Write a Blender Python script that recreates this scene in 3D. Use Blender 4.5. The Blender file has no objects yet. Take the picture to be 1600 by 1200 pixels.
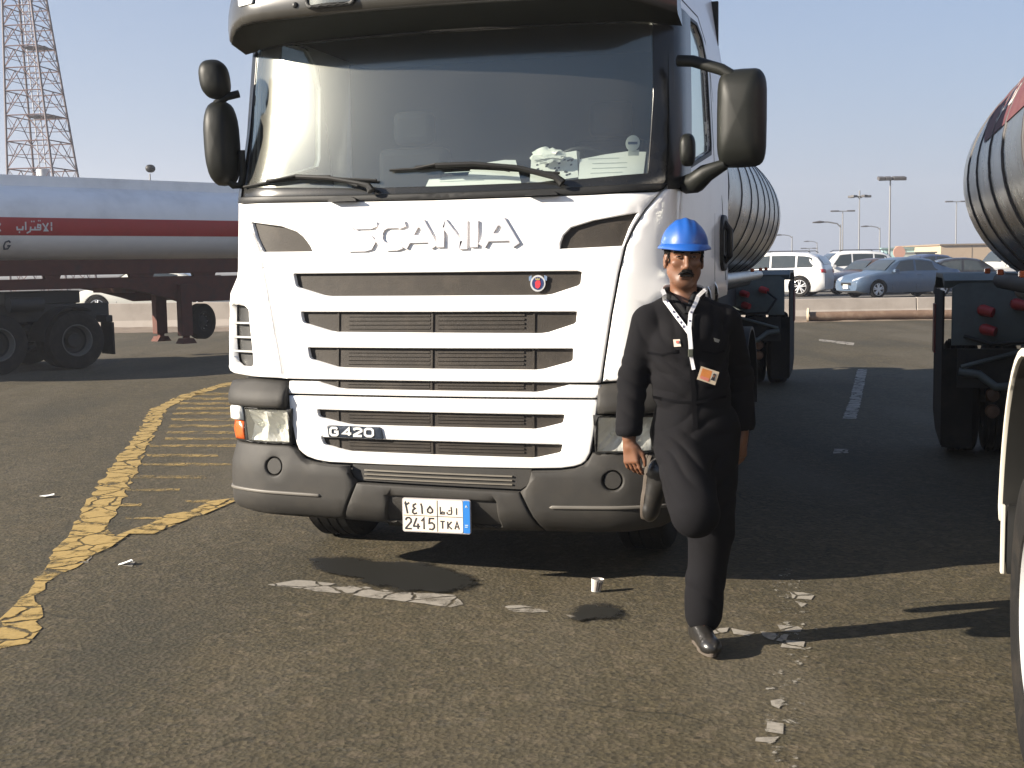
import bpy, bmesh, math, random
import numpy as np
from mathutils import Vector, Matrix, noise as mnoise
from mathutils.geometry import delaunay_2d_cdt
from mathutils.bvhtree import BVHTree

R = math.radians
random.seed(7)
scene = bpy.context.scene
COL = scene.collection

# ---------------------------------------------------------------- camera
EYE = 1.72
cam_data = bpy.data.cameras.new("camera")
cam = bpy.data.objects.new("camera", cam_data)
COL.objects.link(cam)
cam_data.sensor_width = 36.0
cam_data.lens = 36.0 * 1950.0 / 1600.0
cam_data.clip_start = 0.05
cam_data.clip_end = 6000.0
_p = math.atan(186.0 / 1950.0)
_r = R(-0.9)
_fw = Vector((0, math.cos(_p), -math.sin(_p)))
_up0 = Vector((0, math.sin(_p), math.cos(_p)))
_rt0 = Vector((1, 0, 0))
_rt = _rt0 * math.cos(_r) + _up0 * math.sin(_r)
_up = _up0 * math.cos(_r) - _rt0 * math.sin(_r)
cam.matrix_world = Matrix(((_rt.x, _up.x, -_fw.x, 0), (_rt.y, _up.y, -_fw.y, 0), (_rt.z, _up.z, -_fw.z, EYE), (0, 0, 0, 1)))
scene.camera = cam

# ---------------------------------------------------------------- sky, sun, exposure
SUN_AZ = 75.0      # degrees to the left of straight behind the camera
SUN_EL = 22.0
world = bpy.data.worlds.new("World")
scene.world = world
world.use_nodes = True
wn = world.node_tree
for n in list(wn.nodes):
    wn.nodes.remove(n)
w_out = wn.nodes.new('ShaderNodeOutputWorld')
w_bg = wn.nodes.new('ShaderNodeBackground')
w_sky = wn.nodes.new('ShaderNodeTexSky')
w_sky.sky_type = 'NISHITA'
w_sky.sun_disc = False
_s = Vector((-math.sin(R(SUN_AZ)) * math.cos(R(SUN_EL)), -math.cos(R(SUN_AZ)) * math.cos(R(SUN_EL)), math.sin(R(SUN_EL))))
w_sky.sun_elevation = R(SUN_EL)
w_sky.sun_rotation = math.atan2(_s.x, _s.y)
w_sky.altitude = 0
w_sky.air_density = 1.0
w_sky.dust_density = 0.3
w_sky.ozone_density = 5.0
w_bg.inputs['Strength'].default_value = 0.05
# pale desert haze low over the horizon, thinning upwards
w_tc = wn.nodes.new('ShaderNodeTexCoord')
w_sx = wn.nodes.new('ShaderNodeSeparateXYZ')
wn.links.new(w_tc.outputs['Generated'], w_sx.inputs[0])
w_rp = wn.nodes.new('ShaderNodeValToRGB')
w_rp.color_ramp.elements[0].position = 0.0; w_rp.color_ramp.elements[0].color = (0.93, 0.93, 0.93, 1)
w_rp.color_ramp.elements[1].position = 0.9; w_rp.color_ramp.elements[1].color = (0.10, 0.10, 0.10, 1)
_e = w_rp.color_ramp.elements.new(0.12); _e.color = (0.70, 0.70, 0.70, 1)
_e = w_rp.color_ramp.elements.new(0.32); _e.color = (0.35, 0.35, 0.35, 1)
wn.links.new(w_sx.outputs[2], w_rp.inputs[0])
w_mx = wn.nodes.new('ShaderNodeMix'); w_mx.data_type = 'RGBA'
w_mx.inputs[7].default_value = (2.55, 2.95, 3.85, 1)
wn.links.new(w_rp.outputs[0], w_mx.inputs[0])
wn.links.new(w_sky.outputs[0], w_mx.inputs[6])
wn.links.new(w_mx.outputs[2], w_bg.inputs[0])
wn.links.new(w_bg.outputs[0], w_out.inputs[0])

sun_data = bpy.data.lights.new("sun", 'SUN')
sun_data.energy = 5.0
sun_data.angle = R(0.55)
sun_data.color = (1.0, 0.90, 0.76)
sun = bpy.data.objects.new("sun", sun_data)
COL.objects.link(sun)
sun.rotation_euler = _s.to_track_quat('Z', 'Y').to_euler()

scene.view_settings.view_transform = 'Standard'
scene.view_settings.look = 'None'
scene.view_settings.exposure = 1.65
scene.view_settings.gamma = 1.0
scene.view_settings.use_curve_mapping = False

# ---------------------------------------------------------------- materials
MATS = {}
def mat(name, col, rough=0.6, metal=0.0, var=0.12, scale=6.0, bump=0.0, bscale=60.0, spec=0.5, coat=0.0,
        dirt=None, dirt_amt=0.0, dirt_scale=3.0, sheen=0.0, transmission=0.0, rvar=0.0):
    if name in MATS:
        return MATS[name]
    m = bpy.data.materials.new(name)
    m.use_nodes = True
    nt = m.node_tree
    b = nt.nodes['Principled BSDF']
    L = nt.links
    tc = nt.nodes.new('ShaderNodeTexCoord')
    n1 = nt.nodes.new('ShaderNodeTexNoise')
    n1.inputs['Scale'].default_value = scale
    n1.inputs['Detail'].default_value = 5
    L.new(tc.outputs['Object'], n1.inputs['Vector'])
    mx = nt.nodes.new('ShaderNodeMix'); mx.data_type = 'RGBA'
    c = list(col)
    lo = [max(0, k * (1 - var)) for k in c]; hi = [min(1, k * (1 + var)) for k in c]
    mx.inputs[6].default_value = (*lo, 1); mx.inputs[7].default_value = (*hi, 1)
    L.new(n1.outputs['Fac'], mx.inputs[0])
    out = mx.outputs[2]
    if dirt is not None and dirt_amt > 0:
        n2 = nt.nodes.new('ShaderNodeTexNoise')
        n2.inputs['Scale'].default_value = dirt_scale
        n2.inputs['Detail'].default_value = 8
        n2.inputs['Roughness'].default_value = 0.65
        L.new(tc.outputs['Object'], n2.inputs['Vector'])
        rp = nt.nodes.new('ShaderNodeMapRange')
        rp.inputs[1].default_value = 0.5; rp.inputs[2].default_value = 0.72
        rp.inputs[3].default_value = 0.0; rp.inputs[4].default_value = dirt_amt
        L.new(n2.outputs['Fac'], rp.inputs[0])
        m2 = nt.nodes.new('ShaderNodeMix'); m2.data_type = 'RGBA'
        L.new(rp.outputs[0], m2.inputs[0]); L.new(out, m2.inputs[6])
        m2.inputs[7].default_value = (*dirt, 1)
        out = m2.outputs[2]
    L.new(out, b.inputs['Base Color'])
    b.inputs['Roughness'].default_value = rough
    b.inputs['Metallic'].default_value = metal
    b.inputs['Specular IOR Level'].default_value = spec
    if coat:
        b.inputs['Coat Weight'].default_value = coat
        b.inputs['Coat Roughness'].default_value = 0.08
    if sheen:
        b.inputs['Sheen Weight'].default_value = sheen
    if transmission:
        b.inputs['Transmission Weight'].default_value = transmission
    if rvar:
        mr = nt.nodes.new('ShaderNodeMapRange')
        mr.inputs[3].default_value = max(0.02, rough - rvar); mr.inputs[4].default_value = min(1, rough + rvar)
        L.new(n1.outputs['Fac'], mr.inputs[0]); L.new(mr.outputs[0], b.inputs['Roughness'])
    if bump:
        n3 = nt.nodes.new('ShaderNodeTexNoise')
        n3.inputs['Scale'].default_value = bscale
        n3.inputs['Detail'].default_value = 6
        L.new(tc.outputs['Object'], n3.inputs['Vector'])
        bp = nt.nodes.new('ShaderNodeBump')
        bp.inputs['Strength'].default_value = bump
        bp.inputs['Distance'].default_value = 0.01
        L.new(n3.outputs['Fac'], bp.inputs['Height'])
        L.new(bp.outputs[0], b.inputs['Normal'])
    MATS[name] = m
    return m

def glass_mat(name, tint=(0.75, 0.8, 0.78), dust=0.06, rough=0.03, dustcol=(0.5, 0.47, 0.42), grough=0.2):
    """thin pane: see-through, mirror reflection by angle, and a film of dust"""
    if name in MATS:
        return MATS[name]
    m = bpy.data.materials.new(name); m.use_nodes = True
    nt = m.node_tree; L = nt.links
    for n in list(nt.nodes):
        nt.nodes.remove(n)
    o = nt.nodes.new('ShaderNodeOutputMaterial')
    tr = nt.nodes.new('ShaderNodeBsdfTransparent'); tr.inputs[0].default_value = (*tint, 1)
    gl = nt.nodes.new('ShaderNodeBsdfGlossy'); gl.inputs['Roughness'].default_value = rough; gl.inputs[0].default_value = (0.86, 0.92, 0.84, 1)
    gl2 = nt.nodes.new('ShaderNodeBsdfGlossy'); gl2.inputs['Roughness'].default_value = grough; gl2.inputs[0].default_value = (0.88, 0.90, 0.80, 1)
    df = nt.nodes.new('ShaderNodeBsdfDiffuse')
    tc = nt.nodes.new('ShaderNodeTexCoord')
    nz = nt.nodes.new('ShaderNodeTexNoise'); nz.inputs['Scale'].default_value = 2.5; nz.inputs['Detail'].default_value = 6
    L.new(tc.outputs['Object'], nz.inputs['Vector'])
    df.inputs[0].default_value = (*dustcol, 1)
    fr = nt.nodes.new('ShaderNodeFresnel'); fr.inputs[0].default_value = 1.52
    # the same index of refraction from either side of the thin pane
    ge = nt.nodes.new('ShaderNodeNewGeometry'); io = nt.nodes.new('ShaderNodeMapRange')
    io.inputs[3].default_value = 1.52; io.inputs[4].default_value = 1/1.52
    L.new(ge.outputs['Backfacing'], io.inputs[0]); L.new(io.outputs[0], fr.inputs[0])
    fm = nt.nodes.new('ShaderNodeMath'); fm.operation = 'MULTIPLY'; fm.inputs[1].default_value = 3.6; fm.use_clamp = True
    L.new(fr.outputs[0], fm.inputs[0])
    mg = nt.nodes.new('ShaderNodeMixShader'); mg.inputs[0].default_value = 0.38
    L.new(gl.outputs[0], mg.inputs[1]); L.new(gl2.outputs[0], mg.inputs[2])
    m1 = nt.nodes.new('ShaderNodeMixShader')
    L.new(fm.outputs[0], m1.inputs[0]); L.new(tr.outputs[0], m1.inputs[1]); L.new(mg.outputs[0], m1.inputs[2])
    m2 = nt.nodes.new('ShaderNodeMixShader')
    mr = nt.nodes.new('ShaderNodeMapRange'); mr.inputs[3].default_value = dust * 0.6; mr.inputs[4].default_value = dust * 1.5
    L.new(nz.outputs['Fac'], mr.inputs[0]); L.new(mr.outputs[0], m2.inputs[0])
    L.new(m1.outputs[0], m2.inputs[1]); L.new(df.outputs[0], m2.inputs[2])
    L.new(m2.outputs[0], o.inputs[0])
    MATS[name] = m
    return m

# ---------------------------------------------------------------- object helpers
def obj(name, mb, material=None, parent=None, smooth=35, bevel=0.0, segs=2, loc=None):
    me = bpy.data.meshes.new(name)
    me.from_pydata([tuple(v) for v in mb.v], [], mb.f)
    if len(mb.mats) >= 1:
        for mm in mb.mats:
            me.materials.append(mm)
        me.polygons.foreach_set('material_index', mb.mi)
    elif material is not None:
        me.materials.append(material)
    me.update()
    o = bpy.data.objects.new(name, me)
    COL.objects.link(o)
    if smooth:
        me.polygons.foreach_set('use_smooth', [True] * len(me.polygons))
        me.set_sharp_from_angle(angle=R(smooth))
    if parent is not None:
        o.parent = parent
    if loc is not None:
        o.location = loc
    if bevel:
        b = o.modifiers.new('bevel', 'BEVEL'); b.width = bevel; b.segments = segs
        b.limit_method = 'ANGLE'; b.angle_limit = R(40); b.harden_normals = False
    return o

def thing(name, label, cat, loc=(0, 0, 0), rotz=0.0, group=None):
    o = bpy.data.objects.new(name, None)
    COL.objects.link(o)
    o.empty_display_size = 0.2
    o.location = loc; o.rotation_euler = (0, 0, rotz)
    o['label'] = label; o['category'] = cat
    if group:
        o['group'] = group
    return o

def tag(o, label, cat, group=None):
    o['label'] = label; o['category'] = cat
    if group:
        o['group'] = group
    return o

def struct(o, kind='structure'):
    o['kind'] = kind
    return o

def dup(root, loc, rotz, label, group=None):
    def cp(o, par):
        c = o.copy(); COL.objects.link(c)
        if par is not None:
            c.parent = par
        for ch in o.children:
            cp(ch, c)
        return c
    r = cp(root, None)
    r.location = loc; r.rotation_euler = (0, 0, rotz)
    r['label'] = label
    if group:
        r['group'] = group
    return r

class MB:
    def __init__(self):
        self.v = []; self.f = []; self.mi = []; self.mats = []; self.cur = 0
    def use(self, m):
        if m not in self.mats:
            self.mats.append(m)
        self.cur = self.mats.index(m)
        return self
    def face(self, idx):
        self.f.append(idx); self.mi.append(self.cur)
    def add(self, verts, faces):
        n = len(self.v)
        self.v.extend([Vector(p) for p in verts])
        for f in faces:
            self.face([i + n for i in f])
        return self
    def box(self, c, s, rot=None):
        c = Vector(c); h = Vector(s) / 2
        P = []
        for dx, dy, dz in ((-1,-1,-1),(1,-1,-1),(1,1,-1),(-1,1,-1),(-1,-1,1),(1,-1,1),(1,1,1),(-1,1,1)):
            p = Vector((dx * h.x, dy * h.y, dz * h.z))
            if rot is not None:
                p = rot @ p
            P.append(c + p)
        return self.add(P, [(0,3,2,1),(4,5,6,7),(0,1,5,4),(1,2,6,5),(2,3,7,6),(3,0,4,7)])
    def bx(self, x0, x1, y0, y1, z0, z1):
        return self.box(((x0+x1)/2, (y0+y1)/2, (z0+z1)/2), (x1-x0, y1-y0, z1-z0))
    def tube(self, pts, r, n=10, cap=True, flat=None):
        pts = [Vector(p) for p in pts]
        rs = r if isinstance(r, (list, tuple)) else [r] * len(pts)
        rings = []
        prev = None
        for i, p in enumerate(pts):
            if i == 0: t = pts[1] - pts[0]
            elif i == len(pts) - 1: t = pts[-1] - pts[-2]
            else: t = (pts[i+1] - pts[i]).normalized() + (pts[i] - pts[i-1]).normalized()
            if t.length < 1e-9: t = Vector((0, 0, 1))
            t.normalize()
            if prev is None:
                a = Vector((0, 0, 1)) if abs(t.z) < 0.9 else Vector((1, 0, 0))
                u = t.cross(a).normalized()
            else:
                u = (prev - t * prev.dot(t)).normalized()
            prev = u
            w = t.cross(u)
            fx, fy_ = (1, 1) if flat is None else flat
            rings.append([p + u * math.cos(2*math.pi*k/n) * rs[i] * fx + w * math.sin(2*math.pi*k/n) * rs[i] * fy_ for k in range(n)])
        b = len(self.v)
        for rg in rings:
            self.v.extend(rg)
        for i in range(len(rings) - 1):
            for k in range(n):
                a0 = b + i*n + k; a1 = b + i*n + (k+1) % n
                self.face([a0, a1, a1 + n, a0 + n])
        if cap:
            self.face([b + k for k in reversed(range(n))])
            e = b + (len(rings)-1)*n
            self.face([e + k for k in range(n)])
        return self
    def lathe(self, prof, n=32, M=None, closed=False):
        """profile of (radius, axial); axis = local Y; M places it"""
        b = len(self.v)
        for (r_, a_) in prof:
            for k in range(n):
                t = 2*math.pi*k/n
                p = Vector((r_*math.cos(t), a_, r_*math.sin(t)))
                self.v.append(M @ p if M is not None else p)
        m = len(prof)
        for i in range(m if closed else m-1):
            for k in range(n):
                i2 = (i+1) % m
                a0 = b + i*n + k; a1 = b + i*n + (k+1) % n
                c0 = b + i2*n + k; c1 = b + i2*n + (k+1) % n
                self.face([a0, c0, c1, a1])
        return self
    def prism(self, outl, mp, d0, d1):
        """closed polygon (u,v) mapped at depth d0 and d1"""
        n = len(outl)
        b = len(self.v)
        self.v.extend([Vector(mp(u, v, d0)) for u, v in outl])
        self.v.extend([Vector(mp(u, v, d1)) for u, v in outl])
        self.face(list(range(b, b+n)))
        self.face([b + n + k for k in reversed(range(n))])
        for k in range(n):
            self.face([b+k, b+n+k, b+n+(k+1) % n, b+(k+1) % n])
        return self
    def panel(self, outl, holes, mp, step=0.05, thick=0.03, roll=0.008, seg=0.05):
        """curved sheet: polygon with holes in (u,v), mapped by mp(u,v,depth); rolled edges and turned-in rims"""
        def dens(P):
            out = []
            for i in range(len(P)):
                a = P[i]; c = P[(i+1) % len(P)]
                L_ = math.hypot(c[0]-a[0], c[1]-a[1]); k = max(1, int(L_/seg + 0.5))
                for j in range(k):
                    out.append((a[0]+(c[0]-a[0])*j/k, a[1]+(c[1]-a[1])*j/k))
            return out
        def area(P):
            return 0.5*sum(P[i][0]*P[(i+1) % len(P)][1]-P[(i+1) % len(P)][0]*P[i][1] for i in range(len(P)))
        loops = [dens(outl)] + [dens(h) for h in holes]
        if area(loops[0]) < 0: loops[0].reverse()
        for i in range(1, len(loops)):
            if area(loops[i]) > 0: loops[i].reverse()
        def inside(x, y):
            c = False
            for P in loops:
                j = len(P)-1
                for i in range(len(P)):
                    if (P[i][1] > y) != (P[j][1] > y) and x < (P[j][0]-P[i][0])*(y-P[i][1])/(P[j][1]-P[i][1])+P[i][0]:
                        c = not c
                    j = i
            return c
        segA = np.array([p for P in loops for p in P]); segB = np.array([P[(i+1) % len(P)] for P in loops for i in range(len(P))])
        dAB = segB - segA; LL = (dAB**2).sum(1) + 1e-12
        def dist(x, y):
            q = np.array((x, y)); t = np.clip(((q-segA)*dAB).sum(1)/LL, 0, 1)
            w = q - (segA + dAB*t[:, None])
            return math.sqrt(((w**2).sum(1)).min())
        V = []; E = []
        for P in loops:
            b = len(V)
            V.extend(P)
            E.extend([(b+i, b+(i+1) % len(P)) for i in range(len(P))])
        nb = len(V)
        if roll > 0:
            for P in loops:
                n = len(P)
                for i in range(n):
                    a = Vector(P[i-1]); c = Vector(P[i]); e = Vector(P[(i+1) % n])
                    t1 = (c-a); t2 = (e-c)
                    if t1.length < 1e-7 or t2.length < 1e-7: continue
                    t1.normalize(); t2.normalize()
                    nn = Vector((-(t1.y+t2.y), t1.x+t2.x))
                    if nn.length < 1e-6: continue
                    nn.normalize()
                    for kk in (0.35, 1.0):
                        q = c + nn*roll*kk
                        if inside(q.x, q.y) and dist(q.x, q.y) > roll*kk*0.8:
                            V.append((q.x, q.y))
        xs = [p[0] for p in loops[0]]; ys = [p[1] for p in loops[0]]
        nx = int((max(xs)-min(xs))/step)+1; ny = int((max(ys)-min(ys))/step)+1
        for i in range(nx):
            for j in range(ny):
                x = min(xs)+(i+0.5+0.13*((j % 2)-0.5))*step; y = min(ys)+(j+0.5)*step
                if inside(x, y) and dist(x, y) > max(step*0.35, roll*1.3):
                    V.append((x, y))
        res = delaunay_2d_cdt([Vector(p) for p in V], E, [], 0, 1e-6)
        vo, fo = res[0], res[2]
        keep = []
        for f in fo:
            cx = sum(vo[i][0] for i in f)/len(f); cy = sum(vo[i][1] for i in f)/len(f)
            if inside(cx, cy): keep.append(list(f))
        b = len(self.v)
        for p in vo:
            d = 0.0
            if roll > 0:
                q = dist(p[0], p[1])
                if q < roll:
                    d = roll - math.sqrt(max(0, roll*roll-(roll-q)**2))
            self.v.append(Vector(mp(p[0], p[1], d)))
        cnt = {}
        for f in keep:
            self.face([b+i for i in f])
            for i in range(len(f)):
                cnt[(f[i], f[(i+1) % len(f)])] = 1
        if thick > 0:
            low = {}
            for (a, c) in list(cnt):
                if (c, a) not in cnt:
                    for q in (a, c):
                        if q not in low:
                            low[q] = len(self.v)
                            self.v.append(Vector(mp(vo[q][0], vo[q][1], roll+thick)))
                    self.face([b+c, b+a, low[a], low[c]])
        return self
    def strokes(self, lines, w, mp, d0=0.0, d1=0.004):
        """mitred ribbons along polylines, raised from depth d0 to -d1"""
        for q, P in enumerate(lines):
            closed = len(P) > 2 and P[0] == P[-1]
            pts = [Vector(p) for p in (P[:-1] if closed else P)]
            n = len(pts)
            Lf = []; Rt = []
            for i in range(n):
                if closed or 0 < i < n-1:
                    a = (pts[i]-pts[i-1]).normalized(); c = (pts[(i+1) % n]-pts[i]).normalized()
                    t = (a+c)
                    t = a if t.length < 1e-5 else t.normalized()
                    k = 1/max(0.5, abs(t.dot(a)))
                elif i == 0:
                    t = (pts[1]-pts[0]).normalized(); k = 1
                else:
                    t = (pts[-1]-pts[-2]).normalized(); k = 1
                nn = Vector((-t.y, t.x))*w/2*k
                Lf.append(pts[i]+nn); Rt.append(pts[i]-nn)
            top = -d1-0.0003*q
            b = len(self.v)
            for i in range(n):
                for pp, dd in ((Lf[i], top), (Rt[i], top), (Lf[i], d0), (Rt[i], d0)):
                    self.v.append(Vector(mp(pp.x, pp.y, dd)))
            m = n if closed else n-1
            for i in range(m):
                a = b+4*i; c = b+4*((i+1) % n)
                self.face([a, a+1, c+1, c]); self.face([a+1, a+3, c+3, c+1]); self.face([a+2, a, c, c+2])
            if not closed:
                self.face([b+2, b+3, b+1, b]); e = b+4*(n-1); self.face([e, e+1, e+3, e+2])
        return self
    def xf(self, M):
        self.v = [M @ p for p in self.v]
        return self

def arc(cx, cy, rx, ry, a0, a1, n=10):
    return [(cx+rx*math.cos(R(a0+(a1-a0)*i/n)), cy+ry*math.sin(R(a0+(a1-a0)*i/n))) for i in range(n+1)]
def sstep(a, b, x):
    t = max(0.0, min(1.0, (x-a)/(b-a)))
    return t*t*(3-2*t)
def rrect(x0, x1, y0, y1, r, n=5):
    return arc(x1-r, y1-r, r, r, 0, 90, n)+arc(x0+r, y1-r, r, r, 90, 180, n)+arc(x0+r, y0+r, r, r, 180, 270, n)+arc(x1-r, y0+r, r, r, 270, 360, n)

# shared materials
M_white = mat('white_paint', (0.80, 0.79, 0.77), 0.32, var=0.02, coat=0.4, dirt=(0.45, 0.40, 0.34), dirt_amt=0.10, dirt_scale=4)
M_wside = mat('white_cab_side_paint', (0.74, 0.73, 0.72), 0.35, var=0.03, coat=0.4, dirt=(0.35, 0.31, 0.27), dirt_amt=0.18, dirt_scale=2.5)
M_plast = mat('grey_bumper_plastic', (0.030, 0.028, 0.025), 0.62, var=0.15, bump=0.12, bscale=350, spec=0.3, dirt=(0.06, 0.052, 0.042), dirt_amt=0.35, dirt_scale=5)
M_black = mat('black_plastic', (0.009, 0.009, 0.0085), 0.5, var=0.2, bump=0.08, bscale=300, spec=0.35, dirt=(0.035, 0.03, 0.024), dirt_amt=0.25)
M_mirror = mat('mirror_housing_plastic', (0.007, 0.0078, 0.0063), 0.5, var=0.15, spec=0.25, dirt=(0.03, 0.028, 0.022), dirt_amt=0.2)
M_rubber = mat('tyre_rubber', (0.010, 0.0095, 0.009), 0.85, var=0.3, bump=0.4, bscale=90, spec=0.2, dirt=(0.045, 0.036, 0.027), dirt_amt=0.4, dirt_scale=6)
M_grille = mat('grille_plastic', (0.028, 0.023, 0.018), 0.6, var=0.25, scale=14, bump=0.2, bscale=200, spec=0.3, dirt=(0.075, 0.060, 0.045), dirt_amt=0.35, dirt_scale=9)
M_frit = mat('black_glass_border', (0.012, 0.012, 0.011), 0.25, var=0.1, dirt=(0.06, 0.05, 0.04), dirt_amt=0.3)
M_chrome = mat('chrome', (0.75, 0.74, 0.72), 0.12, metal=1.0, var=0.04)
M_alu = mat('dull_aluminium', (0.52, 0.52, 0.50), 0.4, metal=0.9, var=0.15, dirt=(0.2, 0.18, 0.15), dirt_amt=0.4)
M_dmetal = mat('dark_chassis_metal', (0.012, 0.012, 0.011), 0.65, var=0.3, bump=0.2, dirt=(0.04, 0.028, 0.02), dirt_amt=0.5)
M_glass = glass_mat('windscreen_glass', tint=(0.80, 0.86, 0.83), dust=0.035, rough=0.09, grough=0.23)
M_cglass = glass_mat('car_glass', tint=(0.25, 0.28, 0.27), dust=0.05, rough=0.02)
M_lens = glass_mat('lamp_glass', tint=(0.92, 0.93, 0.92), dust=0.06, rough=0.03)
M_orange = mat('orange_lens', (0.55, 0.10, 0.02), 0.25, var=0.1, coat=0.5)
M_red = mat('red_lens', (0.35, 0.012, 0.01), 0.25, var=0.1, coat=0.5)
M_ink = mat('black_ink', (0.02, 0.02, 0.025), 0.5, var=0.1)

# ================================================================ ground
def asphalt():
    m = bpy.data.materials.new('worn_asphalt'); m.use_nodes = True
    nt = m.node_tree; L = nt.links; b = nt.nodes['Principled BSDF']
    tc = nt.nodes.new('ShaderNodeTexCoord')
    P = tc.outputs['Object']
    def noise(scale, detail=6, rough=0.6, dist=0.0):
        n = nt.nodes.new('ShaderNodeTexNoise'); n.inputs['Scale'].default_value = scale
        n.inputs['Detail'].default_value = detail; n.inputs['Roughness'].default_value = rough
        n.inputs['Distortion'].default_value = dist
        L.new(P, n.inputs['Vector']); return n.outputs['Fac']
    def rng(src, a, c, lo, hi):
        r = nt.nodes.new('ShaderNodeMapRange'); r.inputs[1].default_value = a; r.inputs[2].default_value = c
        r.inputs[3].default_value = lo; r.inputs[4].default_value = hi
        L.new(src, r.inputs[0]); return r.outputs[0]
    def mix(f, a, c, blend='MIX'):
        x = nt.nodes.new('ShaderNodeMix'); x.data_type = 'RGBA'; x.blend_type = blend
        if isinstance(f, float): x.inputs[0].default_value = f
        else: L.new(f, x.inputs[0])
        for i, q in ((6, a), (7, c)):
            if isinstance(q, tuple): x.inputs[i].default_value = (*q, 1)
            else: L.new(q, x.inputs[i])
        return x.outputs[2]
    base = mix(rng(noise(0.55, 5), 0.35, 0.65, 0, 1), (0.058, 0.045, 0.024), (0.076, 0.060, 0.032))
    # aggregate stones
    v = nt.nodes.new('ShaderNodeTexVoronoi'); v.inputs['Scale'].default_value = 44; L.new(P, v.inputs['Vector'])
    sep = nt.nodes.new('ShaderNodeSeparateColor'); L.new(v.outputs['Color'], sep.inputs[0])
    st = mix(rng(sep.outputs[0], 0.0, 1.0, 0.0, 1.0), (0.035, 0.028, 0.016), (0.115, 0.092, 0.050))
    v2 = nt.nodes.new('ShaderNodeTexVoronoi'); v2.inputs['Scale'].default_value = 24; L.new(P, v2.inputs['Vector'])
    sep2 = nt.nodes.new('ShaderNodeSeparateColor'); L.new(v2.outputs['Color'], sep2.inputs[0])
    col = mix(0.68, base, st)
    # dark pits between the stones
    col = mix(rng(noise(26, 5, 0.75), 0.40, 0.47, 0.75, 0.0), col, (0.016, 0.015, 0.011))
    col = mix(rng(noise(17, 4, 0.7, 0.6), 0.56, 0.66, 0.0, 0.45), col, (0.110, 0.098, 0.075))
    col = mix(rng(sep2.outputs[1], 0.80, 0.90, 0.0, 0.45), col, (0.140, 0.108, 0.070))
    # medium blotches, greenish-grey and brown wear
    col = mix(rng(noise(9, 6, 0.7), 0.42, 0.62, 0.0, 0.55), col, (0.046, 0.039, 0.020))
    col = mix(rng(noise(2.1, 5, 0.6), 0.5, 0.7, 0.0, 0.35), col, (0.095, 0.071, 0.037))
    # old drips and oil soaked areas
    col = mix(rng(noise(0.9, 7, 0.62, 0.4), 0.60, 0.72, 0.0, 0.55), col, (0.026, 0.021, 0.012))
    # broad tonal drift: dusty lanes and darker polished ones, stretched along the bays
    mpn = nt.nodes.new('ShaderNodeMapping'); mpn.inputs['Rotation'].default_value = (0, 0, R(-15)); mpn.inputs['Scale'].default_value = (0.9, 0.22, 1)
    L.new(P, mpn.inputs['Vector'])
    bn = nt.nodes.new('ShaderNodeTexNoise'); bn.inputs['Scale'].default_value = 0.9; bn.inputs['Detail'].default_value = 5; L.new(mpn.outputs[0], bn.inputs['Vector'])
    col = mix(rng(bn.outputs['Fac'], 0.50, 0.66, 0.0, 0.50), col, (0.108, 0.091, 0.064))
    col = mix(rng(bn.outputs['Fac'], 0.47, 0.34, 0.0, 0.50), col, (0.031, 0.029, 0.019))
    # hairline cracks
    nz = nt.nodes.new('ShaderNodeTexNoise'); nz.inputs['Scale'].default_value = 1.5; nz.inputs['Detail'].default_value = 6; L.new(P, nz.inputs['Vector'])
    ad = nt.nodes.new('ShaderNodeMix'); ad.data_type = 'VECTOR'; ad.inputs[0].default_value = 0.35
    L.new(P, ad.inputs[4]); L.new(nz.outputs['Color'], ad.inputs[5])
    ve = nt.nodes.new('ShaderNodeTexVoronoi'); ve.feature = 'DISTANCE_TO_EDGE'; ve.inputs['Scale'].default_value = 0.9; L.new(ad.outputs[1], ve.inputs['Vector'])
    crk = rng(ve.outputs['Distance'], 0.0, 0.006, 1.0, 0.0)
    cm = nt.nodes.new('ShaderNodeMath'); cm.operation = 'MULTIPLY'; L.new(crk, cm.inputs[0]); L.new(rng(noise(0.6, 3), 0.48, 0.58, 0, 0.8), cm.inputs[1])
    col = mix(cm.outputs[0], col, (0.013, 0.012, 0.006))
    col = mix(1.0, col, (0.87, 0.88, 0.89), 'MULTIPLY')
    L.new(col, b.inputs['Base Color'])
    b.inputs['Roughness'].default_value = 0.85
    b.inputs['Specular IOR Level'].default_value = 0.3
    bp = nt.nodes.new('ShaderNodeBump'); bp.inputs['Strength'].default_value = 0.6; bp.inputs['Distance'].default_value = 0.006
    hm_ = nt.nodes.new('ShaderNodeMath'); hm_.operation = 'ADD'
    L.new(v.outputs['Distance'], hm_.inputs[0]); L.new(noise(30, 6, 0.7), hm_.inputs[1])
    L.new(hm_.outputs[0], bp.inputs['Height']); L.new(bp.outputs[0], b.inputs['Normal'])
    return m

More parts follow.
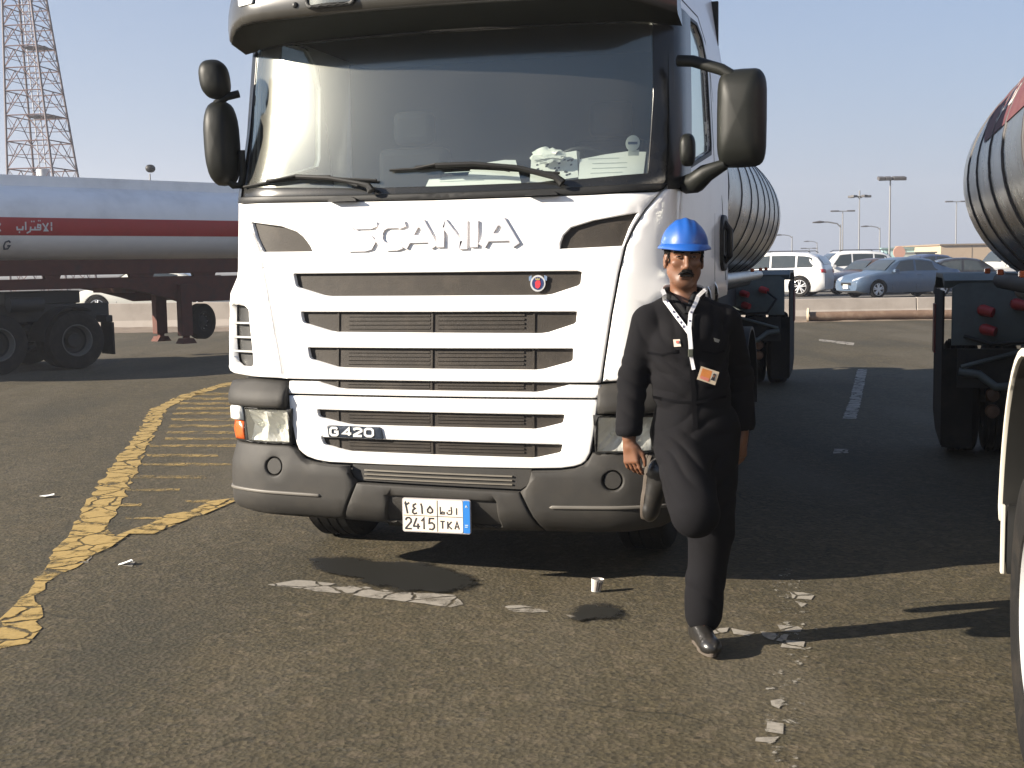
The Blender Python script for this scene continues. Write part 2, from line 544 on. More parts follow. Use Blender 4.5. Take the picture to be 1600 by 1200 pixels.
def paint(name, col, cover=0.5, crack=9.0, soft=0.06, sc=5.0):
    """worn road paint: flakes off by noise, split by fine cracks"""
    m = bpy.data.materials.new(name); m.use_nodes = True
    nt = m.node_tree; L = nt.links; b = nt.nodes['Principled BSDF']; out = nt.nodes['Material Output']
    tc = nt.nodes.new('ShaderNodeTexCoord'); P = tc.outputs['Object']
    n = nt.nodes.new('ShaderNodeTexNoise'); n.inputs['Scale'].default_value = sc; n.inputs['Detail'].default_value = 8; n.inputs['Roughness'].default_value = 0.7
    L.new(P, n.inputs['Vector'])
    r = nt.nodes.new('ShaderNodeMapRange'); r.inputs[1].default_value = cover-soft; r.inputs[2].default_value = cover+soft
    L.new(n.outputs['Fac'], r.inputs[0])
    nz = nt.nodes.new('ShaderNodeTexNoise'); nz.inputs['Scale'].default_value = 6; nz.inputs['Detail'].default_value = 4; L.new(P, nz.inputs['Vector'])
    ad = nt.nodes.new('ShaderNodeMix'); ad.data_type = 'VECTOR'; ad.inputs[0].default_value = 0.10
    L.new(P, ad.inputs[4]); L.new(nz.outputs['Color'], ad.inputs[5])
    v = nt.nodes.new('ShaderNodeTexVoronoi'); v.feature = 'DISTANCE_TO_EDGE'; v.inputs['Scale'].default_value = crack
    L.new(ad.outputs[1], v.inputs['Vector'])
    c = nt.nodes.new('ShaderNodeMapRange'); c.inputs[1].default_value = 0.012; c.inputs[2].default_value = 0.05
    L.new(v.outputs['Distance'], c.inputs[0])
    mu = nt.nodes.new('ShaderNodeMath'); mu.operation = 'MULTIPLY'; L.new(r.outputs[0], mu.inputs[0]); L.new(c.outputs[0], mu.inputs[1])
    n2 = nt.nodes.new('ShaderNodeTexNoise'); n2.inputs['Scale'].default_value = 45; n2.inputs['Detail'].default_value = 4; L.new(P, n2.inputs['Vector'])
    mx = nt.nodes.new('ShaderNodeMix'); mx.data_type = 'RGBA'
    mx.inputs[6].default_value = (*[k*0.6 for k in col], 1); mx.inputs[7].default_value = (*[min(1, k*1.25) for k in col], 1)
    L.new(n2.outputs['Fac'], mx.inputs[0]); L.new(mx.outputs[2], b.inputs['Base Color'])
    b.inputs['Roughness'].default_value = 0.75
    tr = nt.nodes.new('ShaderNodeBsdfTransparent'); ms = nt.nodes.new('ShaderNodeMixShader')
    L.new(mu.outputs[0], ms.inputs[0]); L.new(tr.outputs[0], ms.inputs[1]); L.new(b.outputs[0], ms.inputs[2])
    L.new(ms.outputs[0], out.inputs[0])
    return m

M_asph = asphalt()
# one sheet out to the horizon, denser near the camera
mb = MB()
xs = [-3000, -600, -150, -50, -20, -8, 0, 8, 20, 50, 150, 600, 3000]
ys = [-40, -5, 3, 10, 20, 30, 35.0, 60, 150, 600, 4000]
for y in ys:
    for x in xs:
        mb.v.append(Vector((x, y, 0)))
n_ = len(xs)
for j in range(len(ys)-1):
    for i in range(n_-1):
        mb.face([j*n_+i, j*n_+i+1, (j+1)*n_+i+1, (j+1)*n_+i])
ground = struct(obj('ground', mb, M_asph, None, smooth=0))

def flat(name, polys, z, m, seg=None, jit=0.0, seed=1):
    rn = random.Random(seed)
    mb = MB()
    for P in polys:
        Q = []
        for i in range(len(P)):
            a = P[i]; c = P[(i+1) % len(P)]
            L_ = math.hypot(c[0]-a[0], c[1]-a[1]); k = max(1, int(L_/seg)) if seg else 1
            for j in range(k):
                Q.append((a[0]+(c[0]-a[0])*j/k+rn.uniform(-jit, jit), a[1]+(c[1]-a[1])*j/k+rn.uniform(-jit, jit)))
        tris = delaunay_2d_cdt([Vector(p) for p in Q], [(i, (i+1) % len(Q)) for i in range(len(Q))], [], 1, 1e-6)
        vo, fo = tris[0], tris[2]
        b = len(mb.v)
        mb.v.extend([Vector((p[0], p[1], z)) for p in vo])
        for f in fo:
            mb.face([b+i for i in f])
    return struct(obj(name, mb, m, None, smooth=0))

YELLOW =  [(-2.521, 5.784), (-2.571, 6.087), (-2.607, 6.373), (-2.675, 6.797), (-2.817, 7.414), (-3.017, 8.486), (-3.169, 9.146), (-3.511, 10.682), (-3.873, 12.623), (-4.492, 15.423), (-4.58, 16.95), (-4.405, 18.761), (-4.023, 19.546), (-3.692, 19.94), (-3.607, 19.474), (-3.914, 19.01), (-4.263, 18.147), (-4.383, 16.595), (-4.294, 15.396), (-3.77, 12.995), (-3.386, 11.236), (-2.928, 9.226), (-2.821, 8.646), (-2.574, 7.816), (-2.55, 7.267), (-2.616, 6.907), (-2.543, 6.52), (-2.38, 6.122), (-2.254, 5.689), (-2.372, 5.598), (-2.372, 5.43)]
YBRANCH =  [(-2.649, 7.749), (-2.606, 7.968), (-2.558, 8.081), (-2.504, 8.361), (-2.447, 8.661), (-2.317, 8.788), (-2.263, 9.171), (-2.116, 9.281), (-2.074, 9.135), (-2.15, 8.775), (-2.272, 8.471), (-2.357, 8.027), (-2.528, 8.04), (-2.527, 7.669), (-2.571, 7.465)]
YHATCH =  [[(-4.46, 17.44), (-3.71, 17.33), (-3.64, 16.97), (-4.37, 17.08)], [(-4.44, 16.83), (-3.58, 16.70), (-3.51, 16.37), (-4.35, 16.49)], [(-4.35, 16.21), (-3.55, 16.10), (-3.49, 15.79), (-4.26, 15.90)], [(-4.23, 15.63), (-3.4, 15.52), (-3.33, 15.23), (-4.15, 15.35)], [(-4.12, 15.10), (-3.34, 14.99), (-3.29, 14.73), (-4.04, 14.83)], [(-3.97, 14.44), (-3.14, 14.34), (-3.09, 14.09), (-3.90, 14.19)], [(-3.84, 13.84), (-2.95, 13.73), (-2.91, 13.51), (-3.77, 13.61)], [(-3.71, 13.29), (-2.84, 13.18), (-2.8, 12.98), (-3.65, 13.08)], [(-3.60, 12.78), (-2.73, 12.68), (-2.69, 12.49), (-3.55, 12.58)], [(-3.61, 12.28), (-2.63, 12.17), (-2.59, 11.99), (-3.56, 12.10)], [(-3.45, 11.62), (-2.76, 11.55), (-2.72, 11.39), (-3.40, 11.46)], [(-3.34, 11.08), (-2.51, 11.00), (-2.48, 10.85), (-3.29, 10.93)], [(-3.22, 10.39), (-2.58, 10.33), (-2.55, 10.20), (-3.18, 10.26)], [(-3.09, 9.77), (-2.64, 9.73), (-2.61, 9.62), (-3.06, 9.66)], [(-2.74, 8.64), (-2.45, 8.61), (-2.42, 8.52), (-2.71, 8.54)], [(-2.45, 9.23), (-2.27, 9.22), (-2.25, 9.12), (-2.42, 9.13)], [(-2.92, 9.15), (-2.75, 9.14), (-2.72, 9.04), (-2.89, 9.05)]]
WHITE =  [[(-1.354, 6.674), (-1.2, 6.775), (-0.876, 6.645), (-0.633, 6.497), (-0.316, 6.401), (-0.272, 6.225), (-0.322, 6.18), (-0.527, 6.276), (-0.802, 6.404), (-1.12, 6.566)], [(-0.066, 6.177), (0.031, 6.184), (0.173, 6.07), (0.14, 6.026), (-0.018, 6.069)], [(0.25, 6.009), (0.345, 5.97), (0.263, 5.941)], [(5.444, 19.572), (5.587, 19.545), (4.227, 15.043), (4.093, 15.063)], [(4.093, 15.063), (4.227, 15.043), (3.72, 13.404), (3.573, 13.423)], [(2.927, 11.274), (3.064, 11.26), (2.991, 11.034), (2.854, 11.011)], [(0.918, 5.713), (1.012, 5.771), (0.984, 5.679), (0.909, 5.643)], [(1.005, 5.729), (1.11, 5.652), (1.069, 5.594), (1.003, 5.638)], [(1.143, 5.671), (1.267, 5.624), (1.221, 5.508), (1.149, 5.551)], [(1.434, 6.372), (1.541, 6.303), (1.504, 6.206), (1.416, 6.248)], [(1.212, 5.547), (1.306, 5.513), (1.264, 5.393), (1.187, 5.434)], [(0.928, 4.536), (0.993, 4.507), (0.962, 4.394), (0.911, 4.421)], [(0.862, 4.386), (0.943, 4.382), (0.921, 4.31), (0.862, 4.337)], [(1.239, 5.769), (1.359, 5.752), (1.32, 5.661), (1.228, 5.676)], [(-2.597, 7.27), (-2.575, 7.465), (-2.519, 7.265)], [(-2.313, 7.188), (-2.258, 7.279), (-2.234, 7.136)], [(6.727, 27.23), (7.101, 25.789), (6.864, 25.022), (6.567, 26.581)], [(0.998, 4.76), (1.053, 4.78), (1.011, 4.667), (0.988, 4.697)], [(1.409, 6.187), (1.468, 6.136), (1.414, 6.069)]]
OIL =  [(-1.178, 7.176), (-1.002, 7.26), (-0.76, 7.117), (-0.534, 7.071), (-0.379, 6.926), (-0.246, 6.744), (-0.291, 6.542), (-0.459, 6.486), (-0.633, 6.536), (-0.94, 6.787), (-1.103, 6.928)]
OIL2 =  [(0.232, 5.965), (0.32, 6.131), (0.468, 6.182), (0.57, 6.059), (0.477, 5.896), (0.289, 5.853)]
YELLOW = [(-2.44, 3.6), (-2.50, 4.7)]+YELLOW+[(-2.30, 4.7), (-2.25, 3.6)]
M_yel = paint('worn_yellow_paint', (0.345, 0.235, 0.072), cover=0.41, crack=4.5, sc=6.0, soft=0.08)
M_yel2 = paint('faint_yellow_paint', (0.33, 0.225, 0.07), cover=0.50, crack=9.0, sc=5, soft=0.12)
M_whp = paint('worn_white_paint', (0.27, 0.245, 0.205), cover=0.38, crack=5.0, sc=5.0, soft=0.12)
flat('yellow_line', [YELLOW], 0.004, M_yel, seg=0.10, jit=0.026, seed=2)
flat('yellow_branch_line', [YBRANCH], 0.008, M_yel, seg=0.10, jit=0.012, seed=3)
flat('yellow_hatching', YHATCH, 0.004, M_yel2, seg=0.15, jit=0.02, seed=4)
flat('faint_white_line', [[(1.30, 6.02), (1.47, 5.98), (0.86, 3.75), (0.74, 3.80)], [(1.44, 6.9), (1.56, 6.85), (1.45, 6.0), (1.32, 6.05)]], 0.0045, paint('flaked_white_paint', (0.25, 0.23, 0.19), cover=0.60, crack=9.0, sc=16.0, soft=0.04), seg=0.15, jit=0.02, seed=8)
flat('white_line', WHITE, 0.004, M_whp, seg=0.06, jit=0.010, seed=5)

def oilmat():
    m = bpy.data.materials.new('oil_soak'); m.use_nodes = True
    nt = m.node_tree; L = nt.links; b = nt.nodes['Principled BSDF']; out = nt.nodes['Material Output']
    tc = nt.nodes.new('ShaderNodeTexCoord'); P = tc.outputs['Object']
    n = nt.nodes.new('ShaderNodeTexNoise'); n.inputs['Scale'].default_value = 7; n.inputs['Detail'].default_value = 8; n.inputs['Roughness'].default_value = 0.7
    L.new(P, n.inputs['Vector'])
    r = nt.nodes.new('ShaderNodeMapRange'); r.inputs[1].default_value = 0.33; r.inputs[2].default_value = 0.50; r.inputs[4].default_value = 0.97
    L.new(n.outputs['Fac'], r.inputs[0])
    at_ = nt.nodes.new('ShaderNodeAttribute'); at_.attribute_name = 'soak'
    ad_ = nt.nodes.new('ShaderNodeMath'); ad_.operation = 'MULTIPLY_ADD'; ad_.inputs[1].default_value = 0.42; L.new(at_.outputs['Fac'], ad_.inputs[0])
    sb_ = nt.nodes.new('ShaderNodeMath'); sb_.operation = 'SUBTRACT'; sb_.inputs[1].default_value = 0.24; L.new(n.outputs['Fac'], sb_.inputs[0])
    L.new(sb_.outputs[0], ad_.inputs[2]); L.new(ad_.outputs[0], r.inputs[0])
    b.inputs['Base Color'].default_value = (0.008, 0.0075, 0.005, 1); b.inputs['Roughness'].default_value = 0.6
    tr = nt.nodes.new('ShaderNodeBsdfTransparent'); ms = nt.nodes.new('ShaderNodeMixShader')
    L.new(r.outputs[0], ms.inputs[0]); L.new(tr.outputs[0], ms.inputs[1]); L.new(b.outputs[0], ms.inputs[2])
    L.new(ms.outputs[0], out.inputs[0]); return m
M_oil = oilmat()
mb = MB()
for P in (OIL, OIL2):
    cx_ = sum(p[0] for p in P)/len(P); cy_ = sum(p[1] for p in P)/len(P)
    Q = [(cx_+(p[0]-cx_)*1.18, cy_+(p[1]-cy_)*1.30) for p in P]
    mb.panel(Q, [], lambda x, y, d: (x, y, 0.0125), step=0.045, thick=0.0, roll=0, seg=0.05)
oil = struct(obj('oil_stain', mb, M_oil, None, smooth=0))
_at = oil.data.attributes.new('soak', 'FLOAT', 'POINT')
def _edge(p, Q):
    best = 9
    for i in range(len(Q)):
        a = Vector(Q[i]); c = Vector(Q[(i+1) % len(Q)]); t = max(0, min(1, (p-a).dot(c-a)/(c-a).length_squared))
        best = min(best, (p-a-(c-a)*t).length)
    return best
_R = []
for P in (OIL, OIL2):
    cx_ = sum(p[0] for p in P)/len(P); cy_ = sum(p[1] for p in P)/len(P)
    _R.append([(cx_+(p[0]-cx_)*1.18, cy_+(p[1]-cy_)*1.30) for p in P])
_at.data.foreach_set('value', [min(1.0, min(_edge(Vector((v.co.x, v.co.y)), Q) for Q in _R)/0.14) for v in oil.data.vertices])

# ================================================================ the white tractor unit
YAW = -R(15.6)
TO = Vector((-0.43, 6.62, 0))
def t2w(x, y, z=0.0):
    c, s = math.cos(YAW), math.sin(YAW)
    return Vector((TO.x + c*x - s*y, TO.y + s*x + c*y, z))

def plan(s):
    a = abs(s)
    if a <= 1.2:
        x = a; y = 0.05*a*a + (max(0, a-0.95)**2); th = math.atan(0.1*a + 2*max(0, a-0.95))
    else:
        y0 = 0.072 + 0.0625; th0 = math.atan(0.12+0.5); th1 = R(87.5); r = 0.14
        Lr = r*(th1-th0)
        l = min(a-1.2, Lr); th = th0 + l/r
        x = 1.2 + r*(math.sin(th)-math.sin(th0)); y = y0 + r*(math.cos(th0)-math.cos(th))
        if a-1.2 > Lr:
            e = a-1.2-Lr
            x += math.cos(th1)*e; y += math.sin(th1)*e
    return (x if s >= 0 else -x), y, (th if s >= 0 else -th)
def fmap(s, z, d, yoff=0.0, bulge=0.0):
    x, y, th = plan(s)
    sg = 1 if s >= 0 else -1
    x += sg*bulge
    return (x - math.sin(th)*d, y + yoff + 0.10*max(0, z-1.0) + math.cos(th)*d, z)
def fface(s, z, d):
    return fmap(s, z, d)
def fcorner(s, z, d):
    b = 0.055*sstep(1.70, 1.56, z)*sstep(1.08, 1.32, abs(s))
    return fmap(s, z, d, bulge=b)
def fbump(s, z, d):
    # bumper: slightly forward of the grille, belly at mid height, tucked in low down
    o = -0.015 - 0.035*sstep(0.76, 0.6, z) + 0.11*sstep(0.46, 0.28, z)**2
    return fmap(s, z, d, yoff=o, bulge=0.02*sstep(0.76, 0.6, z)*sstep(1.0, 1.3, abs(s)))
def wy(x, z):
    a = abs(x)
    b = 0.05*a*a + (max(0, a-0.95)**2) + sstep(1.9, 2.6, z)*0.055*a*a
    return b + 0.11 + 0.17*(z-2.1) - 0.05*sstep(2.3, 3.0, z)*0
def fwin(x, z, d):
    a = abs(x)
    sl = 0.1*a + 2*max(0, a-0.95) + 0.11*a
    n = Vector((-(1 if x > 0 else -1)*sl, 1, -0.17)).normalized()
    return (x + n.x*d, wy(x, z) + n.y*d, z + n.z*d)

TR = thing('truck', 'white tractor cab with black mirrors that the man stands before', 'truck', tuple(TO), YAW)

HL = [(-1.235, 2.090), (-1.195, 2.030), (-1.115, 1.926), (-1.048, 1.814), (-0.981, 1.567), (-0.911, 1.262), (-0.880, 1.114)]
HR = [(1.200, 2.086), (1.128, 1.996), (1.075, 1.911), (1.030, 1.813), (0.997, 1.665), (0.960, 1.455), (0.925, 1.209), (0.912, 1.106)]
def side(P, dx):
    return [(x+dx, z) for x, z in P]
top = [(1.17, 2.083), (0.83, 2.075), (0.43, 2.072), (0.0, 2.070), (-0.44, 2.076), (-0.92, 2.085), (-1.20, 2.088)]
hatch = side(HL, 0.006) + [(-0.88, 1.112), (0.906, 1.106)] + list(reversed(side(HR, -0.006))) + top
ventL = [(-1.118, 1.982), (-0.908, 1.953), (-0.814, 1.922), (-0.775, 1.895), (-0.750, 1.868), (-0.728, 1.84), (-0.713, 1.811), (-1.030, 1.814), (-1.085, 1.90)]
ventR = [(0.688, 1.799), (0.691, 1.83), (0.705, 1.868), (0.745, 1.908), (0.861, 1.941), (1.085, 1.978), (1.045, 1.90), (1.012, 1.809)]
S1 = [(-0.828, 1.690), (-0.813, 1.626), (-0.80, 1.615), (-0.640, 1.570), (-0.60, 1.565), (0.61, 1.561), (0.65, 1.566), (0.785, 1.608), (0.798, 1.62), (0.804, 1.678), (0.78, 1.683)]
S2 = [(-0.779, 1.480), (-0.768, 1.428), (-0.755, 1.418), (-0.60, 1.376), (-0.56, 1.37), (0.59, 1.362), (0.63, 1.367), (0.765, 1.410), (0.777, 1.42), (0.781, 1.473)]
S3 = [(-0.734, 1.284), (-0.722, 1.230), (-0.71, 1.220), (-0.56, 1.181), (-0.52, 1.176), (0.57, 1.172), (0.61, 1.177), (0.75, 1.215), (0.762, 1.225), (0.763, 1.282)]
mb = MB().panel(hatch, [ventL, ventR, S1, S2, S3], fface, step=0.045, thick=0.040, roll=0.006, seg=0.022)
front_panel = obj('front_panel', mb, M_white, TR, smooth=50)

# lower front panel with its two slots, and the thin strip above the seam
low = [(-0.851, 1.018), (-0.846, 0.924), (-0.830, 0.84), (-0.819, 0.776), (-0.797, 0.720), (-0.775, 0.70), (-0.746, 0.682), (-0.69, 0.665), (-0.612, 0.655), (-0.283, 0.652), (0.156, 0.651), (0.54, 0.653),
       (0.70, 0.658), (0.767, 0.668), (0.805, 0.68), (0.828, 0.697), (0.852, 0.74), (0.870, 0.834), (0.886, 0.95), (0.895, 1.016)]
S5 = [(-0.673, 0.945), (-0.667, 0.910), (-0.65, 0.90), (-0.50, 0.870), (-0.46, 0.865), (0.565, 0.862), (0.60, 0.868), (0.70, 0.893), (0.713, 0.902), (0.72, 0.938)]
S6 = [(-0.655, 0.792), (-0.642, 0.757), (-0.63, 0.75), (-0.52, 0.725), (-0.48, 0.718), (0.54, 0.708), (0.58, 0.713), (0.69, 0.738), (0.701, 0.748), (0.707, 0.782)]
lower_panel = obj('lower_panel', MB().panel(low, [S5, S6], fface, step=0.045, thick=0.040, roll=0.006, seg=0.022), M_white, TR, smooth=50)
strip = [(-0.853, 1.030), (-0.848, 1.098), (-0.672, 1.098), (-0.655, 1.092), (-0.54, 1.064), (-0.50, 1.060), (0.57, 1.056), (0.60, 1.06), (0.72, 1.088), (0.74, 1.094), (0.908, 1.092), (0.899, 1.027)]
obj('seam_strip', MB().panel(strip, [], fface, step=0.04, thick=0.04, roll=0.005, seg=0.022), M_white, TR, smooth=50)

# grille inserts behind every slot: slab with louvres
def grille(P, nl, name='grille_insert'):
    xs = [p[0] for p in P]; zs = [p[1] for p in P]
    x0, x1, z0, z1 = min(xs)-0.03, max(xs)+0.03, min(zs)-0.02, max(zs)+0.02
    mb = MB().use(M_grille)
    mb.panel([(x0, z0), (x1, z0), (x1, z1), (x0, z1)], [], lambda s, z, d: fface(s, z, d+0.026), step=0.08, thick=0.012, roll=0)
    if nl:
        for k in range(nl):
            zc = min(zs)+0.018+(max(zs)-min(zs)-0.03)*(k+0.5)/nl
            for (a, c) in ((-0.50, -0.02), (0.02, 0.50)):
                mb.panel([(a, zc-0.005), (c, zc-0.005), (c, zc+0.005), (a, zc+0.005)], [], lambda s, z, d: fface(s, z, d+0.020), step=0.2, thick=0.006, roll=0, seg=0.1)
        for xx in (-0.56, -0.01, 0.55):
            mb.panel([(xx-0.006, z0), (xx+0.006, z0), (xx+0.006, z1), (xx-0.006, z1)], [], lambda s, z, d: fface(s, z, d+0.019), step=0.2, thick=0.007, roll=0, seg=0.1)
    return obj(name, mb, M_grille, TR, smooth=30)
grille(S1, 0); grille(S2, 4); grille(S3, 4); grille([(-0.68, 1.05), (0.75, 1.11)], 2); grille(S5, 3); grille(S6, 3)
for V in (ventL, ventR):
    mb = MB()
    xs = [p[0] for p in V]
    mb.panel([(min(xs)-0.02, 1.79), (max(xs)+0.02, 1.79), (max(xs)+0.02, 2.0), (min(xs)-0.02, 2.0)], [], lambda s, z, d: fface(s, z, d+0.022), step=0.06, thick=0.01, roll=0)
    obj('air_inlet', mb, M_grille, TR)

# raised metal lettering on the bonnet
LET = mat('brushed_letter_metal', (0.78, 0.74, 0.72), 0.28, metal=0.55, var=0.04)
def letter_map(s, z, d):
    return fface(s, z, d)
bz0, H_ = 1.812, 0.150
def L6(lines, x, w, sh=0.0, zz=0.0):
    return [[(x + px*w, bz0 + zz + pz*H_) for px, pz in l] for l in lines]
LETTERS = [
    ('S', [[(1.0, .80), (.97, .88), (.85, .90), (.32, .90), (.16, .84), (.13, .72), (.22, .62), (.80, .40), (.90, .28), (.82, .14), (.66, .10), (.0, .10)]]),
    ('C', [[(1.02, .76), (.98, .88), (.85, .90), (.42, .90), (.22, .80), (.12, .62), (.12, .36), (.24, .18), (.42, .10), (.80, .10), (1.0, .16)]]),
    ('A', [[(.02, .06), (.40, .90), (.58, .90), (.98, .06)], [(.22, .36), (.78, .36)]]),
    ('N', [[(.08, .04), (.08, .90), (.20, .90), (.82, .10), (.92, .10), (.92, .96)]]),
    ('I', [[(.5, .02), (.5, .96)]]),
    ('A', [[(.02, .06), (.40, .90), (.58, .90), (.98, .06)], [(.22, .36), (.78, .36)]])]
LX = [(-0.492, 0.155), (-0.325, 0.150), (-0.170, 0.185), (0.030, 0.155), (0.195, 0.07), (0.268, 0.195)]
for (ch, ln), (x, w) in zip(LETTERS, LX):
    mb = MB()
    mb.strokes(L6(ln, x, w), 0.043, letter_map, d0=0.004, d1=0.012)
    obj('raised_letter', mb, LET, TR, smooth=30, bevel=0.0015)

# round shield emblem in the upper slot
mb = MB().use(mat('emblem_ring_metal', (0.55, 0.54, 0.52), 0.35, metal=0.4))
ex, ez = 0.571, 1.622
def em(s, z, d): return fface(s, z, d+0.018)
mb.prism(arc(ex, ez, 0.040, 0.043, 0, 345, 23), em, 0.03, -0.008)
mb.use(mat('emblem_blue', (0.02, 0.03, 0.10), 0.3, var=0.1, coat=0.4))
mb.prism(arc(ex, ez, 0.031, 0.034, 0, 345, 23), em, 0.0, -0.010)
mb.use(M_chrome)
mb.prism([(ex-0.049, ez+0.035), (ex-0.034, ez+0.043), (ex-0.033, ez+0.018), (ex-0.047, ez+0.012)], em, 0.0, -0.0065)
mb.prism([(ex+0.049, ez+0.035), (ex+0.047, ez+0.012), (ex+0.033, ez+0.018), (ex+0.034, ez+0.043)], em, 0.0, -0.0065)
mb.use(mat('emblem_red', (0.50, 0.03, 0.04), 0.35, var=0.1, coat=0.3))
mb.prism([(ex-0.014, ez+0.006), (ex-0.004, ez+0.016), (ex+0.012, ez+0.014), (ex+0.016, ez-0.004), (ex+0.011, ez-0.02), (ex, ez-0.028), (ex-0.012, ez-0.02)], em, 0.0, -0.012)
mb.use(mat('emblem_gold', (0.7, 0.52, 0.22), 0.3, metal=0.8, var=0.1))
mb.prism([(ex-0.012, ez+0.018), (ex-0.013, ez+0.029), (ex-0.005, ez+0.023), (ex, ez+0.031), (ex+0.005, ez+0.023), (ex+0.013, ez+0.029), (ex+0.010, ez+0.017)], em, 0.0, -0.013)
obj('round_emblem', mb, None, TR, smooth=30)

# model badge, dark plate with pale figures
mb = MB().use(mat('badge_navy', (0.015, 0.022, 0.035), 0.35, var=0.1, coat=0.3))
mb.panel([(-0.613, 0.855), (-0.609, 0.862), (-0.300, 0.858), (-0.292, 0.852), (-0.280, 0.799), (-0.284, 0.793), (-0.600, 0.796), (-0.606, 0.803)], [], lambda s, z, d: fface(s, z, d-0.012), step=0.03, thick=0.02, roll=0.003)
badge = obj('model_badge', mb, None, TR, smooth=30)
def gl(lines, x, w, z=0.808, h=0.040):
    return [[(x+px*w, z+pz*h) for px, pz in l] for l in lines]
GF = [('G', [[(.95, .85), (.8, 1), (.25, 1), (.05, .8), (.05, .2), (.25, 0), (.8, 0), (.97, .15), (.97, .48), (.55, .48)]], -0.592, 0.046),
      ('4', [[(.72, 0), (.72, 1), (.02, .28), (1.0, .28)]], -0.515, 0.050),
      ('2', [[(.05, .75), (.1, .95), (.3, 1), (.75, 1), (.95, .85), (.95, .65), (.05, .12), (.05, 0), (1, 0)]], -0.450, 0.048),
      ('0', [[(.25, 0), (.75, 0), (.97, .2), (.97, .8), (.75, 1), (.25, 1), (.03, .8), (.03, .2), (.25, 0)]], -0.385, 0.050)]
GM = mat('badge_figure_metal', (0.78, 0.78, 0.76), 0.3, metal=0.3, var=0.05)
for ch, ln, x, w in GF:
    obj('badge_figure', MB().strokes(gl(ln, x, w), 0.0125, fface, d0=-0.010, d1=0.016), GM, badge, smooth=30)

# corner panels with the slotted air deflector
def corner(sgn, hl):
    H2 = [(sgn*x, z) for x, z in hl]
    P = [(abs(x)+0.005, z) for x, z in H2]
    outer = [(0.885 if sgn < 0 else 0.917, 1.112), (1.10, 1.116), (1.22, 1.128), (1.34, 1.16), (1.42, 1.21), (1.455, 1.28), (1.47, 1.40), (1.475, 1.55), (1.46, 1.64), (1.46, 2.0), (1.46, 2.17), (1.40, 2.165), (1.30, 2.13)]
    poly = P + outer
    vs = [(1.222, 1.37), (1.225, 1.47), (1.238, 1.505), (1.265, 1.517), (1.222, 1.512)]
    slot = [(1.300, 1.49), (1.285, 1.515), (1.20, 1.519), (1.155, 1.510), (1.135, 1.492), (1.126, 1.42), (1.113, 1.33), (1.095, 1.20), (1.10, 1.178), (1.13, 1.168), (1.19, 1.172), (1.23, 1.195), (1.262, 1.29), (1.295, 1.40)]
    poly = [(sgn*a, b) for a, b in poly]; slot = [(sgn*a, b) for a, b in slot]
    o = obj('corner_panel', MB().panel(poly, [slot], fcorner, step=0.045, thick=0.03, roll=0.012, seg=0.04), M_white, TR, smooth=50)
    mb = MB()
    for zz in (1.255, 1.335, 1.415):
        mb.panel([(sgn*1.08, zz-0.005), (sgn*1.31, zz-0.005), (sgn*1.31, zz+0.005), (sgn*1.08, zz+0.005)], [], lambda s, z, d: fcorner(s, z, d+0.018), step=0.1, thick=0.02, roll=0)
    obj('vent_bar', mb, mat('vent_bar_paint', (0.35, 0.34, 0.32), 0.5), o, smooth=30)
    mb = MB().panel([(sgn*1.07, 1.15), (sgn*1.33, 1.15), (sgn*1.33, 1.54), (sgn*1.07, 1.54)], [], lambda s, z, d: fcorner(s, z, d+0.055), step=0.06, thick=0.01, roll=0)
    obj('vent_backing', mb, M_black, o, smooth=40)
corner(-1, HL); corner(1, HR)

# firewall behind the panels so nothing shows through the gaps
mb = MB().panel([(-1.2, 0.62), (1.2, 0.62), (1.2, 2.13), (-1.2, 2.13)], [], lambda s, z, d: fface(s, z, d+0.09), step=0.2, thick=0.02, roll=0)
obj('firewall', mb, M_black, TR)

# cab body: sides, roof, rear wall
def sideX(y, z):
    X = 1.262 + 0.045*(y-0.25)
    return X - 0.05*max(0, z-2.25) - 0.10*max(0, z-3.0)
def smap(sgn):
    def f(y, z, d):
        return (sgn*(sideX(y, z)-d), y, z)
    return f
sidepoly = [(0.42, 1.16), (0.80, 1.16), (0.90, 1.30), (1.05, 1.40), (1.30, 1.47), (2.15, 1.50), (2.17, 2.2), (2.16, 2.9), (2.10, 3.45), (1.95, 3.62), (0.95, 3.62), (0.62, 3.35), (0.53, 3.08), (0.47, 2.2), (0.45, 2.10), (0.39, 2.0)]
winpoly = [(0.545, 2.265), (0.56, 3.03), (0.60, 3.07), (1.25, 3.10), (1.38, 3.04), (1.49, 2.90), (1.505, 2.44), (1.47, 2.39), (0.62, 2.235)]
doorcut = [(0.46, 1.2), (0.47, 3.1), (0.60, 3.18), (1.35, 3.18), (1.50, 3.08), (1.60, 2.9), (1.61, 1.62), (1.50, 1.50), (0.9, 1.30)]
